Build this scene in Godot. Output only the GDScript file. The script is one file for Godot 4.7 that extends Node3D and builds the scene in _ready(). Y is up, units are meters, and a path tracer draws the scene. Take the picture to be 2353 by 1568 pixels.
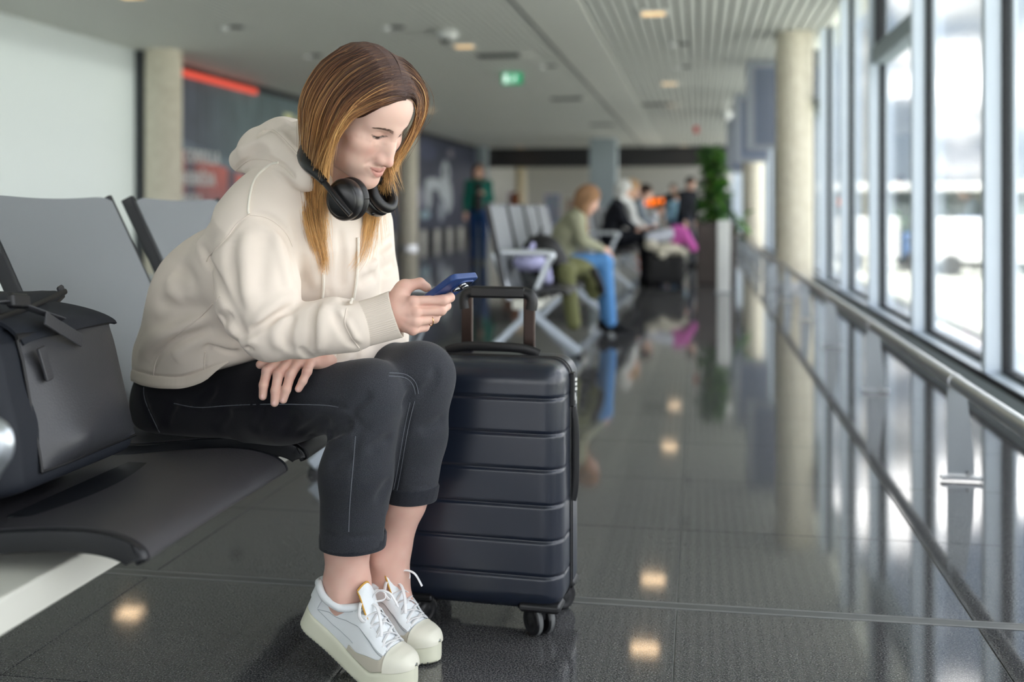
extends Node3D

const FPX := 2482.0   # focal length in pixels of a 2353 x 1568 picture
const PX := 1176.5    # column and row of the lens axis
const PY := 480.0
const EYE := 0.88     # height of the lens
const YAW := 0.1709   # the lens looks this much to the left of the hall's long axis

var fw := Vector3(-sin(YAW), 0, -cos(YAW))
var rt := Vector3(cos(YAW), 0, -sin(YAW))
var mats := {}


# a point of the photograph at a distance in front of the lens
func P(px: float, py: float, d: float) -> Vector3:
	return Vector3(0, EYE, 0) + fw * d + rt * ((px - PX) / FPX * d) + Vector3.UP * ((PY - py) / FPX * d)


func PV(v: Vector3) -> Vector3:
	return P(v.x, v.y, v.z)


# a direction given as right, up, towards the lens
func D(r: float, u: float, t: float) -> Vector3:
	return rt * r + Vector3.UP * u - fw * t


func rgb8(r: float, g: float, b: float) -> Color:
	return Color(r / 255.0, g / 255.0, b / 255.0)


func vc(r: float, g: float, b: float) -> Color:
	return rgb8(r, g, b).srgb_to_linear()


# ---------------------------------------------------------------- mesh builder
class MB:
	var v := PackedVector3Array()
	var n := PackedVector3Array()
	var uv := PackedVector2Array()
	var c := PackedColorArray()
	var ix := PackedInt32Array()
	var col := Color.WHITE
	var smooth_from := 0

	func vert(p: Vector3, nn := Vector3.ZERO, t := Vector2.ZERO) -> int:
		v.append(p)
		n.append(nn)
		uv.append(t)
		c.append(col)
		return v.size() - 1

	# counter-clockwise seen from outside
	func tri(a: int, b: int, d: int) -> void:
		ix.append(a)
		ix.append(d)
		ix.append(b)

	func quad(a: int, b: int, d: int, e: int) -> void:
		tri(a, b, d)
		tri(a, d, e)

	func flat(a: Vector3, b: Vector3, d: Vector3, e: Vector3) -> void:
		var nn := (b - a).cross(d - a).normalized()
		if nn == Vector3.ZERO:
			nn = (d - a).cross(e - a).normalized()
		quad(vert(a, nn, Vector2(0, 0)), vert(b, nn, Vector2(1, 0)), vert(d, nn, Vector2(1, 1)), vert(e, nn, Vector2(0, 1)))

	# chamfered box; the corners carry the faces' normals, so the edges shade round
	func box(t: Transform3D, size: Vector3, b := 0.004) -> void:
		var s := size * 0.5
		b = minf(b, minf(s.x, minf(s.y, s.z)) * 0.95)
		var id := {}
		for ax in 3:
			for sg in [-1.0, 1.0]:
				for p in [-1.0, 1.0]:
					for q in [-1.0, 1.0]:
						var pos := Vector3.ZERO
						var a1 := (ax + 1) % 3
						var a2 := (ax + 2) % 3
						pos[ax] = sg * s[ax]
						pos[a1] = p * (s[a1] - b)
						pos[a2] = q * (s[a2] - b)
						var nn := Vector3.ZERO
						nn[ax] = sg
						var cx := Vector3.ZERO
						cx[ax] = sg
						cx[a1] = p
						cx[a2] = q
						id[[ax, cx]] = vert(t * pos, (t.basis * nn).normalized(), Vector2(p * 0.5 + 0.5, q * 0.5 + 0.5))
		var put := func(ids: Array, out: Vector3) -> void:
			var a: Vector3 = v[ids[0]]
			var nn: Vector3 = (v[ids[1]] - a).cross(v[ids[2]] - a)
			if nn.dot(out) < 0:
				ids.reverse()
			if ids.size() == 4:
				quad(ids[0], ids[1], ids[2], ids[3])
			else:
				tri(ids[0], ids[1], ids[2])
		for ax in 3:
			var a1 := (ax + 1) % 3
			var a2 := (ax + 2) % 3
			for sg in [-1.0, 1.0]:
				var k := []
				for pq in [[-1.0, -1.0], [1.0, -1.0], [1.0, 1.0], [-1.0, 1.0]]:
					var cx := Vector3.ZERO
					cx[ax] = sg
					cx[a1] = pq[0]
					cx[a2] = pq[1]
					k.append(id[[ax, cx]])
				var o := Vector3.ZERO
				o[ax] = sg
				put.call(k, t.basis * o)
			for p in [-1.0, 1.0]:
				for q in [-1.0, 1.0]:
					var c0 := Vector3.ZERO
					c0[a1] = p
					c0[a2] = q
					var lo := c0
					lo[ax] = -1.0
					var hi := c0
					hi[ax] = 1.0
					put.call([id[[a1, lo]], id[[a1, hi]], id[[a2, hi]], id[[a2, lo]]], t.basis * c0)
		for x in [-1.0, 1.0]:
			for y in [-1.0, 1.0]:
				for z in [-1.0, 1.0]:
					var cx := Vector3(x, y, z)
					put.call([id[[0, cx]], id[[1, cx]], id[[2, cx]]], t.basis * cx)

	func bx(center: Vector3, size: Vector3, b := 0.004) -> void:
		box(Transform3D(Basis(), center), size, b)

	# a box between two points, with its own width and thickness
	func beam(a: Vector3, b: Vector3, w: float, th: float, up := Vector3.UP, bev := 0.003) -> void:
		var z := (b - a).normalized()
		var x := up.cross(z).normalized()
		box(Transform3D(Basis(x, z.cross(x), z), (a + b) * 0.5), Vector3(w, th, a.distance_to(b)), bev)

	# rings of points joined into a skin; normals come out smooth
	func loft(rings: Array, closed := true, caps := true, u_scale := 1.0, v_scale := 1.0) -> void:
		var first := v.size()
		var m: int = rings[0].size()
		for i in rings.size():
			for j in m:
				vert(rings[i][j], Vector3.ZERO, Vector2(float(j) / m * u_scale, float(i) / maxf(1, rings.size() - 1) * v_scale))
		var last := m if closed else m - 1
		for i in rings.size() - 1:
			for j in last:
				var a := first + i * m + j
				var b := first + i * m + (j + 1) % m
				quad(a, b, b + m, a + m)
		soften(first)
		if caps and closed:
			for e in [0, rings.size() - 1]:
				var mid := Vector3.ZERO
				for p in rings[e]:
					mid += p
				mid /= m
				var from := v.size()
				var cid := vert(mid)
				for p in rings[e]:
					vert(p)
				for j in m:
					if e == 0:
						tri(cid, cid + 1 + (j + 1) % m, cid + 1 + j)
					else:
						tri(cid, cid + 1 + j, cid + 1 + (j + 1) % m)
				soften(from)

	# smooth normals for the vertices from «first» on
	func soften(first: int) -> void:
		for i in range(first, v.size()):
			n[i] = Vector3.ZERO
		var k := 0
		while k < ix.size():
			if ix[k] >= first:
				var a := ix[k]
				var b := ix[k + 2]
				var d := ix[k + 1]
				var nn := (v[b] - v[a]).cross(v[d] - v[a])
				n[a] += nn
				n[b] += nn
				n[d] += nn
			k += 3
		for i in range(first, v.size()):
			n[i] = n[i].normalized() if n[i].length_squared() > 1e-20 else Vector3.UP

	# a tube along points; radius may be a number, or an array of numbers or of Vector2 (across, along «up»)
	func tube(pts: Array, rad, sides := 8, up := Vector3.ZERO, caps := true) -> void:
		var m := pts.size()
		var rings := []
		var prev := Vector3.ZERO
		for i in m:
			var t: Vector3 = (pts[mini(i + 1, m - 1)] - pts[maxi(i - 1, 0)]).normalized()
			var x: Vector3
			if up != Vector3.ZERO:
				x = up.cross(t).normalized()
				if x.length() < 0.5:
					x = prev
			elif i == 0:
				x = (Vector3.UP if absf(t.y) < 0.9 else Vector3.RIGHT).cross(t).normalized()
			else:
				x = (prev - t * prev.dot(t)).normalized()
			prev = x
			var y := t.cross(x)
			var r = rad[i] if rad is Array else rad
			var ra: float = r.x if r is Vector2 else r
			var rb: float = r.y if r is Vector2 else r
			var ring := PackedVector3Array()
			for j in sides:
				var a := TAU * j / sides
				ring.append(pts[i] + x * (cos(a) * ra) + y * (sin(a) * rb))
			rings.append(ring)
		loft(rings, true, caps)

	# profile of Vector2(radius, height) turned round y
	func lathe(prof: Array, segs: int, t := Transform3D(), caps := true) -> void:
		var rings := []
		for q in prof:
			var ring := PackedVector3Array()
			for j in segs:
				var a := -TAU * j / segs
				ring.append(t * Vector3(cos(a) * q.x, q.y, sin(a) * q.x))
			rings.append(ring)
		loft(rings, true, caps)

	# a sheet of rows of points with thickness; the points' own order faces out
	func sheet(rows: Array, th: float) -> void:
		var a := rows.size()
		var b: int = rows[0].size()
		var first := v.size()
		for i in a:
			for j in b:
				vert(rows[i][j], Vector3.ZERO, Vector2(float(j) / (b - 1), float(i) / (a - 1)))
		for i in a - 1:
			for j in b - 1:
				var p := first + i * b + j
				quad(p, p + 1, p + b + 1, p + b)
		soften(first)
		if th <= 0.0:
			return
		var back := v.size()
		for i in a * b:
			vert(v[first + i] - n[first + i] * th, -n[first + i], uv[first + i])
		for i in a - 1:
			for j in b - 1:
				var p := back + i * b + j
				quad(p, p + b, p + b + 1, p + 1)
		var rim := []
		for j in b:
			rim.append(j)
		for i in range(1, a):
			rim.append(i * b + b - 1)
		for j in range(b - 2, -1, -1):
			rim.append((a - 1) * b + j)
		for i in range(a - 2, 0, -1):
			rim.append(i * b)
		var e := v.size()
		for k in rim:
			vert(v[first + k])
			vert(v[back + k])
		var m := rim.size()
		for k in m:
			var p := e + k * 2
			var q := e + (k + 1) % m * 2
			quad(p, p + 1, q + 1, q)
		soften(e)

	func add(o: MB, t: Transform3D) -> void:
		var base := v.size()
		for i in o.v.size():
			v.append(t * o.v[i])
			n.append((t.basis * o.n[i]).normalized())
		uv.append_array(o.uv)
		c.append_array(o.c)
		for i in o.ix:
			ix.append(i + base)

	func mesh() -> ArrayMesh:
		var a := []
		a.resize(Mesh.ARRAY_MAX)
		a[Mesh.ARRAY_VERTEX] = v
		a[Mesh.ARRAY_NORMAL] = n
		a[Mesh.ARRAY_TEX_UV] = uv
		a[Mesh.ARRAY_COLOR] = c
		a[Mesh.ARRAY_INDEX] = ix
		var m := ArrayMesh.new()
		m.add_surface_from_arrays(Mesh.PRIMITIVE_TRIANGLES, a)
		return m


# ---------------------------------------------------------------- a field of distances, meshed as surface nets
class Field:
	var o: Vector3
	var h: float
	var nx: int
	var ny: int
	var nz: int
	var ba: int
	var bb: int
	var bc: int
	var f := PackedFloat32Array()
	var act := PackedByteArray()

	func _init(lo: Vector3, hi: Vector3, step: float) -> void:
		o = lo
		h = step
		ba = int(ceil((hi.x - lo.x) / h / 4.0)) + 1
		bb = int(ceil((hi.y - lo.y) / h / 4.0)) + 1
		bc = int(ceil((hi.z - lo.z) / h / 4.0)) + 1
		nx = ba * 4
		ny = bb * 4
		nz = bc * 4
		f.resize(nx * ny * nz)
		f.fill(1.0)
		act.resize(ba * bb * bc)

	# mode 0 joins (smooth minimum), 1 carves (smooth maximum of -d), 2 keeps what is inside (maximum of d)
	func blend(lo: Vector3, hi: Vector3, k: float, mode: int, dist: Callable) -> void:
		var m := k + 3.0 * h
		var l := ((lo - Vector3.ONE * m - o) / (4.0 * h)).floor()
		var u := ((hi + Vector3.ONE * m - o) / (4.0 * h)).floor()
		var br := h * 2.7 + m
		var ik := 1.0 / maxf(k, 1e-6)
		for bz in range(maxi(0, int(l.z)), mini(bc, int(u.z) + 1)):
			for by in range(maxi(0, int(l.y)), mini(bb, int(u.y) + 1)):
				for bx in range(maxi(0, int(l.x)), mini(ba, int(u.x) + 1)):
					var d0: float = dist.call(o + Vector3(bx * 4 + 1.5, by * 4 + 1.5, bz * 4 + 1.5) * h)
					if mode == 2:
						if d0 < -br:
							continue
					elif d0 > br:
						continue
					var deep := d0 < -br if mode != 2 else d0 > br
					var bi := (bz * bb + by) * ba + bx
					if mode != 0 and act[bi] == 0 and f[((bz * 4) * ny + by * 4) * nx + bx * 4] > 0.5:
						continue
					if not deep:
						act[bi] = 1
					for z in range(bz * 4, bz * 4 + 4):
						for y in range(by * 4, by * 4 + 4):
							var i := (z * ny + y) * nx + bx * 4
							for x in range(bx * 4, bx * 4 + 4):
								var d: float = d0 if deep else dist.call(o + Vector3(x, y, z) * h)
								var e := f[i]
								if mode == 0:
									var q := maxf(k - absf(d - e), 0.0)
									f[i] = minf(d, e) - q * q * ik * 0.25
								else:
									if mode == 1:
										d = -d
									var q := maxf(k - absf(d - e), 0.0)
									f[i] = maxf(d, e) + q * q * ik * 0.25
								i += 1

	func cone(a: Vector3, b: Vector3, ra: float, rb: float, k := 0.02, mode := 0) -> void:
		var r := maxf(ra, rb)
		var ab := b - a
		var inv := 1.0 / maxf(ab.length_squared(), 1e-9)
		blend(a.min(b) - Vector3.ONE * r, a.max(b) + Vector3.ONE * r, k, mode, func(p: Vector3) -> float:
			var t := clampf((p - a).dot(ab) * inv, 0.0, 1.0)
			return p.distance_to(a + ab * t) - lerpf(ra, rb, t))

	func ell(c: Vector3, r: Vector3, k := 0.02, mode := 0, bs := Basis()) -> void:
		var w := (Vector3.ONE * maxf(r.x, maxf(r.y, r.z))) if bs != Basis() else r
		var ti := bs.transposed()
		var i1 := Vector3.ONE / r
		var i2 := Vector3.ONE / (r * r)
		var small := -minf(r.x, minf(r.y, r.z))
		blend(c - w, c + w, k, mode, func(p: Vector3) -> float:
			var q := ti * (p - c)
			var k0 := (q * i1).length()
			var k1 := (q * i2).length()
			return small if k1 < 1e-6 else k0 * (k0 - 1.0) / k1)

	# a tapered limb with an oval section: «s» is the direction of the section's first radius
	func oval(a: Vector3, b: Vector3, s: Vector3, ra: Vector2, rb: Vector2, k := 0.02, mode := 0) -> void:
		var t := (b - a).normalized()
		s = (s - t * s.dot(t)).normalized()
		var q := t.cross(s)
		var ln := a.distance_to(b)
		var big := maxf(maxf(ra.x, ra.y), maxf(rb.x, rb.y))
		blend(a.min(b) - Vector3.ONE * big, a.max(b) + Vector3.ONE * big, k, mode, func(p: Vector3) -> float:
			var e := p - a
			var w := e.dot(t)
			var u := clampf(w / ln, 0.0, 1.0)
			var rx := lerpf(ra.x, rb.x, u)
			var ry := lerpf(ra.y, rb.y, u)
			var rz := minf(rx, ry)
			var over := w - clampf(w, 0.0, ln)
			var g := Vector3(e.dot(s), e.dot(q), over)
			var k0 := (g / Vector3(rx, ry, rz)).length()
			var k1 := (g / Vector3(rx * rx, ry * ry, rz * rz)).length()
			return -rz if k1 < 1e-6 else k0 * (k0 - 1.0) / k1)

	# keeps the side that the normal points away from, cut only near c
	func plane(c: Vector3, nn: Vector3, reach: float, k := 0.004) -> void:
		blend(c - Vector3.ONE * reach, c + Vector3.ONE * reach, k, 2, func(p: Vector3) -> float:
			return (p - c).dot(nn) if p.distance_to(c) < reach else -1.0)

	# a crease (depth > 0) or a roll (depth < 0) along a line on the surface
	func fold(pts: Array, w: float, depth: float) -> void:
		var best := {}
		var total := 0.0
		var run := PackedFloat32Array([0.0])
		for s in pts.size() - 1:
			total += pts[s].distance_to(pts[s + 1])
			run.append(total)
		if total < 1e-5:
			return
		for s in pts.size() - 1:
			var a: Vector3 = pts[s]
			var b: Vector3 = pts[s + 1]
			var ab := b - a
			var ln := ab.length()
			var inv := 1.0 / maxf(ab.length_squared(), 1e-9)
			var m := w * 2.1
			var l := ((a.min(b) - Vector3.ONE * m - o) / h).floor()
			var u := ((a.max(b) + Vector3.ONE * m - o) / h).ceil()
			for z in range(maxi(0, int(l.z)), mini(nz, int(u.z) + 1)):
				for y in range(maxi(0, int(l.y)), mini(ny, int(u.y) + 1)):
					var i := (z * ny + y) * nx + maxi(0, int(l.x))
					for x in range(maxi(0, int(l.x)), mini(nx, int(u.x) + 1)):
						if f[i] < 0.5:
							var p := o + Vector3(x, y, z) * h
							var t := clampf((p - a).dot(ab) * inv, 0.0, 1.0)
							var dd := p.distance_squared_to(a + ab * t) / (w * w)
							if dd < 4.4:
								var v := (run[s] + t * ln) / total
								var g := (exp(-dd) - 0.012) * smoothstep(0.0, 0.22, v) * smoothstep(1.0, 0.78, v)
								if g > best.get(i, 0.0):
									best[i] = g
						i += 1
		for i in best:
			f[i] += depth * best[i]

	# evens out the field inside a box
	func smooth(lo: Vector3, hi: Vector3, passes: int) -> void:
		var l := ((lo - o) / h).floor()
		var u := ((hi - o) / h).ceil()
		var sy := nx
		var sz := nx * ny
		for k in passes:
			var g := f.duplicate()
			for z in range(maxi(1, int(l.z)), mini(nz - 1, int(u.z))):
				for y in range(maxi(1, int(l.y)), mini(ny - 1, int(u.y))):
					var i := z * sz + y * sy + maxi(1, int(l.x))
					for x in range(maxi(1, int(l.x)), mini(nx - 1, int(u.x))):
						if absf(g[i]) < 0.008:
							f[i] = g[i] * 0.4 + 0.1 * (g[i - 1] + g[i + 1] + g[i - sy] + g[i + sy] + g[i - sz] + g[i + sz])
						i += 1

	func merge(other: Field, k: float) -> void:
		var ik := 1.0 / maxf(k, 1e-6)
		for i in act.size():
			if other.act[i]:
				act[i] = 1
		for i in f.size():
			var d := other.f[i]
			if d < 0.5:
				var e := f[i]
				var q := maxf(k - absf(d - e), 0.0)
				f[i] = minf(d, e) - q * q * ik * 0.25

	func at(p: Vector3) -> float:
		var q := (p - o) / h
		var x := int(floor(q.x))
		var y := int(floor(q.y))
		var z := int(floor(q.z))
		if x < 0 or y < 0 or z < 0 or x > nx - 2 or y > ny - 2 or z > nz - 2:
			return 1.0
		var i := (z * ny + y) * nx + x
		var fx := q.x - x
		var fy := q.y - y
		var fz := q.z - z
		var j := i + nx * ny
		return lerpf(lerpf(lerpf(f[i], f[i + 1], fx), lerpf(f[i + nx], f[i + nx + 1], fx), fy), lerpf(lerpf(f[j], f[j + 1], fx), lerpf(f[j + nx], f[j + nx + 1], fx), fy), fz)

	func grad(p: Vector3) -> Vector3:
		var e := h
		return Vector3(at(p + Vector3(e, 0, 0)) - at(p - Vector3(e, 0, 0)), at(p + Vector3(0, e, 0)) - at(p - Vector3(0, e, 0)), at(p + Vector3(0, 0, e)) - at(p - Vector3(0, 0, e))).normalized()

	# where a line from «from» towards «dir» first enters the body
	func hit(from: Vector3, dir: Vector3, near := 0.5, far := 4.0) -> Vector3:
		var t := near
		while t < far:
			if at(from + dir * t) < 0.0:
				var lo := t - h * 0.8
				var hi := t
				for k in 8:
					var mid := (lo + hi) * 0.5
					if at(from + dir * mid) < 0.0:
						hi = mid
					else:
						lo = mid
				return from + dir * hi
			t += h * 0.8
		return Vector3.INF

	func into(mb: MB, t := Transform3D(), paint = null) -> void:
		var id := PackedInt32Array()
		id.resize(f.size())
		id.fill(-1)
		var cells := PackedInt32Array()
		var sy := nx
		var sz := nx * ny
		var base := mb.v.size()
		var nb := t.basis.orthonormalized()
		for bi in act.size():
			if act[bi] == 0:
				continue
			var bx := bi % ba
			var by := bi / ba % bb
			var bz := bi / (ba * bb)
			for z in range(bz * 4, mini(bz * 4 + 4, nz - 1)):
				for y in range(by * 4, mini(by * 4 + 4, ny - 1)):
					var i := (z * ny + y) * nx + bx * 4
					for x in range(bx * 4, mini(bx * 4 + 4, nx - 1)):
						var a := f[i]
						var b := f[i + 1]
						var c := f[i + sy]
						var d := f[i + sy + 1]
						var e := f[i + sz]
						var g := f[i + sz + 1]
						var k := f[i + sz + sy]
						var l := f[i + sz + sy + 1]
						var s := int(a < 0) + int(b < 0) + int(c < 0) + int(d < 0) + int(e < 0) + int(g < 0) + int(k < 0) + int(l < 0)
						if s > 0 and s < 8:
							var sum := Vector3.ZERO
							var cnt := 0
							if (a < 0) != (b < 0):
								sum += Vector3(a / (a - b), 0, 0)
								cnt += 1
							if (c < 0) != (d < 0):
								sum += Vector3(c / (c - d), 1, 0)
								cnt += 1
							if (e < 0) != (g < 0):
								sum += Vector3(e / (e - g), 0, 1)
								cnt += 1
							if (k < 0) != (l < 0):
								sum += Vector3(k / (k - l), 1, 1)
								cnt += 1
							if (a < 0) != (c < 0):
								sum += Vector3(0, a / (a - c), 0)
								cnt += 1
							if (b < 0) != (d < 0):
								sum += Vector3(1, b / (b - d), 0)
								cnt += 1
							if (e < 0) != (k < 0):
								sum += Vector3(0, e / (e - k), 1)
								cnt += 1
							if (g < 0) != (l < 0):
								sum += Vector3(1, g / (g - l), 1)
								cnt += 1
							if (a < 0) != (e < 0):
								sum += Vector3(0, 0, a / (a - e))
								cnt += 1
							if (b < 0) != (g < 0):
								sum += Vector3(1, 0, b / (b - g))
								cnt += 1
							if (c < 0) != (k < 0):
								sum += Vector3(0, 1, c / (c - k))
								cnt += 1
							if (d < 0) != (l < 0):
								sum += Vector3(1, 1, d / (d - l))
								cnt += 1
							var p := o + (Vector3(x, y, z) + sum / cnt) * h
							id[i] = mb.v.size()
							cells.append(i)
							var nn := grad(p)
							if paint != null:
								mb.col = paint.call(p, nn)
							mb.vert(t * p, (nb * nn).normalized())
						i += 1
		for i in cells:
			var inside := f[i] < 0
			if inside != (f[i + 1] < 0):
				_quad(mb, id[i - sy - sz], id[i - sz], id[i], id[i - sy], inside)
			if inside != (f[i + sy] < 0):
				_quad(mb, id[i - sz - 1], id[i - 1], id[i], id[i - sz], inside)
			if inside != (f[i + sz] < 0):
				_quad(mb, id[i - 1 - sy], id[i - sy], id[i], id[i - 1], inside)
		mb.col = Color.WHITE

	func _quad(mb: MB, a: int, b: int, c: int, d: int, fwd: bool) -> void:
		if a < 0 or b < 0 or c < 0 or d < 0:
			return
		if fwd:
			mb.quad(a, b, c, d)
		else:
			mb.quad(d, c, b, a)


# ---------------------------------------------------------------- nodes
func obj(called: String, what, material: Material, parent: Node = null) -> MeshInstance3D:
	var m := MeshInstance3D.new()
	m.name = called
	m.mesh = what.mesh() if what is MB else what
	m.material_override = material
	(parent if parent else self).add_child(m, true)
	if parent:
		m.global_transform = Transform3D()
	return m


func numbered(called: String) -> String:
	if not has_node(called):
		return called
	var k := 1
	while has_node("%s_%03d" % [called, k]):
		k += 1
	return "%s_%03d" % [called, k]


func thing(called: String, label: String, category: String, at := Vector3.ZERO, group := "") -> Node3D:
	var o := Node3D.new()
	o.name = numbered(called)
	add_child(o)
	o.position = at
	tag(o, label, category, group)
	return o


func tag(o: Node, label: String, category: String, group := "") -> Node:
	o.set_meta("label", label)
	o.set_meta("category", category)
	if group:
		o.set_meta("group", group)
	return o


func structure(called: String, what, material: Material, label: String, category: String) -> MeshInstance3D:
	var o := obj(numbered(called), what, material)
	o.set_meta("kind", "structure")
	tag(o, label, category)
	return o


# a piece that shares its mesh with others of its kind
func piece(called: String, mesh: Mesh, material: Material, parent: Node, t: Transform3D) -> MeshInstance3D:
	var m := MeshInstance3D.new()
	m.name = called
	m.mesh = mesh
	m.material_override = material
	parent.add_child(m, true)
	m.transform = t
	return m


func copy(o: Node3D, label: String, at: Vector3, turn := 0.0) -> Node3D:
	var c: Node3D = o.duplicate()
	c.name = numbered(o.name)
	add_child(c)
	c.position = at
	c.rotation.y = turn
	c.set_meta("label", label)
	return c


# smooth curve through points
func curve(pts: Array, steps: int) -> Array:
	var out := []
	var m := pts.size()
	for i in steps + 1:
		var s := float(i) / steps * (m - 1)
		var k := mini(int(s), m - 2)
		var t := s - k
		out.append(pts[k].cubic_interpolate(pts[k + 1], pts[maxi(k - 1, 0)], pts[mini(k + 2, m - 1)], t))
	return out


func noise(seed_: int, freq: float, octaves := 3, kind := FastNoiseLite.TYPE_SIMPLEX_SMOOTH) -> FastNoiseLite:
	var n := FastNoiseLite.new()
	n.seed = seed_
	n.frequency = freq
	n.noise_type = kind
	n.fractal_octaves = octaves
	return n


func noise_tex(seed_: int, size: int, freq: float, octaves := 3, ramp: Array = [], bump := 0.0) -> NoiseTexture2D:
	var t := NoiseTexture2D.new()
	t.width = size
	t.height = size
	t.seamless = true
	t.noise = noise(seed_, freq, octaves)
	if bump > 0:
		t.as_normal_map = true
		t.bump_strength = bump
	if ramp:
		var g := Gradient.new()
		var offs := PackedFloat32Array()
		var cols := PackedColorArray()
		for r in ramp:
			offs.append(r[0])
			cols.append(r[1])
		g.offsets = offs
		g.colors = cols
		t.color_ramp = g
	return t


func mat(called: String, color: Color, rough := 0.6, metal := 0.0, spec := 0.5) -> StandardMaterial3D:
	var m := StandardMaterial3D.new()
	m.resource_name = called
	m.albedo_color = color
	m.roughness = rough
	m.metallic = metal
	m.metallic_specular = spec
	m.vertex_color_use_as_albedo = true
	mats[called] = m
	return m


func tri(m: StandardMaterial3D, scale: float, world := true) -> StandardMaterial3D:
	m.uv1_triplanar = true
	m.uv1_world_triplanar = world
	m.uv1_scale = Vector3.ONE * scale
	return m


func _ready() -> void:
	# ---- camera
	var cam := Camera3D.new()
	cam.name = "camera"
	var lens_look := CameraAttributesPhysical.new()
	lens_look.frustum_focal_length = 38.0
	lens_look.frustum_focus_distance = 2.02
	lens_look.frustum_near = 0.05
	lens_look.frustum_far = 400.0
	lens_look.exposure_aperture = 2.0
	cam.attributes = lens_look
	add_child(cam)
	cam.position = Vector3(0, EYE, 0)
	cam.basis = Basis(rt, Vector3.UP, -fw)
	cam.projection = Camera3D.PROJECTION_FRUSTUM
	cam.near = 0.05
	cam.far = 400.0
	cam.size = 1568.0 / FPX * 0.05
	cam.frustum_offset = Vector2(0.0, -(784.0 - PY) / FPX * 0.05)
	cam.current = true
	# ---- sky, exposure
	var env := Environment.new()
	env.background_mode = Environment.BG_SKY
	env.sky = Sky.new()
	var pano := PanoramaSkyMaterial.new()
	pano.panorama = cloud_sky()
	pano.energy_multiplier = SKY
	env.sky.sky_material = pano
	env.tonemap_mode = Environment.TONE_MAPPER_LINEAR
	env.tonemap_exposure = EXPOSURE
	env.sdfgi_enabled = true
	env.ssao_enabled = true
	env.ssil_enabled = true
	var we := WorldEnvironment.new()
	we.name = "world_environment"
	we.environment = env
	add_child(we)
	# ---- sun, from over the roof; it lights the apron outside and the back of the opal wall
	var sun := DirectionalLight3D.new()
	sun.name = "sun"
	sun.light_energy = SUN
	sun.light_color = Color(1.0, 0.98, 0.95)
	sun.light_angular_distance = 0.6
	sun.shadow_enabled = true
	add_child(sun)
	sun.basis = Basis.looking_at(Vector3(0.50, -0.82, -0.25))
	make_materials()
	build_setting()
	build_hall_things()
	build_benches()
	build_luggage()
	build_woman()
	build_people()
	build_hall_details()


const SKY := 1.0
const EXPOSURE := 2.0
const SUN := 3.4


func cloud_sky() -> ImageTexture:
	var w := 1024
	var hh := 512
	var big := noise(20, 1.0, 5)
	var fine := noise(5, 1.0, 4)
	var im := Image.create(w, hh, false, Image.FORMAT_RGBF)
	for y in hh:
		var el := (0.5 - (y + 0.5) / hh) * PI
		for x in w:
			var az := (x + 0.5) / w * TAU
			var d := Vector3(sin(az) * cos(el), sin(el), -cos(az) * cos(el))
			var q := Vector3(d.x, d.y * 3.2, d.z)
			var c := big.get_noise_3dv(q * 2.3) + 0.35 * fine.get_noise_3dv(q * 7.0)
			var cover := smoothstep(-0.1, 0.3, c)
			var shade := smoothstep(-0.28, 0.42, big.get_noise_3dv(q * 2.3 + Vector3(0, 0.35, 0)))
			var up := clampf(d.y, 0.0, 1.0)
			var blue := Color(0.31, 0.36, 0.41).lerp(Color(0.22, 0.36, 0.64), pow(up, 0.55))
			var cloud := Color(7.6, 7.5, 7.4).lerp(Color(0.30, 0.345, 0.39), shade)
			var o := blue.lerp(cloud, cover)
			if d.y < 0.0:
				o = Color(0.75, 0.78, 0.76)
			im.set_pixel(x, y, o)
	return ImageTexture.create_from_image(im)


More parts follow.
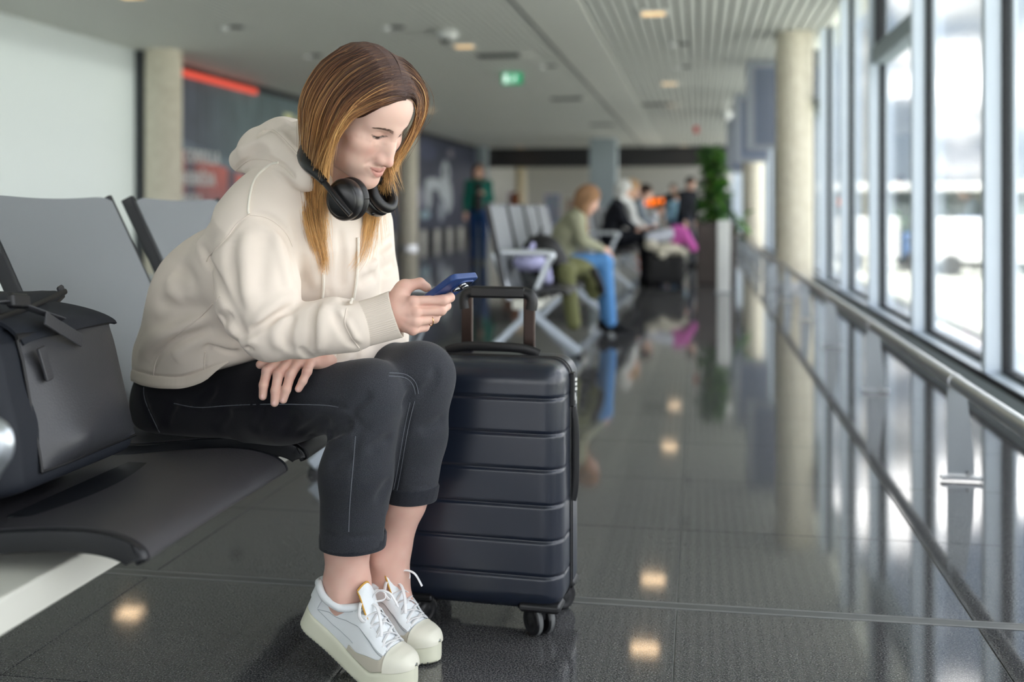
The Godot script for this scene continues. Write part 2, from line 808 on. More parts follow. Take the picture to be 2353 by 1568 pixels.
func make_materials() -> void:
	var granite := mat("granite", Color(1, 1, 1), 0.065, 0.0, 0.6)
	granite.albedo_texture = noise_tex(3, 512, 0.16, 3, [[0.0, rgb8(36, 38, 41)], [0.42, rgb8(66, 67, 70)], [0.58, rgb8(88, 88, 89)], [1.0, rgb8(150, 149, 147)]])
	granite.roughness_texture = noise_tex(8, 512, 0.02, 4, [[0.0, Color(0.7, 0.7, 0.7)], [1.0, Color(1, 1, 1)]])
	tri(granite, 2.6)
	mat("grout", rgb8(128, 130, 130), 0.7)
	mat("joint_metal", rgb8(150, 152, 152), 0.45, 0.6)
	var slat := mat("slat", rgb8(226, 228, 222), 0.55)
	slat.metallic_specular = 0.3
	mat("plenum", rgb8(58, 60, 58), 0.9)
	mat("bulkhead", rgb8(226, 227, 220), 0.75)
	mat("alu", rgb8(220, 232, 244), 0.45, 0.0, 0.5)
	mat("sill_paint", rgb8(190, 202, 212), 0.4)
	mat("gasket", rgb8(22, 25, 30), 0.6)
	var glass := mat("glass", Color(0.9, 0.97, 0.96, 0.06), 0.0)
	glass.transparency = BaseMaterial3D.TRANSPARENCY_ALPHA
	glass.vertex_color_use_as_albedo = false
	var con := mat("concrete", Color(1, 1, 1), 0.75)
	con.albedo_texture = noise_tex(21, 512, 0.02, 5, [[0.0, rgb8(214, 206, 186)], [1.0, rgb8(236, 230, 212)]])
	tri(con, 0.7)
	var opal := mat("opal_wall", rgb8(226, 228, 224), 0.35)
	opal.backlight_enabled = true
	opal.backlight = Color(0.74, 0.76, 0.775)
	mat("dark_post", rgb8(62, 66, 70), 0.5)
	mat("dark_panel", rgb8(40, 41, 44), 0.6)
	mat("pillar_paint", rgb8(160, 172, 178), 0.7)
	mat("pale_wall", rgb8(208, 206, 198), 0.8)
	mat("cream", rgb8(214, 200, 168), 0.7)
	mat("steel", rgb8(196, 198, 200), 0.28, 1.0)
	mat("steel_flat", rgb8(170, 176, 180), 0.35, 0.8)
	mat("chrome", rgb8(190, 200, 212), 0.2, 1.0)
	mat("silver_paint", rgb8(186, 196, 206), 0.35, 0.35)
	var ap := mat("apron", Color(1, 1, 1), 0.9)
	ap.albedo_texture = noise_tex(31, 256, 0.02, 4, [[0.0, rgb8(166, 170, 162)], [1.0, rgb8(186, 189, 180)]])
	tri(ap, 0.05)
	mat("white_paint", rgb8(226, 228, 226), 0.5)
	mat("facade", rgb8(62, 70, 72), 0.6)
	mat("blue_paint", rgb8(84, 120, 168), 0.5)
	mat("black_plastic", rgb8(24, 25, 28), 0.42)
	mat("tyre_grey", rgb8(104, 106, 106), 0.6)
	mat("matte_black", rgb8(18, 18, 20), 0.6)
	var lamp := mat("lamp_glow", rgb8(255, 220, 170), 0.5)
	lamp.emission_enabled = true
	lamp.emission = Color(1.0, 0.84, 0.60)
	lamp.emission_energy_multiplier = 0.5
	var red := mat("red_glow", rgb8(120, 30, 20), 0.5)
	red.emission_enabled = true
	red.emission = Color(0.98, 0.36, 0.27)
	red.emission_energy_multiplier = 0.40
	var green := mat("green_sign", rgb8(20, 140, 95), 0.4)
	green.emission_enabled = true
	green.emission = rgb8(18, 150, 100)
	green.emission_energy_multiplier = 0.35
	var wg := mat("sign_white", rgb8(235, 245, 240), 0.4)
	wg.emission_enabled = true
	wg.emission = Color(0.9, 1, 0.96)
	wg.emission_energy_multiplier = 0.5
	var og := mat("orange_glow", rgb8(250, 150, 30), 0.4)
	og.emission_enabled = true
	og.emission = Color(1.0, 0.42, 0.04)
	og.emission_energy_multiplier = 1.0


const CEIL := 2.83
const WALL_L := -6.82
const WIN := 1.40
const Z0 := 6.5
const Z1 := -45.0


func build_setting() -> void:
	# ---- floor: grout bed, granite tiles, the metal joint that crosses it
	var mb := MB.new()
	mb.bx(Vector3(-2.8, -0.153, (Z0 + Z1) / 2), Vector3(9.2, 0.30, Z0 - Z1 + 1), 0.0)
	var floor_ := structure("floor", mb, mats.grout, "dark polished granite tile floor of the waiting hall", "floor")
	var tile := MB.new()
	tile.bx(Vector3.ZERO, Vector3(0.622, 0.012, 0.552), 0.0008)
	var tile_mesh := tile.mesh()
	var rest := MB.new()
	var count := 0
	var xs := []
	for i in range(-11, 3):
		xs.append(-0.047 + 0.625 * i + 0.3125)
	for k in range(-15, 77):
		# rows run away from the lens; the joint of metal lies between rows -1 and 0
		var z := -2.44 - 0.555 * k - 0.2775 if k >= 0 else -2.40 - 0.555 * (k + 1) + 0.2775
		for x in xs:
			var at := Vector3(x, -0.006, z)
			var seen := k >= -3 and k < 17
			if seen and absf(x * 0.98 + z * 0.17 - 0.0) < 0.62 * absf(z) + 0.6 and count < 300:
				piece("tile", tile_mesh, mats.granite, floor_, Transform3D(Basis(), at))
				count += 1
			else:
				rest.bx(at, Vector3(0.622, 0.012, 0.552), 0.0008)
	var far_tiles := obj("tile_field", rest, mats.granite, floor_)
	far_tiles.set_meta("kind", "stuff")
	var ej := MB.new()
	ej.bx(Vector3(-2.8, -0.004, -2.42), Vector3(9.0, 0.008, 0.034), 0.0005)
	var strip := obj("joint_strip", ej, mat("joint_grey", rgb8(84, 86, 87), 0.4), floor_)
	for s in [-0.0165, 0.0165]:
		var r := MB.new()
		r.bx(Vector3(-2.8, -0.002, -2.42 + s), Vector3(9.0, 0.006, 0.004), 0.001)
		obj("joint_rail", r, mats.joint_metal, floor_)
	# ---- ceiling: dark plenum, metal slats in two fields, a plain bulkhead between
	var pl := MB.new()
	pl.bx(Vector3(-2.7, CEIL + 0.35, (Z0 + Z1) / 2), Vector3(9.0, 0.2, Z0 - Z1 + 1), 0.0)
	var ceiling := structure("ceiling", pl, mats.plenum, "grey metal slat ceiling of the hall with a plain strip", "ceiling")
	var len_z := Z0 - Z1
	var wide := MB.new()
	wide.bx(Vector3.ZERO, Vector3(0.082, 0.05, len_z), 0.006)
	var wide_mesh := wide.mesh()
	var narrow := MB.new()
	narrow.bx(Vector3.ZERO, Vector3(0.056, 0.05, len_z), 0.005)
	var narrow_mesh := narrow.mesh()
	for i in 23:
		piece("slat", wide_mesh, mats.slat, ceiling, Transform3D(Basis(), Vector3(-1.02 + 0.107 * i, CEIL + 0.025, (Z0 + Z1) / 2)))
	for i in 68:
		piece("slat", narrow_mesh, mats.slat, ceiling, Transform3D(Basis(), Vector3(-1.77 - 0.0755 * i, CEIL + 0.025, (Z0 + Z1) / 2)))
	var bk := MB.new()
	bk.bx(Vector3(-1.40, CEIL + 0.09, (Z0 + Z1) / 2), Vector3(0.62, 0.2, len_z), 0.01)
	obj("bulkhead", bk, mats.bulkhead, ceiling)
	var dark_rail := MB.new()
	dark_rail.bx(Vector3(-1.725, CEIL + 0.01, (Z0 + Z1) / 2), Vector3(0.02, 0.03, len_z), 0.002)
	obj("edge_rail", dark_rail, mats.dark_post, ceiling)
	# ---- left wall: opal panels that let daylight through, up to a dark post; then the printed wall
	var lw := MB.new()
	lw.bx(Vector3(WALL_L - 0.03, CEIL / 2 + 0.1, (Z0 - 12.28) / 2), Vector3(0.06, CEIL + 0.2, Z0 + 12.28), 0.002)
	structure("wall_left", lw, mats.opal_wall, "white translucent wall behind the nearest seats", "wall")
	var post := MB.new()
	post.bx(Vector3(WALL_L + 0.02, CEIL / 2, -12.36), Vector3(0.14, CEIL, 0.12), 0.004)
	structure("trim_1", post, mats.dark_post, "dark vertical post at the end of the white wall", "post")
	mural_wall()
	# ---- far end
	var fb := MB.new()
	fb.bx(Vector3(-2.7, CEIL / 2 + 0.1, Z1 + 0.1), Vector3(9.2, CEIL + 0.6, 0.2), 0.0)
	structure("wall_far", fb, mats.pale_wall, "pale wall at the far end of the hall", "wall")
	var hd := MB.new()
	hd.bx(Vector3(-2.65, 2.53, -34.3), Vector3(8.3, 0.64, 0.3), 0.01)
	structure("trim_2", hd, mats.dark_panel, "dark band under the ceiling at the far end", "beam")
	var le := MB.new()
	le.bx(Vector3(-7.2, CEIL / 2 + 0.1, -39.2), Vector3(0.2, CEIL + 0.6, 12.2), 0.0)
	structure("wall_left_end", le, mats.pale_wall, "pale side wall beyond the dark band", "wall")
	var p1 := MB.new()
	p1.bx(Vector3(-2.59, CEIL / 2, -30.0), Vector3(0.74, CEIL, 0.6), 0.01)
	structure("wall_pier", p1, mats.pillar_paint, "square blue-grey pier in the middle of the hall", "pillar")
	var p2 := MB.new()
	p2.bx(Vector3(-6.95, CEIL / 2, -33.2), Vector3(0.85, CEIL, 0.5), 0.01)
	structure("wall_pier", p2, mats.pillar_paint, "grey pier beside the far end of the printed wall", "pillar")
	var p3 := MB.new()
	var ring := []
	p3.lathe([Vector2(0.17, 0), Vector2(0.17, CEIL)], 24, Transform3D(Basis(), Vector3(-5.92, 0, -36.0)))
	structure("column", p3, mats.cream, "slim cream column beyond the dark band", "column")
	# ---- right wall: fins, panes, sill
	windows()
	guard_rail()
	# ---- wall behind the camera, glazed like the side
	var rb := MB.new()
	rb.bx(Vector3(-2.7, 0.15, Z0 + 0.05), Vector3(9.0, 0.3, 0.2), 0.01)
	rb.bx(Vector3(-2.7, CEIL + 0.1, Z0 + 0.05), Vector3(9.0, 0.3, 0.2), 0.01)
	for i in 7:
		rb.bx(Vector3(WALL_L + 0.1 + 1.35 * i, CEIL / 2, Z0 + 0.05), Vector3(0.1, CEIL, 0.2), 0.01)
	structure("wall_rear", rb, mats.alu, "glazed end wall behind the viewer", "wall")
	# ---- columns
	column(Vector3(1.05, 0, -12.35), 0.2, "round concrete column by the window rail, nearest to the hanging screens")
	column(Vector3(1.05, 0, -21.6), 0.2, "round concrete column farther along the windows, below the hanging screens")
	column(Vector3(-6.5, 0, -12.4), 0.22, "round concrete column beside the end of the white wall")
	column(Vector3(-6.35, 0, -23.2), 0.22, "round concrete column in front of the dark printed wall")
	# ---- outside
	var g := MB.new()
	g.bx(Vector3(152, -1.2, -60), Vector3(300, 0.2, 400), 0.0)
	structure("ground_outside", g, mats.apron, "pale concrete apron outside the windows", "ground")


func column(at: Vector3, r: float, label: String) -> void:
	var m := MB.new()
	m.lathe([Vector2(r, 0.0), Vector2(r, CEIL + 0.02)], 40, Transform3D(Basis(), at), false)
	var c := structure("column", m, mats.concrete, label, "column")
	var b := MB.new()
	b.lathe([Vector2(r + 0.012, 0.0), Vector2(r + 0.012, 0.07), Vector2(r + 0.002, 0.075)], 40, Transform3D(Basis(), at), false)
	obj("base_ring", b, mats.steel, c)


func windows() -> void:
	var x_in := 1.30
	var x_out := 1.445
	var lo := 0.12
	var hi := CEIL + 0.15
	var fin := MB.new()
	fin.bx(Vector3((x_in + x_out) / 2, (lo + hi) / 2, 0), Vector3(x_out - x_in, hi - lo, 0.06), 0.004)
	var fin_mesh := fin.mesh()
	var pane := MB.new()
	pane.bx(Vector3(WIN, (lo + hi) / 2, 0), Vector3(0.012, hi - lo, 1.706 - 0.07), 0.0)
	var pane_mesh := pane.mesh()
	var sill := MB.new()
	sill.bx(Vector3(1.42, 0.06, (Z0 + Z1) / 2), Vector3(0.24, 0.12, Z0 - Z1), 0.004)
	var s := structure("wall_right", sill, mats.sill_paint, "low pale sill along the foot of the windows", "sill")
	var gk := MB.new()
	gk.bx(Vector3(1.296, 0.108, (Z0 + Z1) / 2), Vector3(0.012, 0.03, Z0 - Z1), 0.001)
	obj("sill_gasket", gk, mats.gasket, s)
	var head := MB.new()
	head.bx(Vector3(1.42, CEIL + 0.2, (Z0 + Z1) / 2), Vector3(0.5, 0.3, Z0 - Z1), 0.004)
	structure("trim_3", head, mats.bulkhead, "pale head beam over the windows", "beam")
	var n := 0
	for k in range(-6, 23):
		var z := -(5.31 + 1.706 * k)
		n += 1
		var w := Node3D.new()
		w.name = "window_%d" % n
		add_child(w)
		w.position = Vector3(0, 0, z)
		w.set_meta("kind", "structure")
		tag(w, "tall window bay with a blue-grey fin, number %d along the glass wall" % n, "window")
		piece("fin", fin_mesh, mats.alu, w, Transform3D())
		piece("pane", pane_mesh, mats.glass, w, Transform3D(Basis(), Vector3(0, 0, 0.853)))
		var f := MB.new()
		var len_ := 1.706 - 0.06
		for q in [[0.03 + 0.006, 0.012], [1.706 - 0.03 - 0.006, 0.012]]:
			f.bx(Vector3(WIN, (lo + hi) / 2, q[0]), Vector3(0.05, hi - lo, q[1]), 0.002)
		f.bx(Vector3(WIN, lo + 0.012, 0.853), Vector3(0.05, 0.024, len_), 0.002)
		piece("gasket_frame", f.mesh(), mats.gasket, w, Transform3D())
		if k == 2 or k == 5:
			var t := MB.new()
			t.bx(Vector3((x_in + x_out) / 2 + 0.01, 2.06, 0.853), Vector3(x_out - x_in - 0.02, 0.13, len_), 0.003)
			piece("transom", t.mesh(), mats.pillar_paint, w, Transform3D())
			var v := MB.new()
			for q in [0.06, len_ - 0.0]:
				v.bx(Vector3(WIN - 0.03, 2.5, q), Vector3(0.06, 0.75, 0.06), 0.003)
			piece("vent_frame", v.mesh(), mats.gasket, w, Transform3D())


func mural_wall() -> void:
	var za := -12.45
	var zb := -33.0
	var w := 1024
	var h := 256
	var im := Image.create(w, h, false, Image.FORMAT_RGB8)
	var n := noise(9, 0.02, 3)
	for y in h:
		var fy := float(y) / h
		for x in w:
			var fx := float(x) / w
			var t := n.get_noise_2d(x * 1.6, y * 0.5) * 0.5 + 0.5
			var c := rgb8(66, 70, 82).lerp(rgb8(76, 90, 94), smoothstep(0.02, 0.16, fx))
			c = c.lerp(rgb8(40, 44, 58), smoothstep(0.34, 0.5, fx))
			# the slanting brick-red field at the lower left of the print
			var edge := 0.38 + fx * 1.25
			if fx < 0.33 and fy > edge:
				c = rgb8(120, 84, 82).lerp(rgb8(176, 92, 84), smoothstep(0.0, 0.16, fx))
				c = c.lerp(rgb8(92, 92, 104), smoothstep(0.55, 0.95, fy))
				if fmod(fx, 0.065) > 0.052:
					c = c.lerp(rgb8(70, 72, 84), 0.8)
			elif fx < 0.33 and fy > edge - 0.06:
				c = c.lerp(rgb8(110, 124, 134), 0.45)
			if fx < 0.36:
				c = c * (0.9 + 0.2 * n.get_noise_2d(x * 9.0, 3.0))
			# lit windows in the print
			for q in [0.235, 0.265, 0.295]:
				if absf(fx - q) < 0.01 and fy > 0.1 and fy < 0.32:
					c = rgb8(196, 168, 128)
			c = c.lerp(c * 1.35, (t - 0.5) * 0.8) * 1.45
			im.set_pixel(x, y, Color(clampf(c.r, 0, 1), clampf(c.g, 0, 1), clampf(c.b, 0, 1)))
	# the pale draped figure farther along the print
	var blob := func(cx: float, cy: float, rx: float, ry: float, c: Color) -> void:
		for y in range(int((cy - ry) * h), int((cy + ry) * h)):
			for x in range(int((cx - rx) * w), int((cx + rx) * w)):
				var e := Vector2((float(x) / w - cx) / rx, (float(y) / h - cy) / ry)
				if e.length() < 1.0 and x >= 0 and y >= 0 and x < w and y < h:
					im.set_pixel(x, y, im.get_pixel(x, y).lerp(c, smoothstep(1.0, 0.7, e.length())))
	var pale := rgb8(196, 204, 208)
	blob.call(0.800, 0.36, 0.028, 0.17, pale)
	blob.call(0.800, 0.35, 0.008, 0.06, rgb8(70, 76, 86))
	blob.call(0.795, 0.55, 0.045, 0.16, pale)
	blob.call(0.735, 0.50, 0.055, 0.08, pale)
	blob.call(0.705, 0.62, 0.02, 0.20, pale)
	blob.call(0.815, 0.66, 0.028, 0.20, pale)
	blob.call(0.775, 0.80, 0.018, 0.14, rgb8(170, 178, 188))
	blob.call(0.66, 0.66, 0.025, 0.14, rgb8(150, 150, 166))
	blob.call(0.69, 0.84, 0.03, 0.06, rgb8(160, 186, 196))
	blob.call(0.83, 0.12, 0.02, 0.06, rgb8(150, 146, 156))
	blob.call(0.70, 0.15, 0.06, 0.12, rgb8(80, 86, 112))
	var m := mat("mural_print", Color(1, 1, 1), 0.5)
	m.albedo_texture = ImageTexture.create_from_image(im)
	var wall := MB.new()
	wall.bx(Vector3(WALL_L - 0.06, CEIL / 2 + 0.1, (za + zb) / 2), Vector3(0.1, CEIL + 0.2, za - zb), 0.0)
	var s := structure("wall_left_far", wall, mats.dark_panel, "dark wall with a large printed picture and white letters", "wall")
	var pr := MB.new()
	pr.flat(Vector3(WALL_L, 0.35, za - 0.1), Vector3(WALL_L, 0.35, zb + 0.1), Vector3(WALL_L, 2.72, zb + 0.1), Vector3(WALL_L, 2.72, za - 0.1))
	for i in pr.uv.size():
		pr.uv[i].y = 1.0 - pr.uv[i].y
	# the face looks into the hall
	var fp := MB.new()
	var a := fp.vert(Vector3(WALL_L + 0.001, 0.35, za - 0.1), Vector3.RIGHT, Vector2(0, 1))
	var b := fp.vert(Vector3(WALL_L + 0.001, 0.35, zb + 0.1), Vector3.RIGHT, Vector2(1, 1))
	var c := fp.vert(Vector3(WALL_L + 0.001, 2.72, zb + 0.1), Vector3.RIGHT, Vector2(1, 0))
	var d := fp.vert(Vector3(WALL_L + 0.001, 2.72, za - 0.1), Vector3.RIGHT, Vector2(0, 0))
	fp.quad(a, b, c, d)
	obj("printed_picture", fp, m, s)
	var bars := MB.new()
	for i in 14:
		bars.bx(Vector3(WALL_L + 0.02, 0.17, za - 0.8 - i * 1.45), Vector3(0.04, 0.34, 0.5), 0.002)
	obj("plinth", bars, mats.pale_wall, s)
	for t in [["E COROLLA", 1.60, -13.36], ["HIBRĪDA", 1.29, -13.50], ["ERSIJA", 0.98, -13.34]]:
		var tm := TextMesh.new()
		tm.text = t[0]
		tm.font = SystemFont.new()
		tm.font.font_names = PackedStringArray(["Droid Sans"])
		tm.font_size = 32
		tm.font.font_weight = 700
		tm.pixel_size = 0.0076
		tm.depth = 0.01
		tm.horizontal_alignment = HORIZONTAL_ALIGNMENT_LEFT
		var o := obj("lettering", tm, mats.white_paint, s)
		o.global_transform = Transform3D(Basis(Vector3(0, 0, -1), Vector3.UP, Vector3.RIGHT), Vector3(WALL_L + 0.008, t[1], t[2]))
	var led := MB.new()
	led.bx(Vector3(WALL_L + 0.03, 2.70, -14.3), Vector3(0.05, 0.08, 3.2), 0.004)
	var l := obj("light_strip", led, mats.red_glow)
	tag(l, "glowing red light strip along the top of the printed wall", "light")


func build_hall_things() -> void:
	# warm downlights set in the slats
	var spots := [[-0.44, -10.8, "over the passage, nearest to the windows and largest in view"], [-0.44, -20.4, "over the passage, next one behind the largest"], [-0.44, -33.4, "over the passage, farthest of its row"], [-2.75, -12.6, "beside the white ceiling dome"], [-5.2, -20.6, "left of the bulkhead, beside the woman's hair"], [-5.5, -33.4, "over the far dark band, left row"], [-0.44, -9.1, "seen only as a reflection in the floor tiles"], [-5.1, -9.1, "seen as a reflection under the bench"], [-0.44, -16.9, "between two others over the passage"], [-2.75, -4.0, "above the seated woman"], [-0.44, -4.0, "above the suitcase"], [-5.1, -2.0, "above the near end of the white wall"], [-2.75, 2.0, "behind the viewer, left row"], [-0.44, 2.0, "behind the viewer, right row"]]
	for s in spots:
		var t := thing("downlight", "warm square downlight, " + s[2], "lamp", Vector3(s[0], CEIL, s[1]), "downlights in the ceiling")
		var fr := MB.new()
		for q in [[-0.125, 0, 0.02, 0.27], [0.125, 0, 0.02, 0.27], [0, -0.125, 0.23, 0.02], [0, 0.125, 0.23, 0.02]]:
			fr.bx(t.position + Vector3(q[0], -0.005, q[1]), Vector3(q[2], 0.03, q[3]), 0.002)
		obj("frame", fr, mats.white_paint, t)
		var gl := MB.new()
		gl.bx(t.position + Vector3(0, -0.002, 0), Vector3(0.23, 0.02, 0.23), 0.002)
		obj("glowing_panel", gl, mats.lamp_glow, t)
		var li := AreaLight3D.new()
		li.name = "lamp_light"
		li.area_size = Vector2(0.22, 0.22)
		li.light_energy = LAMP
		li.light_color = Color(1.0, 0.86, 0.70)
		li.shadow_enabled = true
		li.area_range = 40.0
		t.add_child(li)
		li.position = Vector3(0, -0.03, 0)
		li.basis = Basis.looking_at(Vector3.DOWN, Vector3.FORWARD)


const LAMP := 0.05




func guard_rail() -> void:
	var t := thing("guard_rail", "low steel guard rail on flat posts running along the window sill", "rail", Vector3(0.82, 0, -3.69))
	var m := MB.new()
	m.tube([Vector3(0.82, 0.32, Z0 - 0.2), Vector3(0.82, 0.32, -20.0), Vector3(0.82, 0.32, -40.0)], 0.024, 20)
	obj("rail_tube", m, mats.steel, t)
	for k in range(-4, 21):
		var z := -(3.69 + 1.706 * k)
		var b := MB.new()
		var rings := []
		for q in [[0.0, -0.004], [0.0, 0.004]]:
			var ring := PackedVector3Array()
			for c in [[-0.025, 0.30], [-0.025, 0.02], [0.058, 0.02], [0.055, 0.10], [0.032, 0.30]]:
				ring.append(Vector3(0.82 + c[0], c[1], z + q[1]))
			rings.append(ring)
		b.loft(rings, true, true)
		for i in b.v.size():
			b.n[i] = Vector3(0, 0, signf(b.v[i].z - z))
		var post := obj("post", b, mats.steel_flat, t)
		var f := MB.new()
		f.bx(Vector3(0.835, 0.012, z + 0.012), Vector3(0.125, 0.012, 0.03), 0.002)
		obj("foot_bracket", f, mats.steel, post)
		var c := MB.new()
		c.tube([Vector3(0.82, 0.32, z - 0.012), Vector3(0.82, 0.32, z + 0.012)], 0.0265, 18)
		obj("collar", c, mats.steel, post)
		var bo := MB.new()
		bo.tube([Vector3(0.858, 0.014, z + 0.016), Vector3(0.858, 0.034, z + 0.016)], 0.006, 8)
		obj("bolt", bo, mats.steel, post)


# seat profile: distance behind the nose, height above the floor
const SEAT_CURVE := [[0.012, 0.380], [0.0, 0.388], [0.008, 0.404], [0.035, 0.418], [0.08, 0.426], [0.14, 0.426], [0.22, 0.419], [0.30, 0.409], [0.37, 0.402], [0.41, 0.402], [0.445, 0.408]]
const BACK_CURVE := [[0.425, 0.403], [0.455, 0.411], [0.48, 0.428], [0.503, 0.458], [0.533, 0.522], [0.567, 0.592], [0.607, 0.676], [0.663, 0.79], [0.726, 0.915]]
const SEAT_W := 0.51


func seat_rows(prof: Array, dish: float, top_sag: float, steps: int) -> Array:
	var pts := []
	for q in prof:
		pts.append(Vector3(-q[0], q[1], 0))
	pts = curve(pts, steps)
	var rows := []
	for i in pts.size():
		var row := PackedVector3Array()
		var t: Vector3 = (pts[mini(i + 1, pts.size() - 1)] - pts[maxi(i - 1, 0)]).normalized()
		var nn := Vector3(t.y, -t.x, 0)
		var f := float(i) / steps
		for j in 25:
			var u := float(j) / 24.0 * 2.0 - 1.0
			var p: Vector3 = pts[i] - nn * dish * (1.0 - u * u) * sin(PI * clampf(f * 0.9 + 0.05, 0, 1))
			if top_sag > 0:
				var e := pow(absf(u), 10.0) * 0.018 * smoothstep(0.9, 1.0, f)
				p -= t * (top_sag * (1.0 - u * u) * smoothstep(0.55, 1.0, f) + e)
			row.append(p + Vector3(0, 0, -u * (SEAT_W / 2)))
		rows.append(row)
	return rows


func seat_rail(prof: Array, side: float) -> MB:
	var pts := []
	for q in prof:
		pts.append(Vector3(-q[0], q[1], side * (SEAT_W / 2 + 0.006)))
	pts = curve(pts, 40)
	var rings := []
	for i in pts.size():
		var t: Vector3 = (pts[mini(i + 1, pts.size() - 1)] - pts[maxi(i - 1, 0)]).normalized()
		var nn := Vector3(t.y, -t.x, 0)
		var z := Vector3(0, 0, 1)
		var ring := PackedVector3Array()
		for q in [[-0.008, -0.004], [-0.006, -0.001], [0.006, -0.001], [0.008, -0.004], [0.008, -0.030], [0.006, -0.033], [-0.006, -0.033], [-0.008, -0.030]]:
			ring.append(pts[i] + z * q[0] + nn * q[1])
		rings.append(ring)
	var m := MB.new()
	m.loft(rings)
	return m


func bench(called: String, label: String, nose_x: float, seats: Array, legs: Array, arms: Array, z0: float, z1: float, steep := false, arm_dx := 0.0) -> void:
	var t := thing(called, label, "bench", Vector3(nose_x, 0, seats[0]))
	var key := "seat_mesh_steep" if steep else "seat_mesh"
	if not mats.has(key):
		var sc := []
		var bc := []
		for q in SEAT_CURVE:
			sc.append([q[0] * (0.80 if steep else 1.0), q[1]])
		for q in BACK_CURVE:
			bc.append([0.34 + (q[0] - 0.425) * 0.42 if steep else q[0], q[1]])
		var a := MB.new()
		a.sheet(seat_rows(sc, 0.006, 0.0, 48), 0.012)
		var b := MB.new()
		b.sheet(seat_rows(bc, 0.008, 0.012, 40), 0.014)
		mats[key] = [a.mesh(), b.mesh(), seat_rail(sc, 1).mesh(), seat_rail(sc, -1).mesh(), seat_rail(bc, 1).mesh(), seat_rail(bc, -1).mesh()]
	var sm: Array = mats[key]
	for z in seats:
		var at := Transform3D(Basis(), Vector3(0, 0, z - seats[0]))
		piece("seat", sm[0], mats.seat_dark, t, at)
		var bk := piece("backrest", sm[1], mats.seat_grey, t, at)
		piece("seat_rail", sm[2], mats.rail_black, t, at)
		piece("seat_rail", sm[3], mats.rail_black, t, at)
		piece("back_rail", sm[4], mats.rail_black, bk, Transform3D())
		piece("back_rail", sm[5], mats.rail_black, bk, Transform3D())
		var m := MB.new()
		m.bx(Vector3(-0.20, 0.400, 0), Vector3(0.16, 0.028, 0.36), 0.006)
		m.bx(Vector3(-0.10, 0.39, 0.2), Vector3(0.05, 0.03, 0.04), 0.006)
		m.bx(Vector3(-0.10, 0.39, -0.2), Vector3(0.05, 0.03, 0.04), 0.006)
		piece("seat_bracket", m.mesh(), mats.rail_black, t, at)
	var beam := MB.new()
	beam.bx(Vector3(nose_x - 0.235, 0.334, (z0 + z1) / 2), Vector3(0.16, 0.054, absf(z1 - z0)), 0.006)
	obj("beam", beam, mats.beam_paint, t)
	for z in legs:
		var l := MB.new()
		var hub := Vector3(nose_x - 0.26, 0.27, z)
		l.beam(hub + Vector3(-0.05, 0.04, 0), Vector3(nose_x + 0.04, 0.03, z), 0.05, 0.045, Vector3.UP, 0.008)
		l.beam(hub + Vector3(0.05, 0.04, 0), Vector3(nose_x - 0.50, 0.03, z), 0.05, 0.045, Vector3.UP, 0.008)
		l.bx(hub, Vector3(0.12, 0.10, 0.055), 0.01)
		var leg := obj("leg", l, mats.silver_paint, t)
		var ft := MB.new()
		ft.lathe([Vector2(0.024, 0.0), Vector2(0.026, 0.008), Vector2(0.02, 0.02), Vector2(0.012, 0.03)], 16, Transform3D(Basis(), Vector3(nose_x + 0.035, 0.0, z)))
		var ft2 := MB.new()
		ft2.lathe([Vector2(0.024, 0.0), Vector2(0.026, 0.008), Vector2(0.02, 0.02), Vector2(0.012, 0.03)], 16, Transform3D(Basis(), Vector3(nose_x - 0.495, 0.0, z)))
		obj("foot_pad", ft, mats.rail_black, leg)
		obj("foot_pad", ft2, mats.rail_black, leg)
	for z in arms:
		var path := [Vector3(nose_x - 0.16, 0.35, z), Vector3(nose_x - 0.075, 0.55, z), Vector3(nose_x - 0.045, 0.605, z), Vector3(nose_x - 0.075, 0.622, z), Vector3(nose_x - 0.2, 0.624, z), Vector3(nose_x - 0.34, 0.624, z), Vector3(nose_x - 0.385, 0.612, z), Vector3(nose_x - 0.375, 0.57, z), Vector3(nose_x - 0.29, 0.35, z)]
		var a := MB.new()
		for i in path.size():
			path[i].x += arm_dx
		a.tube(curve(path, 60), Vector2(0.02, 0.011), 12, Vector3(0, 0, 1))
		obj("armrest", a, mats.chrome_soft, t)


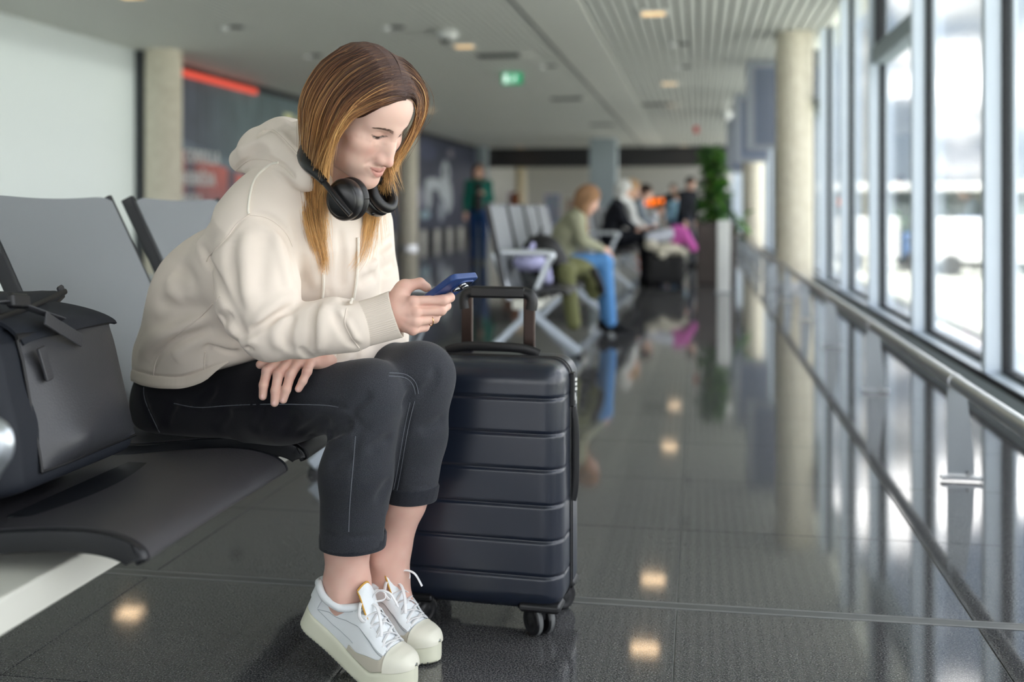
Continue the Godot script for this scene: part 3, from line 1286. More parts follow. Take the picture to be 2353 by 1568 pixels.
func build_benches() -> void:
	var weave := Image.create(64, 64, false, Image.FORMAT_L8)
	for y in 64:
		for x in 64:
			var v := 0.55 + 0.45 * sin(x * TAU / 8.0) * sin(y * TAU / 8.0)
			weave.set_pixel(x, y, Color(v, v, v))
	var wt := ImageTexture.create_from_image(weave)
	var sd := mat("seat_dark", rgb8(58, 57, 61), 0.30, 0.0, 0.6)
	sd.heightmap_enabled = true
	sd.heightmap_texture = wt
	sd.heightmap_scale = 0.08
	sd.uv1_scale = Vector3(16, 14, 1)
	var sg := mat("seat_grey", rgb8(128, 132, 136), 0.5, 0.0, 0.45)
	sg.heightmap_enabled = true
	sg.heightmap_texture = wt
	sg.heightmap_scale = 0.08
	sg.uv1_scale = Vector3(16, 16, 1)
	mat("rail_black", rgb8(20, 22, 27), 0.38)
	mat("beam_paint", rgb8(222, 222, 212), 0.4)
	mat("chrome_soft", rgb8(200, 206, 212), 0.3, 0.9)
	bench("beam_bench", "nearest grey and black beam bench carrying the seated woman and the black backpack", -0.76, [-1.665, -2.295, -2.925], [-0.9, -3.42], [-1.14, -3.25], -0.7, -3.6)
	bench("beam_bench", "second beam bench, where the child in blue jeans sits", -0.73, [-6.42, -7.05, -7.68, -8.31], [-6.35, -8.5], [-6.2, -8.66], -6.05, -8.75, true, -0.06)
	bench("beam_bench", "third beam bench, under the white-haired person in a dark coat", -0.73, [-11.75, -12.38, -13.01, -13.64], [-11.6, -13.8], [-11.42, -12.69], -11.3, -14.0, true, -0.06)
	bench("beam_bench", "farthest beam bench, under the man in grey and the child bending forward", -0.73, [-15.2, -15.83, -16.46, -17.09], [-14.9, -17.4], [-14.88], -14.7, -17.5, true, -0.06)


# rounded box grown from a cube grid; «shape» moves each point along its normal
func rounded_box(half: Vector3, r: float, n: Vector3i, shape: Callable, faces := [0, 1, 2, 3, 4, 5]) -> MB:
	var m := MB.new()
	var inner := half - Vector3.ONE * r
	for fi in faces:
		var ax: int = fi / 2
		var sg := 1.0 if fi % 2 == 1 else -1.0
		var a1 := (ax + 1) % 3
		var a2 := (ax + 2) % 3
		var first := m.v.size()
		for i in n[a1] + 1:
			for j in n[a2] + 1:
				var q := Vector3.ZERO
				q[ax] = sg * half[ax]
				q[a1] = (float(i) / n[a1] * 2.0 - 1.0) * half[a1]
				q[a2] = (float(j) / n[a2] * 2.0 - 1.0) * half[a2]
				var c := q.clamp(-inner, inner)
				var d := (q - c).normalized()
				var p := c + d * r
				p += d * shape.call(p, d)
				m.vert(p, d, Vector2(q[a1], q[a2]) * 4.0)
		for i in n[a1]:
			for j in n[a2]:
				var k := first + i * (n[a2] + 1) + j
				if sg > 0:
					m.quad(k, k + n[a2] + 1, k + n[a2] + 2, k + 1)
				else:
					m.quad(k, k + 1, k + n[a2] + 2, k + n[a2] + 1)
		m.soften(first)
		# the seams between the faces keep the round direction
		for i in range(first, m.v.size()):
			pass
	return m


func build_luggage() -> void:
	suitcase()
	backpack()


func suitcase() -> void:
	var r := D(0.970, 0, 0.242)
	var back := D(0.242, 0, -0.970)
	var wd := 0.365
	var dp := 0.225
	var lo := 0.052
	var hi := 0.562
	var corner := P(1288, 1400, 2.185)
	corner.y = 0.0
	var base := corner - r * (wd / 2) + back * (dp / 2)
	# local axes: x to the right along the face, y up, z out of the front
	var t := Transform3D(Basis(r, Vector3.UP, -back), base)
	var s := thing("suitcase", "dark navy ribbed hard-shell cabin suitcase standing beside the seated woman's legs", "suitcase", base)
	var shell := mat("shell", rgb8(25, 32, 46), 0.30, 0.0, 0.5)
	shell.heightmap_enabled = true
	shell.heightmap_texture = noise_tex(41, 256, 0.22, 2)
	shell.heightmap_scale = 0.006
	tri(shell, 6.0)
	shell.clearcoat_enabled = true
	shell.clearcoat = 0.25
	shell.clearcoat_roughness = 0.35
	mat("zip_black", rgb8(14, 15, 18), 0.5)
	mat("bronze", rgb8(64, 52, 48), 0.35, 0.7)
	var mid := (lo + hi) / 2
	var groove := func(p: Vector3, d: Vector3) -> float:
		var out := 0.0
		var y := p.y + mid
		for k in 6:
			var gy := 0.492 - 0.0728 * k
			var e := (y - gy) / 0.0032
			out -= 0.0042 * exp(-e * e)
		var front := smoothstep(-0.2, 0.35, d.z)
		return out * front * (1.0 - smoothstep(0.35, 0.75, absf(d.y)))
	for half_ in [1.0, -1.0]:
		var g := rounded_box(Vector3(wd / 2, (hi - lo) / 2, dp / 2 - 0.004), 0.042, Vector3i(48, 220, 20), groove if half_ > 0 else func(_p, _d): return 0.0, [0, 1, 2, 3, 5])
		# keep the half in front of the zip, turn it round for the back
		var m := MB.new()
		m.add(g, Transform3D())
		for i in m.v.size():
			m.v[i].z = maxf(m.v[i].z, 0.0035) if true else 0.0
		var out := MB.new()
		var turn := Basis() if half_ > 0 else Basis(Vector3.UP, PI)
		out.add(m, t * Transform3D(turn, Vector3(0, mid, 0)))
		obj("front_shell" if half_ > 0 else "back_shell", out, mats.shell, s)
	# zip band round the middle
	var band := MB.new()
	var outline := []
	var cr := 0.04
	for q in [[1, 1, 0], [-1, 1, 1], [-1, -1, 2], [1, -1, 3]]:
		for k in 9:
			var a: float = (q[2] + k / 8.0) * PI / 2
			outline.append(Vector2(q[0] * (wd / 2 - cr) + cos(a) * cr, q[1] * ((hi - lo) / 2 - cr) + sin(a) * cr + mid))
	for dz in [[-0.004, 0.004, 0.0008], [0.008, 0.0115, 0.0022], [-0.0115, -0.008, 0.0022]]:
		var rings := []
		for e in [[dz[0], -0.004], [dz[0], dz[2]], [dz[1], dz[2]], [dz[1], -0.004]]:
			var ring := PackedVector3Array()
			for p in outline:
				var c := Vector2(0, mid)
				var dir: Vector2 = (p - Vector2(clampf(p.x, -wd / 2 + cr, wd / 2 - cr), clampf(p.y, lo + cr, hi - cr))).normalized()
				ring.append(t * Vector3(p.x + dir.x * e[1], p.y + dir.y * e[1], e[0]))
			rings.append(ring)
		band.loft(rings, true, false)
	obj("zip", band, mats.zip_black, s)
	# telescopic handle
	for x in [-0.072, 0.072]:
		var b := MB.new()
		b.box(t * Transform3D(Basis(), Vector3(x, 0.608, -0.085)), Vector3(0.026, 0.16, 0.013), 0.003)
		b.box(t * Transform3D(Basis(), Vector3(x, 0.565, -0.085)), Vector3(0.036, 0.012, 0.02), 0.003)
		obj("handle_bar", b, mats.bronze, s)
	var gpath := [Vector3(-0.076, 0.655, -0.085), Vector3(-0.078, 0.677, -0.085), Vector3(-0.066, 0.691, -0.085), Vector3(-0.03, 0.693, -0.085), Vector3(0.03, 0.693, -0.085), Vector3(0.066, 0.691, -0.085), Vector3(0.078, 0.677, -0.085), Vector3(0.076, 0.655, -0.085)]
	var gp := []
	for p in curve(gpath, 48):
		gp.append(t * p)
	var grip := MB.new()
	grip.tube(gp, Vector2(0.013, 0.0125), 14, t.basis.z)
	grip.box(t * Transform3D(Basis(), Vector3(0, 0.693, -0.085)), Vector3(0.13, 0.026, 0.027), 0.006)
	obj("handle_grip", grip, mats.black_plastic, s)
	# carrying handles: a strap on top and one on the side
	var strap := []
	for k in 25:
		var u := k / 24.0 * 2.0 - 1.0
		strap.append(t * Vector3(u * 0.105 + 0.0, 0.564 + 0.013 * (1.0 - u * u * u * u), -0.035))
	var st := MB.new()
	st.tube(strap, Vector2(0.0105, 0.0035), 10, t.basis.z)
	obj("top_handle", st, mats.black_plastic, s)
	var side := []
	for k in 25:
		var u := k / 24.0 * 2.0 - 1.0
		side.append(t * Vector3(wd / 2 + 0.001 + 0.007 * (1.0 - u * u * u * u), 0.36 + u * 0.098, 0.0))
	var sh := MB.new()
	sh.tube(side, Vector2(0.0035, 0.0105), 10, t.basis.x)
	obj("side_handle", sh, mats.black_plastic, s)
	# combination lock on the side
	var lk := MB.new()
	lk.box(t * Transform3D(Basis(), Vector3(wd / 2 + 0.004, 0.497, 0.002)), Vector3(0.012, 0.072, 0.024), 0.003)
	var lock := obj("lock", lk, mats.black_plastic, s)
	var dials := MB.new()
	for k in 3:
		var w := Transform3D(Basis(), Vector3(wd / 2 + 0.008, 0.519 - k * 0.01, 0.002))
		dials.tube([t * (w * Vector3(0, 0.003, 0)), t * (w * Vector3(0, -0.003, 0))], 0.006, 14)
	obj("dial", dials, mats.steel, lock)
	var pull := MB.new()
	pull.box(t * Transform3D(Basis(), Vector3(wd / 2 + 0.009, 0.483, 0.006)), Vector3(0.006, 0.018, 0.006), 0.002)
	pull.box(t * Transform3D(Basis(), Vector3(wd / 2 + 0.009, 0.473, -0.004)), Vector3(0.006, 0.018, 0.006), 0.002)
	obj("zip_pull", pull, mats.steel, lock)
	# corner guards and double wheels
	for x in [-1.0, 1.0]:
		for z in [-1.0, 1.0]:
			var c := Vector3(x * (wd / 2 - 0.047), 0, z * (dp / 2 - 0.034))
			var gd := MB.new()
			gd.box(t * Transform3D(Basis(), c + Vector3(0, 0.064, 0)), Vector3(0.09, 0.02, 0.064), 0.008)
			gd.tube([t * (c + Vector3(0, 0.06, 0)), t * (c + Vector3(0, 0.034, 0))], [0.014, 0.011], 14)
			obj("wheel_housing", gd, mats.black_plastic, s)
			var turn := Basis(Vector3.UP, 0.80 if x * z > 0 else -0.6)
			for k in [-1.0, 1.0]:
				var wc: Vector3 = c + turn * Vector3(k * 0.0145, 0, -0.008)
				var ax := (turn * Vector3(k, 0, 0)).normalized()
				var w := MB.new()
				var pts := []
				for q in [[-0.008, 0.026], [-0.006, 0.030], [0.005, 0.030], [0.008, 0.027], [0.008, 0.021], [0.0065, 0.020], [0.0065, 0.012], [0.009, 0.011], [0.009, 0.004]]:
					pts.append(q)
				var rings := []
				for q in pts:
					var ring := PackedVector3Array()
					var e1 := Vector3.UP
					var e2 := ax.cross(e1)
					for j in 28:
						var a := TAU * j / 28
						ring.append(t * (wc + Vector3(0, 0.0305, 0) + ax * q[0] + e1 * (cos(a) * q[1]) + e2 * (sin(a) * q[1])))
					rings.append(ring)
				w.loft(rings)
				var wh := obj("wheel", w, mats.black_plastic, s)
				var ty := MB.new()
				var tr := []
				for q in [[-0.005, 0.0295], [-0.003, 0.0312], [0.003, 0.0312], [0.005, 0.0295]]:
					var ring := PackedVector3Array()
					var e1 := Vector3.UP
					var e2 := ax.cross(e1)
					for j in 28:
						var a := TAU * j / 28
						ring.append(t * (wc + Vector3(0, 0.0312, 0) + ax * q[0] + e1 * (cos(a) * q[1]) + e2 * (sin(a) * q[1])))
					tr.append(ring)
				ty.loft(tr, true, false)
				obj("tyre", ty, mats.tyre_grey, wh)


func backpack() -> void:
	mat("leather", rgb8(56, 57, 61), 0.4, 0.0, 0.5)
	var ny := mat("nylon", rgb8(30, 34, 42), 0.62, 0.0, 0.4)
	ny.heightmap_enabled = true
	ny.heightmap_texture = noise_tex(51, 256, 0.3, 2)
	ny.heightmap_scale = 0.05
	tri(ny, 10.0)
	mats.leather.heightmap_enabled = true
	mats.leather.heightmap_texture = noise_tex(52, 256, 0.12, 3)
	mats.leather.heightmap_scale = 0.03
	tri(mats.leather, 7.0)
	# local: x along the bag's width (away from the lens), y up, z out of the front (to the windows)
	var base := Vector3(-1.118, 0.420, -1.668)
	var lean := 0.20
	var ba := Basis(Vector3(0, 0, -1), Vector3.UP, Vector3(1, 0, 0))
	var t := Transform3D(ba * Basis(Vector3.RIGHT, -lean), base)
	var b := thing("backpack", "black nylon and leather backpack leaning on the nearest seat, its roll top half open", "backpack", base)
	# body: rounded rectangles from the bottom to the roll top
	var sec := [[0.0, 0.155, 0.075, 0.03, 0.0], [0.006, 0.178, 0.095, 0.04, 0.0], [0.03, 0.188, 0.105, 0.045, 0.0], [0.10, 0.19, 0.108, 0.045, 0.0], [0.18, 0.186, 0.102, 0.045, -0.002], [0.225, 0.186, 0.096, 0.045, -0.006], [0.240, 0.184, 0.088, 0.04, -0.012], [0.262, 0.160, 0.066, 0.03, -0.03], [0.285, 0.120, 0.046, 0.025, -0.042], [0.300, 0.080, 0.030, 0.02, -0.045]]
	var rings := []
	var prof := []
	for q in sec:
		prof.append(q)
	for k in 61:
		var s := k / 60.0 * (sec.size() - 1)
		var i := mini(int(s), sec.size() - 2)
		var f := s - i
		var v := []
		for c in 5:
			v.append(cubic_interpolate(sec[i][c], sec[i + 1][c], sec[maxi(i - 1, 0)][c], sec[mini(i + 2, sec.size() - 1)][c], f))
		var ring := PackedVector3Array()
		var cr: float = minf(v[3], minf(v[1], v[2]) * 0.95)
		for q in [[1, 1, 0], [-1, 1, 1], [-1, -1, 2], [1, -1, 3]]:
			for e in 8:
				var a: float = (q[2] + e / 8.0) * PI / 2
				var x: float = q[0] * (v[1] - cr) + cos(a) * cr
				var z: float = q[1] * (v[2] - cr) + sin(a) * cr
				var wob := 0.004 * sin(x * 31.0 + v[0] * 23.0) * sin(v[0] * 17.0 + 1.0)
				ring.append(t * Vector3(x, v[0], -(z + wob) + v[4] * 0.0) )
		rings.append(ring)
	var body := MB.new()
	body.loft(rings)
	obj("body", body, mats.nylon, b)
	# leather front pocket, swelling towards its lower edge
	var pk := []
	for i in 25:
		var fy := i / 24.0
		var row := PackedVector3Array()
		for j in 25:
			var u := j / 24.0 * 2.0 - 1.0
			var edge := (1.0 - pow(absf(u), 6.0)) * (1.0 - pow(absf(fy * 2.0 - 1.0), 8.0))
			var bulge := 0.006 * edge + 0.022 * (1.0 - u * u) * sin(PI * pow(fy, 0.6)) + 0.012 * exp(-pow((u + 0.45) * 3.0, 2)) * exp(-pow((fy - 0.14) * 7.0, 2))
			var wx := 0.143 - 0.008 * fy
			row.append(t * Vector3(u * wx + 0.026, 0.024 + fy * 0.212, 0.106 - 0.004 * fy + bulge - 0.003 * smoothstep(0.8, 1.0, fy)))
		pk.append(row)
	var pm := MB.new()
	pm.sheet(pk, 0.006)
	var pocket := obj("front_pocket", pm, mats.leather, b)
	# piping round the pocket and zip along its top
	var rim := []
	for i in 25:
		rim.append(pk[i][0])
	var left_edge := MB.new()
	left_edge.tube(rim, 0.0026, 8)
	var rim2 := []
	for j in 25:
		rim2.append(pk[0][j])
	left_edge.tube(rim2, 0.0026, 8)
	obj("piping", left_edge, mats.zip_black, pocket)
	var zl := []
	for j in 25:
		zl.append(pk[24][j] + t.basis.y * 0.003)
	var zm := MB.new()
	zm.tube(zl, Vector2(0.007, 0.003), 8, t.basis.z)
	obj("pocket_zip", zm, mats.zip_black, pocket)
	var tabp := MB.new()
	tabp.box(t * Transform3D(Basis(Vector3(0, 0, 1), 0.16), Vector3(-0.082, 0.190, 0.122)), Vector3(0.020, 0.056, 0.006), 0.002)
	obj("zip_tab", tabp, mats.leather, pocket)
	# flap over the top of the front, its free corner at the far end
	var fl := []
	for i in 13:
		var fy := i / 12.0
		var row := PackedVector3Array()
		for j in 21:
			var u := j / 20.0
			var lo := Vector3(lerpf(-0.10, 0.193, u), 0.232 + 0.006 * u - 0.006 * pow(absf(u * 2.0 - 1.0), 6), 0.104)
			var hi := Vector3(lerpf(-0.12, 0.085, u), 0.296, 0.040)
			var p := lo.lerp(hi, fy)
			p.z += 0.016 * sin(fy * PI)
			p.x -= 0.012 * pow(u, 8.0) * pow(absf(fy * 2.0 - 1.0), 6.0)
			row.append(t * p)
		fl.append(row)
	var fm := MB.new()
	fm.sheet(fl, 0.006)
	obj("flap", fm, mats.nylon, b)
	# roll top: a stiff wedge that narrows to the open zip's far end
	var wr := []
	var zip_a := []
	var zip_b := []
	for k in 25:
		var u := k / 24.0
		var x := lerpf(-0.20, 0.170, u)
		var lo := lerpf(0.215, 0.306, pow(u, 1.15))
		var hi := 0.346 - 0.030 * u - 0.004 * sin(u * PI)
		var zf := lerpf(0.070, 0.018, pow(u, 1.4)) + 0.012 * sin(u * PI)
		var zb := lerpf(-0.075, -0.020, u)
		if k >= 23:
			hi = lerpf(hi, lo + 0.006, (k - 22) / 2.0)
		wr.append(PackedVector3Array([t * Vector3(x, lo, zb * 0.6), t * Vector3(x, lo - 0.004, zf * 0.75), t * Vector3(x, lerpf(lo, hi, 0.22), zf + 0.006), t * Vector3(x, lerpf(lo, hi, 0.42), zf + 0.002), t * Vector3(x, lerpf(lo, hi, 0.75), zf * 0.70), t * Vector3(x, hi - 0.003, zf * 0.25), t * Vector3(x, hi, zb * 0.3), t * Vector3(x, hi - 0.006, zb * 0.8), t * Vector3(x, lerpf(lo, hi, 0.5), zb)]))
		zip_a.append(wr[-1][3] + t.basis.z * 0.001)
		zip_b.append(wr[-1][1] + t.basis.z * 0.001)
	wr.reverse()
	var wm := MB.new()
	wm.loft(wr)
	var roll := obj("roll_top", wm, mats.nylon, b)
	for q in [zip_a, zip_b]:
		var zt := MB.new()
		zt.tube(q, Vector2(0.005, 0.0025), 8, t.basis.z)
		obj("zip", zt, mats.zip_black, roll)
	var zs := MB.new()
	zs.box(t * Transform3D(Basis(Vector3(0, 0, 1), 0.25), Vector3(0.166, 0.312, 0.014)), Vector3(0.018, 0.018, 0.008), 0.003)
	obj("zip_end", zs, mats.leather, roll)
	# closing strap with buckle and tongue
	var sp := []
	for q in [[-0.2, 0.296, 0.085], [-0.13, 0.300, 0.098], [-0.085, 0.288, 0.104], [-0.05, 0.272, 0.112], [-0.01, 0.256, 0.118]]:
		sp.append(t * Vector3(q[0], q[1], q[2]))
	var sm := MB.new()
	sm.tube(curve(sp, 24), Vector2(0.0025, 0.0105), 8, t.basis.z)
	var strap := obj("strap", sm, mats.leather, b)
	var bm := MB.new()
	bm.box(t * Transform3D(Basis(Vector3(0, 0, 1), -0.12), Vector3(-0.098, 0.297, 0.106)), Vector3(0.048, 0.024, 0.016), 0.005)
	obj("buckle", bm, mats.black_plastic, strap)
	var tm := MB.new()
	tm.box(t * Transform3D(Basis(Vector3(0, 0, 1), -0.50), Vector3(-0.015, 0.238, 0.122)), Vector3(0.105, 0.024, 0.004), 0.002)
	obj("strap_end", tm, mats.leather, strap)


# head axes in the hall: her left, up, forward; about two metres from the lens
const HEAD_SCALE := 0.94
var head_t: Transform3D
var F_head: Field
var F_top: Field
var F_jeans: Field
var F_body: Field
var F_hand_r: Field
var F_hand_l: Field


func eye_hit(f: Field, px: float, py: float) -> Vector3:
	var from := Vector3(0, EYE, 0)
	return f.hit(from, (P(px, py, 1.0) - from).normalized(), 1.6, 3.2)


# pixel pairs laid on a surface, lifted a little along its normal
func on(f: Field, pts: Array, lift := 0.0, steps := 0) -> Array:
	var out := []
	var flat := []
	for q in pts:
		flat.append(Vector3(q[0], q[1], 0))
	if steps > 0:
		flat = curve(flat, steps)
	for q in flat:
		var p := eye_hit(f, q.x, q.y)
		if p != Vector3.INF:
			out.append(p + f.grad(p) * lift)
	return out


func head_field() -> void:
	var f := Field.new(Vector3(-0.095, -0.135, -0.125), Vector3(0.095, 0.145, 0.13), 0.0021)
	# skull and face
	f.ell(Vector3(0, 0.040, -0.012), Vector3(0.073, 0.088, 0.094), 0.01)
	f.ell(Vector3(0, -0.012, 0.022), Vector3(0.0625, 0.094, 0.062), 0.03)
	f.ell(Vector3(0, 0.045, 0.040), Vector3(0.056, 0.045, 0.0455), 0.03)
	for s in [-1.0, 1.0]:
		f.cone(Vector3(0.047 * s, -0.066, 0.004), Vector3(0.012 * s, -0.104, 0.066), 0.017, 0.014, 0.03)
		f.ell(Vector3(0.041 * s, -0.025, 0.052), Vector3(0.025, 0.020, 0.023), 0.025)
		f.ell(Vector3(0.036 * s, -0.062, 0.050), Vector3(0.022, 0.022, 0.020), 0.025)
	f.ell(Vector3(0, -0.103, 0.072), Vector3(0.019, 0.015, 0.0165), 0.02)
	f.ell(Vector3(0, -0.068, 0.062), Vector3(0.031, 0.026, 0.0275), 0.02)
	# brow and eye sockets
	for s in [-1.0, 1.0]:
		f.cone(Vector3(0.012 * s, 0.0175, 0.0805), Vector3(0.044 * s, 0.0195, 0.062), 0.0075, 0.0065, 0.016)
		f.ell(Vector3(0.030 * s, 0.0045, 0.0925), Vector3(0.0185, 0.0105, 0.0150), 0.014, 1)
	# nose
	f.cone(Vector3(0, 0.009, 0.0800), Vector3(0, -0.020, 0.0915), 0.0070, 0.0075, 0.020)
	f.cone(Vector3(0, -0.018, 0.0905), Vector3(0, -0.0455, 0.1020), 0.0070, 0.0094, 0.016)
	for s in [-1.0, 1.0]:
		f.ell(Vector3(0.0130 * s, -0.0465, 0.0910), Vector3(0.0070, 0.0072, 0.0090), 0.011)
	for s in [-1.0, 1.0]:
		f.cone(Vector3(0.0085 * s, -0.012, 0.0790), Vector3(0.0130 * s, -0.044, 0.0830), 0.0050, 0.0065, 0.016)
	f.cone(Vector3(0, -0.052, 0.098), Vector3(0, -0.056, 0.090), 0.0045, 0.0045, 0.006)
	for s in [-1.0, 1.0]:
		f.ell(Vector3(0.0068 * s, -0.0545, 0.0965), Vector3(0.0032, 0.0032, 0.0055), 0.003, 1)
	# lids: the upper lid is drawn far down, she looks at the phone
	for s in [-1.0, 1.0]:
		var c := Vector3(0.0305 * s, 0.0040, 0.0655)
		f.ell(c, Vector3(0.0150, 0.0125, 0.0130), 0.0035)
		f.fold([c + Vector3(-0.0145 * s, 0.0008, 0.0075), c + Vector3(-0.008 * s, -0.0045, 0.0118), c + Vector3(0.0, -0.0065, 0.0125), c + Vector3(0.008 * s, -0.0050, 0.0105), c + Vector3(0.0140 * s, -0.0015, 0.0065)], 0.0016, 0.0022)
		f.fold([c + Vector3(-0.0120 * s, 0.0060, 0.0090), c + Vector3(-0.004 * s, 0.0095, 0.0110), c + Vector3(0.006 * s, 0.0090, 0.0095), c + Vector3(0.0145 * s, 0.0040, 0.0050)], 0.0018, 0.0016)
	# mouth: lips closed, corners raised in a slight smile
	for s in [-1.0, 1.0]:
		f.cone(Vector3(0.0265 * s, -0.0648, 0.0765), Vector3(0.0060 * s, -0.0690, 0.0885), 0.0022, 0.0046, 0.008)
		f.cone(Vector3(0.0245 * s, -0.0680, 0.0765), Vector3(0.0060 * s, -0.0795, 0.0870), 0.0026, 0.0050, 0.008)
	f.cone(Vector3(-0.005, -0.0795, 0.0872), Vector3(0.005, -0.0795, 0.0872), 0.0052, 0.0052, 0.006)
	f.fold([Vector3(-0.0315, -0.0618, 0.0740), Vector3(-0.0270, -0.0652, 0.0785), Vector3(-0.018, -0.0704, 0.0850), Vector3(-0.008, -0.0740, 0.0915), Vector3(0, -0.0738, 0.0930), Vector3(0.008, -0.0740, 0.0915), Vector3(0.018, -0.0704, 0.0850), Vector3(0.0270, -0.0652, 0.0785), Vector3(0.0315, -0.0618, 0.0740)], 0.0020, 0.0030)
	f.fold([Vector3(0, -0.0555, 0.0955), Vector3(0, -0.0625, 0.0955)], 0.0030, 0.0012)
	for s in [-1.0, 1.0]:
		f.fold([Vector3(0.0185 * s, -0.0400, 0.0890), Vector3(0.0270 * s, -0.0500, 0.0835), Vector3(0.0335 * s, -0.0600, 0.0765), Vector3(0.0360 * s, -0.0680, 0.0720)], 0.0040, 0.0022)
	for s in [-1.0, 1.0]:
		f.smooth(Vector3(0.064 * s, -0.005, 0.050) - Vector3(0.016, 0.035, 0.03), Vector3(0.064 * s, -0.005, 0.050) + Vector3(0.016, 0.035, 0.03), 5)
	f.smooth(Vector3(-0.03, -0.045, 0.06), Vector3(0.03, -0.01, 0.12), 2)
	# ears
	for s in [-1.0, 1.0]:
		var e := Basis(Vector3.UP, 0.35 * s) * Basis(Vector3.RIGHT, -0.15)
		f.ell(Vector3(0.071 * s, -0.006, -0.008), Vector3(0.0075, 0.030, 0.0175), 0.004, 0, e)
		f.ell(Vector3(0.077 * s, -0.002, -0.005), Vector3(0.0045, 0.018, 0.010), 0.004, 1, e)
		f.ell(Vector3(0.070 * s, -0.031, -0.002), Vector3(0.006, 0.009, 0.008), 0.004)
	# down into the neck
	f.cone(Vector3(0, -0.045, -0.025), Vector3(0, -0.15, -0.045), 0.056, 0.056, 0.03)
	F_head = f


func head_paint(p: Vector3, _n: Vector3) -> Color:
	var x := absf(p.x)
	var c := vc(230, 194, 178)
	var g := func(cx: float, cy: float, rx: float, ry: float) -> float:
		var e := Vector2((x - cx) / rx, (p.y - cy) / ry).length()
		return exp(-e * e)
	if p.z > 0.02:
		c = c.lerp(vc(218, 150, 136), 0.40 * g.call(0.038, -0.032, 0.020, 0.018))
		c = c.lerp(vc(214, 146, 132), 0.45 * g.call(0.0, -0.046, 0.014, 0.012))
		c = c.lerp(vc(196, 138, 118), 0.35 * g.call(0.031, 0.0035, 0.018, 0.011))
		c = c.lerp(vc(216, 160, 142), 0.30 * g.call(0.0, -0.104, 0.018, 0.012))
		# lips
		if p.z > 0.074:
			var up := -0.0632 - 0.0010 * pow(x / 0.026, 1.5)
			var lo := -0.0862 + 0.0205 * pow(x / 0.026, 1.8)
			var m := smoothstep(up + 0.0012, up - 0.0012, p.y) * smoothstep(lo - 0.0012, lo + 0.0012, p.y) * smoothstep(0.0285, 0.0240, x)
			c = c.lerp(vc(206, 142, 132), 0.8 * m)
			var line := absf(p.y + 0.0738 - 0.0086 * pow(x / 0.027, 1.7))
			c = c.lerp(vc(128, 64, 58), 0.75 * exp(-pow(line / 0.0011, 2)) * smoothstep(0.0300, 0.0250, x))
		# nostrils
		c = c.lerp(vc(110, 56, 48), 0.8 * g.call(0.0068, -0.0560, 0.0030, 0.0022) * smoothstep(0.088, 0.092, p.z))
		# narrow opening between the lids: white, iris, dark lash line
		var s := (x - 0.0305) / 0.0145
		if absf(s) < 1.25 and p.z > 0.055:
			var mid := -0.0021 + 0.0050 * s * s - 0.0012 * s
			var open := 0.0024 * (1.0 - s * s)
			var inside := smoothstep(open + 0.0004, open - 0.0004, absf(p.y - mid)) if open > 0.0003 else 0.0
			var ball := vc(186, 172, 164).lerp(vc(64, 48, 38), smoothstep(0.42, 0.32, absf(s - 0.05)))
			c = c.lerp(ball, inside)
			c = c.lerp(vc(40, 26, 22), 0.92 * exp(-pow((p.y - mid - open - 0.0003) / 0.0010, 2)) * smoothstep(1.22, 0.95, absf(s)))
			c = c.lerp(vc(120, 78, 68), 0.6 * exp(-pow((p.y - mid + open + 0.0002) / 0.0008, 2)) * smoothstep(1.1, 0.9, absf(s)))
	return c


func hand_bones(f: Field, wrist: Vector3, palm: Array, fingers: Array, rw: float) -> void:
	# palm: one point per finger root; fingers: chains of [point, radius]
	for k in palm.size():
		f.cone(wrist.lerp(palm[k][0], 0.12), palm[k][0], rw * 0.62, palm[k][1], 0.012)
	for k in palm.size() - 1:
		f.cone(palm[k][0].lerp(wrist, 0.2), palm[k + 1][0].lerp(wrist, 0.2), palm[k][1] * 1.05, palm[k + 1][1] * 1.05, 0.010)
	for ch in fingers:
		for i in ch.size() - 1:
			f.cone(ch[i][0], ch[i + 1][0], ch[i][1], ch[i + 1][1], 0.0035)


func chain(pts: Array) -> Array:
	var out := []
	for q in pts:
		out.append([P(q[0], q[1], q[2]), q[3]])
	return out


var nails_r := []
var nails_l := []


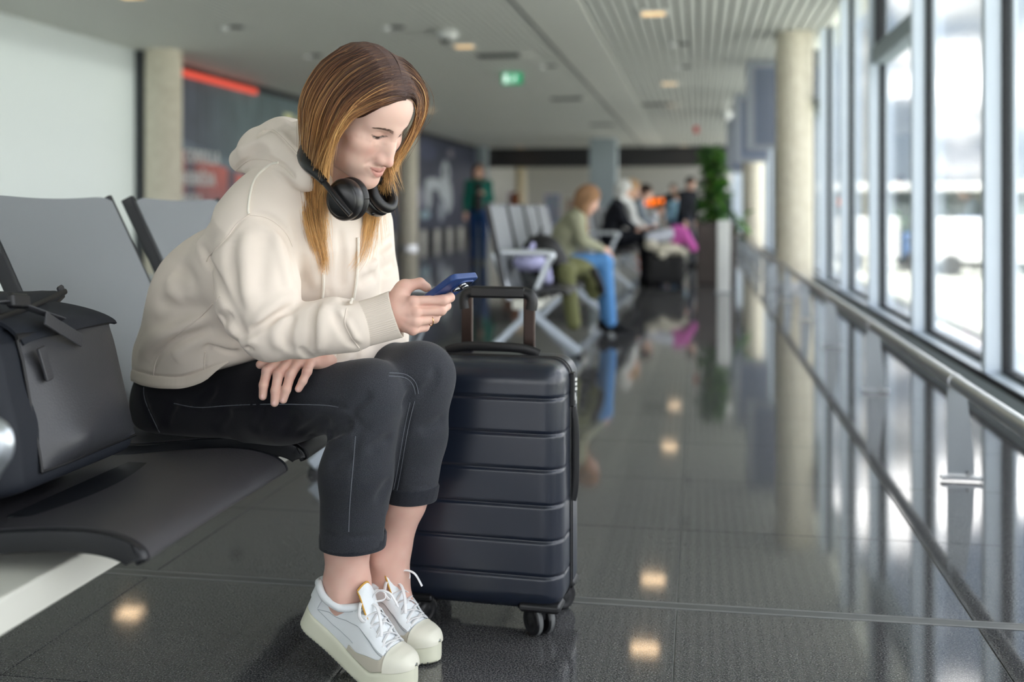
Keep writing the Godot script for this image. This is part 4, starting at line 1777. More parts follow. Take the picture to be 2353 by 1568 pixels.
func hand_right() -> void:
	var ch := [
		chain([[950, 694, 1.953, 0.0105], [1019, 690, 1.962, 0.0098], [1034, 684, 1.980, 0.0086], [1028, 674, 1.995, 0.0078]]),
		chain([[956, 717, 1.950, 0.0105], [1014, 713, 1.966, 0.0096], [1026, 703, 1.986, 0.0084], [1018, 694, 2.000, 0.0076]]),
		chain([[955, 739, 1.950, 0.0100], [998, 732, 1.972, 0.0092], [1006, 720, 1.992, 0.0082], [996, 712, 2.006, 0.0074]]),
		chain([[949, 758, 1.953, 0.0090], [976, 752, 1.976, 0.0082], [984, 741, 1.993, 0.0074], [976, 733, 2.006, 0.0068]]),
		chain([[914, 690, 1.972, 0.0150], [932, 658, 1.980, 0.0118], [965, 651, 1.984, 0.0098], [980, 661, 1.990, 0.0088]]),
	]
	var f := Field.new(P(880, 790, 1.90).min(P(880, 620, 2.04)) - Vector3.ONE * 0.03, P(1050, 620, 2.04).max(P(1050, 790, 1.90)) + Vector3.ONE * 0.03, 0.0019)
	var w := P(905, 722, 1.968)
	hand_bones(f, w, [ch[0][0], ch[1][0], ch[2][0], ch[3][0]], ch, 0.030)
	f.oval(P(885, 727, 1.968), P(915, 719, 1.966), D(0.3, 0.95, 0), Vector2(0.034, 0.026), Vector2(0.033, 0.022), 0.012)
	f.cone(P(908, 712, 1.965), P(922, 668, 1.978), 0.022, 0.013, 0.016)
	# knuckles and the tendons behind them
	for k in 4:
		f.ell(ch[k][0][0] + D(0, 0, 0.005), Vector3.ONE * 0.0085, 0.006)
		f.fold([w.lerp(ch[k][0][0], 0.35) + D(0, 0, 0.018), ch[k][0][0] + D(-0.008, 0, 0.010)], 0.004, -0.0012)
	for k in 3:
		f.fold([ch[k][0][0].lerp(ch[k + 1][0][0], 0.5) + D(-0.004, 0, 0.009), ch[k][1][0].lerp(ch[k + 1][1][0], 0.5) + D(0, 0, 0.006)], 0.0032, 0.0022)
	F_hand_r = f


func hand_left() -> void:
	var ch := [
		chain([[644, 831, 2.058, 0.0105], [614, 853, 2.037, 0.0098], [606, 885, 2.026, 0.0088], [604, 911, 2.026, 0.0078]]),
		chain([[666, 830, 2.052, 0.0105], [640, 861, 2.032, 0.0098], [633, 898, 2.022, 0.0088], [631, 926, 2.022, 0.0078]]),
		chain([[688, 831, 2.050, 0.0102], [668, 861, 2.032, 0.0095], [658, 895, 2.022, 0.0086], [651, 919, 2.022, 0.0076]]),
		chain([[714, 830, 2.052, 0.0095], [706, 854, 2.034, 0.0086], [696, 876, 2.026, 0.0078], [686, 894, 2.026, 0.0070]]),
		chain([[672, 822, 2.085, 0.0125], [630, 829, 2.070, 0.0100], [598, 838, 2.060, 0.0085]]),
	]
	var f := Field.new(P(590, 945, 1.96).min(P(590, 790, 2.15)) - Vector3.ONE * 0.03, P(790, 790, 2.15).max(P(790, 945, 1.96)) + Vector3.ONE * 0.03, 0.0019)
	var w := P(745, 822, 2.085)
	hand_bones(f, w, [ch[0][0], ch[1][0], ch[2][0], ch[3][0]], ch, 0.026)
	f.oval(P(768, 824, 2.10), P(742, 824, 2.085), D(0, 1, 0.2), Vector2(0.020, 0.026), Vector2(0.020, 0.028), 0.012)
	for k in 4:
		f.ell(ch[k][1][0] + D(0, 0.001, 0.003), Vector3.ONE * 0.0085, 0.004)
	F_hand_l = f
	for k in 4:
		nails_l.append([ch[k][2][0], ch[k][3][0], ch[k][3][1]])


func nail_mesh(list: Array, out: Vector3) -> MB:
	var m := MB.new()
	for q in list:
		var dir: Vector3 = (q[1] - q[0]).normalized()
		var up := (out - dir * out.dot(dir)).normalized()
		var side := dir.cross(up)
		var c: Vector3 = q[1] + dir * 0.0015
		var rows := []
		for i in 9:
			var v := i / 8.0 * 2.0 - 1.0
			var row := PackedVector3Array()
			var wd: float = q[2] * 0.66 * sqrt(maxf(0.05, 1.0 - pow(absf(v), 4.0) * 0.7))
			for j in 9:
				var u := j / 8.0 * 2.0 - 1.0
				var drop := 0.0024 * pow(maxf(0.0, v), 2.0)
				row.append(c + dir * (v * 0.0052 - 0.0012) + side * (u * wd) + up * (q[2] * 1.03 - 0.0026 * u * u - drop))
			rows.append(row)
		var first := m.v.size()
		m.sheet(rows, 0.0)
		# face outwards whatever the hand's turn
		var nn := m.n[first + 40]
		if nn.dot(up) < 0:
			for i in range(first, m.v.size()):
				m.n[i] = -m.n[i]
			var k := m.ix.size() - 8 * 8 * 6
			while k < m.ix.size():
				var a := m.ix[k + 1]
				m.ix[k + 1] = m.ix[k + 2]
				m.ix[k + 2] = a
				k += 3
	return m


func skin_paint(p: Vector3, _n: Vector3) -> Color:
	var v := sin(p.x * 140.0) * sin(p.y * 150.0) * sin(p.z * 130.0)
	return vc(224, 186, 170).lerp(vc(216, 168, 152), 0.35 + 0.35 * v)


func body_field() -> void:
	var f := Field.new(P(330, 1500, 2.0).min(P(330, 300, 2.6)) - Vector3.ONE * 0.15, P(1010, 300, 2.6).max(P(1010, 1500, 1.9)) + Vector3.ONE * 0.12, 0.009)
	f.cone(P(560, 850, 2.34), P(650, 560, 2.2), 0.12, 0.115, 0.03)
	f.cone(P(650, 560, 2.2), P(735, 420, 2.10), 0.10, 0.055, 0.03)
	f.cone(P(735, 420, 2.10), P(790, 345, 2.03), 0.050, 0.050, 0.02)
	for q in [[[470, 905, 2.31], [655, 908, 2.17], [856, 905, 2.06], [798, 1250, 2.07], [797, 1345, 2.07], [800, 1410, 2.07]], [[600, 890, 2.42], [780, 880, 2.28], [962, 872, 2.13], [930, 1150, 2.152], [893, 1255, 2.17], [890, 1320, 2.17]]]:
		var rr := [0.06, 0.055, 0.042, 0.041, 0.0425, 0.044]
		for i in 5:
			f.cone(P(q[i][0], q[i][1], q[i][2]), P(q[i + 1][0], q[i + 1][1], q[i + 1][2]), rr[i], rr[i + 1], 0.02)
	f.cone(P(800, 1410, 2.07), P(870, 1480, 2.03), 0.040, 0.028, 0.02)
	f.cone(P(890, 1325, 2.17), P(945, 1440, 2.14), 0.036, 0.022, 0.02)
	for q in [[[605, 500, 2.04], [612, 765, 1.985], [895, 725, 1.968]], [[830, 520, 2.28], [858, 772, 2.24], [765, 825, 2.10]]]:
		f.cone(P(q[0][0], q[0][1], q[0][2]), P(q[1][0], q[1][1], q[1][2]), 0.045, 0.038, 0.02)
		f.cone(P(q[1][0], q[1][1], q[1][2]), P(q[2][0], q[2][1], q[2][2]), 0.038, 0.024, 0.02)
	# ankle bones
	f.ell(P(779, 1375, 2.03), Vector3.ONE * 0.014, 0.02)
	f.ell(P(868, 1288, 2.135), Vector3.ONE * 0.013, 0.02)
	F_body = f


func hoodie_grid() -> Field:
	return Field.new(P(290, 900, 2.2).min(P(290, 250, 2.75)) - Vector3.ONE * 0.02, P(950, 260, 2.0).max(P(950, 900, 1.86)) + Vector3(0.03, 0.03, 0.03), 0.0035)


func limb(f: Field, arm: Array, k: float) -> void:
	for i in arm.size() - 1:
		f.cone(P(arm[i][0], arm[i][1], arm[i][2]), P(arm[i + 1][0], arm[i + 1][1], arm[i + 1][2]), arm[i][3], arm[i + 1][3], k)


var F_part := [null, null, null]


func torso_part() -> void:
	var f := hoodie_grid()
	var s := D(0.43, 0, -0.9)
	var sec := [[535, 850, 2.32, 0.185, 0.228], [560, 720, 2.28, 0.190, 0.192], [648, 600, 2.20, 0.195, 0.132], [692, 495, 2.13, 0.190, 0.122], [716, 415, 2.10, 0.105, 0.070]]
	for i in sec.size() - 1:
		var a = sec[i]
		var b = sec[i + 1]
		f.oval(P(a[0], a[1], a[2]), P(b[0], b[1], b[2]), s, Vector2(a[3], a[4]), Vector2(b[3], b[4]), 0.03)
	# the hem: level behind, rising over the thigh in front
	f.plane(P(440, 872, 2.25), (Vector3.DOWN * 0.99 + D(-0.05, 0, 0.1)).normalized(), 0.6, 0.008)
	f.plane(P(500, 853, 2.2), D(0.25, -0.96, 0.12).normalized(), 0.6, 0.012)
	f.ell(P(775, 640, 2.17), Vector3(0.085, 0.11, 0.09), 0.05)
	f.ell(P(800, 765, 2.22), Vector3(0.105, 0.075, 0.11), 0.04)
	f.cone(P(800, 790, 2.20), P(868, 800, 2.22), 0.055, 0.045, 0.03)
	F_part[0] = f


func sleeve_part() -> void:
	var f := hoodie_grid()
	limb(f, [[622, 512, 2.045, 0.078], [592, 600, 2.02, 0.081], [594, 690, 1.995, 0.075], [624, 756, 1.985, 0.0575], [700, 760, 1.972, 0.0480], [766, 748, 1.966, 0.0485], [812, 750, 1.966, 0.0430], [824, 748, 1.966, 0.0390]], 0.016)
	F_part[1] = f


func sleeve_far_part() -> void:
	var f := hoodie_grid()
	limb(f, [[818, 520, 2.27, 0.078], [832, 640, 2.265, 0.073], [860, 775, 2.24, 0.068], [800, 818, 2.13, 0.042], [785, 822, 2.11, 0.036]], 0.016)
	F_part[2] = f


func hoodie_all() -> void:
	F_top = F_part[0]
	F_top.merge(F_part[2], 0.006)
	F_top.merge(F_part[1], 0.006)
	hood_shape(F_top)
	hoodie_folds()


# creases and rolls of the cloth, drawn on the surface: width and depth in millimetres (negative depth is a roll)
func cloth_folds(f: Field, list: Array, ox: float, oy: float, sc: float, gain := 1.0) -> void:
	var runs := []
	for q in list:
		var pts := []
		for k in range(2, q.size()):
			pts.append([ox + q[k][0] / sc, oy + q[k][1] / sc])
		var on_it := on(f, pts, 0.0, maxi(6, pts.size() * 4))
		for r in split_runs(on_it):
			runs.append([r, q[0] * 0.00092, q[1] * 0.0016 * gain])
	for r in runs:
		f.fold(r[0], r[1], r[2])


# where the line leaves one surface for another behind it, it is cut; the rest is smoothed
func split_runs(pts: Array) -> Array:
	var out := []
	var run := []
	for p in pts:
		if run.size() and (p as Vector3).distance_to(run[-1]) > 0.045:
			if run.size() > 2:
				out.append(run)
			run = []
		run.append(p)
	if run.size() > 2:
		out.append(run)
	for r in out:
		for pass_ in 2:
			var c: Array = r.duplicate()
			for i in range(1, r.size() - 1):
				r[i] = (c[i - 1] + c[i] * 2.0 + c[i + 1]) * 0.25
	return out


func hoodie_folds() -> void:
	cloth_folds(F_top, [
		[13, 6, [640, 680], [605, 790], [620, 900], [640, 1050], [680, 1180]],
		[13, -4, [700, 640], [690, 800], [690, 950], [700, 1100]],
		[14, 4, [800, 640], [800, 800], [790, 960], [800, 1060]],
		[10, -4, [860, 660], [900, 800], [930, 950], [960, 1010]],
		[9, 8, [722, 575], [800, 584], [870, 622], [930, 684], [962, 760], [978, 850], [985, 940]],
		[4, 3, [716, 572], [650, 622], [600, 690], [545, 750], [492, 805], [474, 840]],
		[11, 9, [392, 575], [420, 680], [468, 790], [500, 860], [545, 965], [610, 1100], [690, 1260], [745, 1345]],
		[14, -6, [400, 640], [440, 740], [480, 830]],
		[11, -8, [990, 1015], [880, 1065], [790, 1140], [730, 1210]],
		[8, 7, [1005, 1085], [900, 1130], [810, 1180], [740, 1225], [715, 1280]],
		[10, -6, [930, 1140], [880, 1190], [860, 1260], [890, 1330]],
		[8, 6, [975, 1120], [940, 1200], [930, 1290], [960, 1350]],
		[8, 8, [1100, 1065], [1078, 1170], [1078, 1280], [1062, 1355]],
		[12, -7, [1140, 1075], [1115, 1180], [1110, 1290], [1095, 1345]],
		[8, 7, [1190, 1110], [1225, 1190], [1275, 1270], [1330, 1320]],
		[9, -5, [1230, 1100], [1255, 1180], [1295, 1250], [1335, 1300]],
		[8, 5, [1265, 1105], [1250, 1190], [1300, 1270]],
		[7, 7, [1005, 1325], [1040, 1365], [1065, 1385]],
		[3.5, 2.5, [555, 1030], [440, 1150], [330, 1232], [240, 1312], [192, 1400], [178, 1480]],
		[18, -9, [540, 1110], [400, 1190], [230, 1255], [120, 1340], [85, 1430]],
		[13, 7, [610, 1140], [450, 1225], [300, 1275], [190, 1350], [140, 1450]],
		[16, -6, [640, 1220], [520, 1260], [400, 1300], [280, 1400]],
		[6, 7, [468, 1345], [485, 1312], [520, 1300], [570, 1330], [640, 1345], [730, 1315]],
		[10, -7, [500, 1290], [570, 1300], [650, 1310], [740, 1275]],
		[3.5, 2.5, [468, 1345], [462, 1400], [466, 1460]],
		[18, 6, [300, 860], [370, 900], [400, 960], [390, 1030]],
		[20, -6, [270, 930], [290, 1010], [330, 1050]],
		[18, 6, [180, 1080], [290, 1085], [420, 1110], [500, 1060]],
		[14, 5, [150, 1180], [260, 1170], [380, 1150]],
		[12, 5, [960, 520], [990, 620], [1005, 740], [1015, 900], [1040, 1020]],
		[14, -5, [1060, 700], [1070, 850], [1110, 1000]],
		[9, 9, [1562, 640], [1500, 725], [1430, 785], [1375, 855]],
		[10, 8, [1560, 830], [1500, 880], [1410, 925], [1335, 960]],
		[12, -5, [1540, 760], [1460, 810], [1400, 860]],
		[10, 6, [1225, 640], [1240, 800], [1230, 950], [1260, 1080]],
		[8, 6, [1330, 1340], [1310, 1400], [1290, 1440]],
		[4, 4, [62, 1450], [180, 1484], [330, 1488], [466, 1448], [600, 1395]],
	], 280, 260, 2.45)
	# the hood's own seams and hollows (another enlargement)
	cloth_folds(F_top, [
		[6, 7, [720, 1220], [800, 1150], [880, 1108], [1000, 1102], [1120, 1130], [1230, 1195], [1330, 1290], [1400, 1360]],
		[3.5, 3, [1000, 815], [1060, 800], [1110, 805], [1200, 880], [1300, 985], [1400, 1100], [1430, 1140]],
		[9, 7, [980, 900], [1000, 830], [1040, 810]],
		[16, -6, [740, 1020], [860, 960], [980, 920], [1060, 900]],
		[14, 6, [860, 1060], [960, 1030], [1060, 1040]],
		[10, 7, [1250, 770], [1320, 850], [1385, 960]],
	], 380, 120, 4.48)


func hood_shape(f: Field) -> void:
	var rolls := [[[556, 368, 2.20, 0.026], [606, 352, 2.15, 0.052], [660, 356, 2.06, 0.046], [704, 404, 1.985, 0.030]], [[622, 304, 2.14, 0.020], [646, 297, 2.11, 0.020], [690, 345, 2.03, 0.026], [714, 400, 1.985, 0.024]], [[650, 325, 2.16, 0.05], [720, 340, 2.2, 0.05], [800, 420, 2.2, 0.04], [850, 480, 2.16, 0.03]], [[688, 303, 2.12, 0.022], [712, 330, 2.08, 0.030], [735, 400, 2.03, 0.03]]]
	for r in rolls:
		for i in r.size() - 1:
			f.cone(P(r[i][0], r[i][1], r[i][2]), P(r[i + 1][0], r[i + 1][1], r[i + 1][2]), r[i][3], r[i + 1][3], 0.010)


func jeans_field() -> void:
	var f := Field.new(P(305, 1270, 2.2).min(P(305, 780, 2.7)) - Vector3.ONE * 0.02, P(1060, 770, 2.05).max(P(1060, 1270, 1.93)) + Vector3.ONE * 0.03, 0.005)
	f.cone(P(428, 930, 2.31), P(655, 918, 2.15), 0.108, 0.083, 0.03)
	f.cone(P(655, 918, 2.15), P(853, 904, 2.06), 0.083, 0.0605, 0.03)
	f.cone(P(853, 904, 2.06), P(818, 1092, 2.06), 0.0605, 0.0675, 0.025)
	f.cone(P(818, 1092, 2.06), P(809, 1275, 2.07), 0.0675, 0.062, 0.02)
	f.cone(P(590, 890, 2.43), P(800, 872, 2.26), 0.10, 0.083, 0.03)
	f.cone(P(800, 872, 2.26), P(966, 866, 2.13), 0.083, 0.0645, 0.03)
	f.cone(P(966, 866, 2.13), P(955, 1000, 2.14), 0.0645, 0.060, 0.025)
	f.cone(P(955, 1000, 2.14), P(943, 1180, 2.15), 0.060, 0.045, 0.02)
	f.ell(P(475, 905, 2.38), Vector3(0.15, 0.115, 0.16), 0.04)
	# hems
	f.plane(P(809, 1252, 2.07), Vector3(0.03, -1, 0).normalized(), 0.12, 0.003)
	f.plane(P(943, 1146, 2.15), Vector3(0.05, -1, 0).normalized(), 0.11, 0.003)
	# flat where she sits
	f.plane(Vector3(-1.1, 0.414, -2.3), Vector3.DOWN, 0.34, 0.02)
	F_jeans = f


func build_woman() -> void:
	var hb := Basis(Vector3(0.3237, 0.1691, -0.9309), Vector3(0.4722, 0.8238, 0.3138), Vector3(0.8199, -0.5411, 0.1868)).orthonormalized()
	hb = Basis(hb.y, -0.10) * hb
	head_t = Transform3D(hb * HEAD_SCALE, P(832, 265, 1.99))
	var jobs := [torso_part, sleeve_part, sleeve_far_part, head_field, hand_right, hand_left, body_field, jeans_all, hair_field]
	var threads := []
	for j in jobs:
		var th := Thread.new()
		th.start(j)
		threads.append(th)
	for th in threads:
		th.wait_to_finish()
	hoodie_all()
	var skin := mat("skin", Color(1, 1, 1), 0.48, 0.0, 0.4)
	skin.subsurf_scatter_enabled = true
	skin.subsurf_scatter_strength = 0.12
	var cloth := mat("hoodie_cotton", rgb8(232, 220, 208), 0.9, 0.0, 0.2)
	cloth.rim_enabled = true
	cloth.rim = 0.35
	cloth.rim_tint = 0.6
	var denim := mat("denim", Color(1, 1, 1), 0.88, 0.0, 0.2)
	denim.albedo_texture = noise_tex(61, 512, 0.22, 2, [[0.0, rgb8(70, 72, 76)], [0.44, rgb8(128, 130, 134)], [0.58, rgb8(190, 192, 196)], [1.0, rgb8(255, 255, 255)]])
	tri(denim, 7.0)
	denim.rim_enabled = true
	denim.rim = 0.25
	mat("nail", rgb8(232, 190, 180), 0.25)
	var t := thing("person", "seated woman in cream hoodie, black cropped jeans and white sneakers, looking at a phone", "person", P(560, 900, 2.3))
	t.position.y = 0.0
	var body := MB.new()
	F_body.into(body, Transform3D(), skin_paint)
	F_head.into(body, head_t, head_paint)
	F_hand_r.into(body, Transform3D(), skin_paint)
	F_hand_l.into(body, Transform3D(), skin_paint)
	var bo := obj("body", body, skin, t)
	obj("fingernail", nail_mesh(nails_l, D(0.0, 0.25, 1.0)), mats.nail, bo)
	var rg := MB.new()
	var rc := P(989, 736, 1.968)
	var rx := (P(998, 732, 1.972) - P(955, 739, 1.950)).normalized()
	var ra := rx.cross(Vector3.UP).normalized()
	var rr := []
	for k in 33:
		rr.append(rc + (ra * cos(TAU * k / 32) + rx.cross(ra) * sin(TAU * k / 32)) * 0.0103)
	rg.tube(rr, 0.0009, 8)
	obj("ring", rg, mat("gold", rgb8(214, 176, 120), 0.25, 1.0), t)
	var hm := MB.new()
	F_top.into(hm)
	var hoodie := obj("hoodie", hm, cloth, t)
	var jm := MB.new()
	F_jeans.into(jm, Transform3D(), denim_paint)
	var jeans := obj("jeans", jm, denim, t)
	hoodie_trim(hoodie)
	jeans_trim(jeans)
	hair(t)
	brows(bo)
	sneakers(t)
	headphones()
	phone()


# black denim washed out to grey over the knees and shins
func denim_paint(p: Vector3, n: Vector3) -> Color:
	var worn := 0.0
	for q in [[P(853, 904, 2.06), P(818, 1092, 2.06), P(809, 1275, 2.07)], [P(966, 866, 2.13), P(955, 1000, 2.14), P(943, 1180, 2.15)]]:
		worn = maxf(worn, smoothstep(0.17, 0.05, p.distance_to(q[0])) * 0.9)
		for i in 2:
			var ab: Vector3 = q[i + 1] - q[i]
			var t := clampf((p - q[i]).dot(ab) / ab.length_squared(), 0.0, 1.0)
			worn = maxf(worn, smoothstep(0.12, 0.05, p.distance_to(q[i] + ab * t)) * 0.8)
	return vc(44, 45, 50).lerp(vc(104, 106, 112), worn)


func jeans_all() -> void:
	jeans_field()
	cloth_folds(F_jeans, [
		[4, 2.5, [165, 330], [210, 390], [310, 450], [480, 480], [700, 466], [1000, 456], [1350, 462], [1480, 477], [1565, 508], [1612, 570], [1640, 640], [1618, 672], [1606, 740], [1595, 850], [1580, 1000], [1566, 1200], [1562, 1380]],
		[9, 8, [1375, 700], [1450, 655], [1520, 612], [1565, 560]],
		[8, -6, [1400, 735], [1500, 690], [1600, 650], [1680, 610]],
		[7, 7, [1400, 712], [1500, 672], [1620, 648], [1720, 600]],
		[9, 5, [1560, 505], [1640, 440], [1700, 385]],
		[10, 5, [1180, 690], [1300, 610], [1400, 540]],
		[10, 4, [1270, 710], [1340, 640], [1430, 570]],
		[8, 6, [1345, 735], [1400, 690], [1480, 640]],
		[12, 4, [1180, 520], [1140, 600], [1090, 670]],
		[12, 4, [960, 500], [920, 580], [880, 650]],
		[12, 4, [700, 490], [660, 570], [600, 640]],
		[10, 4, [600, 350], [540, 420], [480, 470]],
		[8, 5, [330, 450], [280, 520], [250, 620]],
		[5, 4, [88, 340], [100, 440], [190, 640], [250, 735]],
		[10, 5, [1700, 800], [1780, 740], [1850, 700]],
		[12, 4, [1420, 900], [1500, 860], [1580, 830]],
		[12, 4, [1760, 1150], [1800, 1080], [1840, 1020]],
		[4, 4, [1835, 250], [1950, 262], [2015, 315], [2035, 390], [2010, 440]],
		[5, 3, [2000, 440], [1965, 600], [1930, 800], [1895, 1000], [1865, 1130]],
		[9, 6, [2170, 200], [2160, 290], [2110, 350], [2050, 400]],
		[9, 6, [1940, 470], [1990, 400], [2030, 350]],
		[10, 4, [2230, 560], [2140, 620], [2060, 640]],
		[3, 2.5, [1338, 1365], [1420, 1395], [1580, 1410], [1740, 1395], [1818, 1355]],
		[3, 2.5, [1862, 1075], [1960, 1068], [2080, 1050], [2156, 1030]],
	], 300, 780, 3.096, 1.5)




var F_hair: Field


func HP(x: float, y: float, z: float) -> Vector3:
	return head_t * Vector3(x, y, z)


# the close cap of hair on the skull, in head axes
func hair_field() -> void:
	var f := Field.new(Vector3(-0.10, -0.10, -0.135), Vector3(0.10, 0.15, 0.11), 0.003)
	f.ell(Vector3(0, 0.044, -0.016), Vector3(0.0800, 0.0940, 0.0985), 0.01)
	f.ell(Vector3(0, 0.050, 0.030), Vector3(0.0640, 0.0520, 0.0600), 0.03)
	f.ell(Vector3(0, -0.030, -0.050), Vector3(0.064, 0.075, 0.055), 0.03)
	f.ell(Vector3(0, -0.024, 0.092), Vector3(0.0840, 0.1080, 0.0690), 0.012, 1)
	f.ell(Vector3(0, -0.090, 0.02), Vector3(0.09, 0.06, 0.06), 0.02, 1)
	F_hair = f


func hair(person: Node3D) -> void:
	var m := MB.new()
	F_hair.into(m, head_t, func(_p, _n): return vc(64, 40, 30))
	var base := obj("hair", m, mat("hair_cap", Color(1, 1, 1), 0.6, 0.0, 0.3), person)
	var hm := mat("hair_strand", Color(1, 1, 1), 0.42, 0.0, 0.45)
	hm.anisotropy_enabled = true
	hm.anisotropy = 0.4
	var rng := RandomNumberGenerator.new()
	rng.seed = 77
	# guides from the parting over the side that faces the lens; (column, row, distance), distance 0 = lie on the hoodie
	var near := [
		[[933, 228, 1.925], [902, 230, 1.905], [868, 242, 1.893], [838, 256, 1.886], [812, 268, 1.882], [796, 286, 1.884], [779, 308, 1.890], [765, 330, 1.900], [755, 362, 1.912], [748, 392, 1.925]],
		[[926, 206, 1.925], [896, 207, 1.903], [858, 220, 1.888], [818, 241, 1.878], [788, 266, 1.874], [769, 300, 1.878], [756, 336, 1.890], [746, 370, 1.905], [738, 396, 1.918]],
		[[917, 182, 1.930], [880, 188, 1.900], [842, 208, 1.882], [803, 240, 1.874], [778, 278, 1.872], [760, 320, 1.880], [748, 360, 1.900], [742, 400, 1.935], [738, 455, 1.985], [742, 520, 0], [750, 590, 0], [748, 648, 0]],
		[[905, 150, 1.940], [862, 154, 1.905], [815, 180, 1.880], [776, 220, 1.872], [752, 268, 1.873], [738, 318, 1.885], [728, 362, 1.912], [722, 408, 1.955], [722, 465, 1.995], [732, 535, 0], [744, 600, 0], [743, 640, 0]],
		[[890, 126, 1.950], [842, 126, 1.915], [790, 152, 1.890], [750, 196, 1.880], [724, 248, 1.882], [713, 302, 1.900], [710, 350, 1.945], [708, 400, 1.985], [708, 460, 2.00], [720, 530, 0], [736, 592, 0], [740, 625, 0]],
		[[868, 112, 1.965], [812, 114, 1.935], [756, 142, 1.908], [718, 190, 1.900], [698, 240, 1.908], [698, 288, 1.930], [700, 335, 1.975], [698, 392, 2.005], [699, 452, 2.01], [710, 520, 0], [726, 575, 0], [733, 605, 0]],
		[[850, 106, 1.985], [800, 108, 1.965], [745, 136, 1.945], [708, 186, 1.938], [690, 238, 1.94], [692, 280, 1.96], [698, 316, 2.00], [696, 378, 2.02], [696, 440, 2.02], [704, 500, 0], [716, 550, 0], [724, 575, 0]],
	]
	var far := [
		[[932, 226, 1.925], [944, 228, 1.945], [952, 242, 1.960], [954, 262, 1.975], [950, 285, 1.99], [942, 310, 2.00], [930, 336, 2.01], [918, 356, 2.02], [905, 378, 2.03]],
		[[927, 208, 1.925], [946, 208, 1.945], [960, 226, 1.965], [964, 252, 1.985], [960, 280, 2.00], [948, 306, 2.02], [935, 332, 2.03], [918, 360, 2.04], [896, 388, 2.05], [905, 412, 2.05], [916, 436, 2.05], [923, 452, 2.05]],
		[[917, 180, 1.930], [944, 182, 1.955], [966, 206, 1.98], [973, 238, 2.00], [968, 270, 2.02], [954, 300, 2.035], [938, 330, 2.05], [918, 362, 2.06], [890, 400, 2.07], [870, 450, 2.08], [868, 520, 0], [873, 598, 0]],
		[[905, 150, 1.945], [938, 156, 1.965], [970, 190, 1.99], [980, 228, 2.01], [976, 264, 2.03], [960, 296, 2.05], [938, 332, 2.06], [914, 368, 2.07], [884, 410, 2.08], [862, 460, 2.09], [852, 530, 0], [838, 590, 0], [812, 622, 0]],
		[[890, 126, 1.955], [928, 136, 1.985], [962, 172, 2.01], [981, 218, 2.03], [978, 258, 2.05], [962, 296, 2.07], [936, 340, 2.08], [908, 380, 2.085], [876, 420, 2.09], [846, 470, 2.09], [836, 540, 0], [816, 600, 0], [790, 634, 0]],
	]
	var paths := func(list: Array, along: int) -> Array:
		var out := []
		for g in list:
			var pts := []
			for q in g:
				if q[2] > 0:
					pts.append(P(q[0], q[1], q[2]))
				else:
					var hit_at := eye_hit(F_top, q[0], q[1])
					if hit_at == Vector3.INF:
						hit_at = pts[-1] + Vector3.DOWN * 0.05
					else:
						hit_at += (Vector3(0, EYE, 0) - hit_at).normalized() * 0.012
					pts.append(hit_at)
			out.append(curve(pts, along))
		return out
	var n_pts := 26
	var inv := head_t.affine_inverse()
	var g_near: Array = paths.call(near, n_pts)
	var g_far: Array = paths.call(far, n_pts)
	var dark := vc(66, 41, 30)
	var mid := vc(156, 106, 68)
	var gold := vc(232, 184, 120)
	var locks := MB.new()
	var fly := MB.new()
	for side in 2:
		var g: Array = g_near if side == 0 else g_far
		var count := 2700 if side == 0 else 1400
		for k in count:
			var layer := rng.randf()
			var s := pow(rng.randf(), 1.2 if side == 0 else 0.62) * (g.size() - 1)
			# strands gather in locks
			var lock := roundf(s * 7.0) / 7.0
			var i := mini(int(s), g.size() - 2)
			var fr := s - i
			var li := mini(int(lock), g.size() - 2)
			var lf := lock - li
			var end := 0.50 + 0.50 * pow(rng.randf(), 0.6)
			var off := Vector3(rng.randfn(), rng.randfn(), rng.randfn())
			var wave := rng.randf() * TAU
			var tone := clampf(rng.randfn(0.0, 0.22), -0.5, 0.5)
			var streak := 1.0 if rng.randf() < 0.20 else 0.0
			var pts := []
			var radii := []
			var cols := []
			var steps := int(n_pts * end)
			var r0 := rng.randf_range(0.00030, 0.00062)
			for p in steps + 1:
				var t := float(p) / n_pts
				var a: Vector3 = g[i][p].lerp(g[i + 1][p], fr)
				var b: Vector3 = g[li][p].lerp(g[li + 1][p], lf)
				var q := a.lerp(b, smoothstep(0.15, 0.9, t) * 0.6)
				var away := (q - Vector3(0, EYE, 0)).normalized()
				q += away * (layer * 0.014 * smoothstep(0.0, 0.15, t)) + off * (0.0008 + 0.0048 * t * t)
				q += (rt * sin(wave + t * 9.0) + Vector3.UP * cos(wave + t * 7.0)) * 0.0022 * smoothstep(0.2, 0.8, t)
				if t < 0.5:
					var ql := inv * q
					var dd := F_hair.at(ql)
					var want := 0.0012 + 0.004 * (1.0 - layer) * smoothstep(0.0, 0.2, t)
					if dd < want:
						q = head_t * (ql + F_hair.grad(ql) * (want - dd))
				pts.append(q)
				radii.append(r0 * (1.0 - 0.8 * smoothstep(0.7 * end, end, t)) * (0.6 + 0.4 * smoothstep(0, 0.1, t)))
				var c := dark.lerp(mid, smoothstep(0.06, 0.52, t + tone * 0.35))
				c = c.lerp(gold, smoothstep(0.30, 0.85, t + tone * 0.5 + streak * 0.25))
				cols.append(c * (1.0 + tone * 0.8))
			_strand(locks, pts, radii, cols)
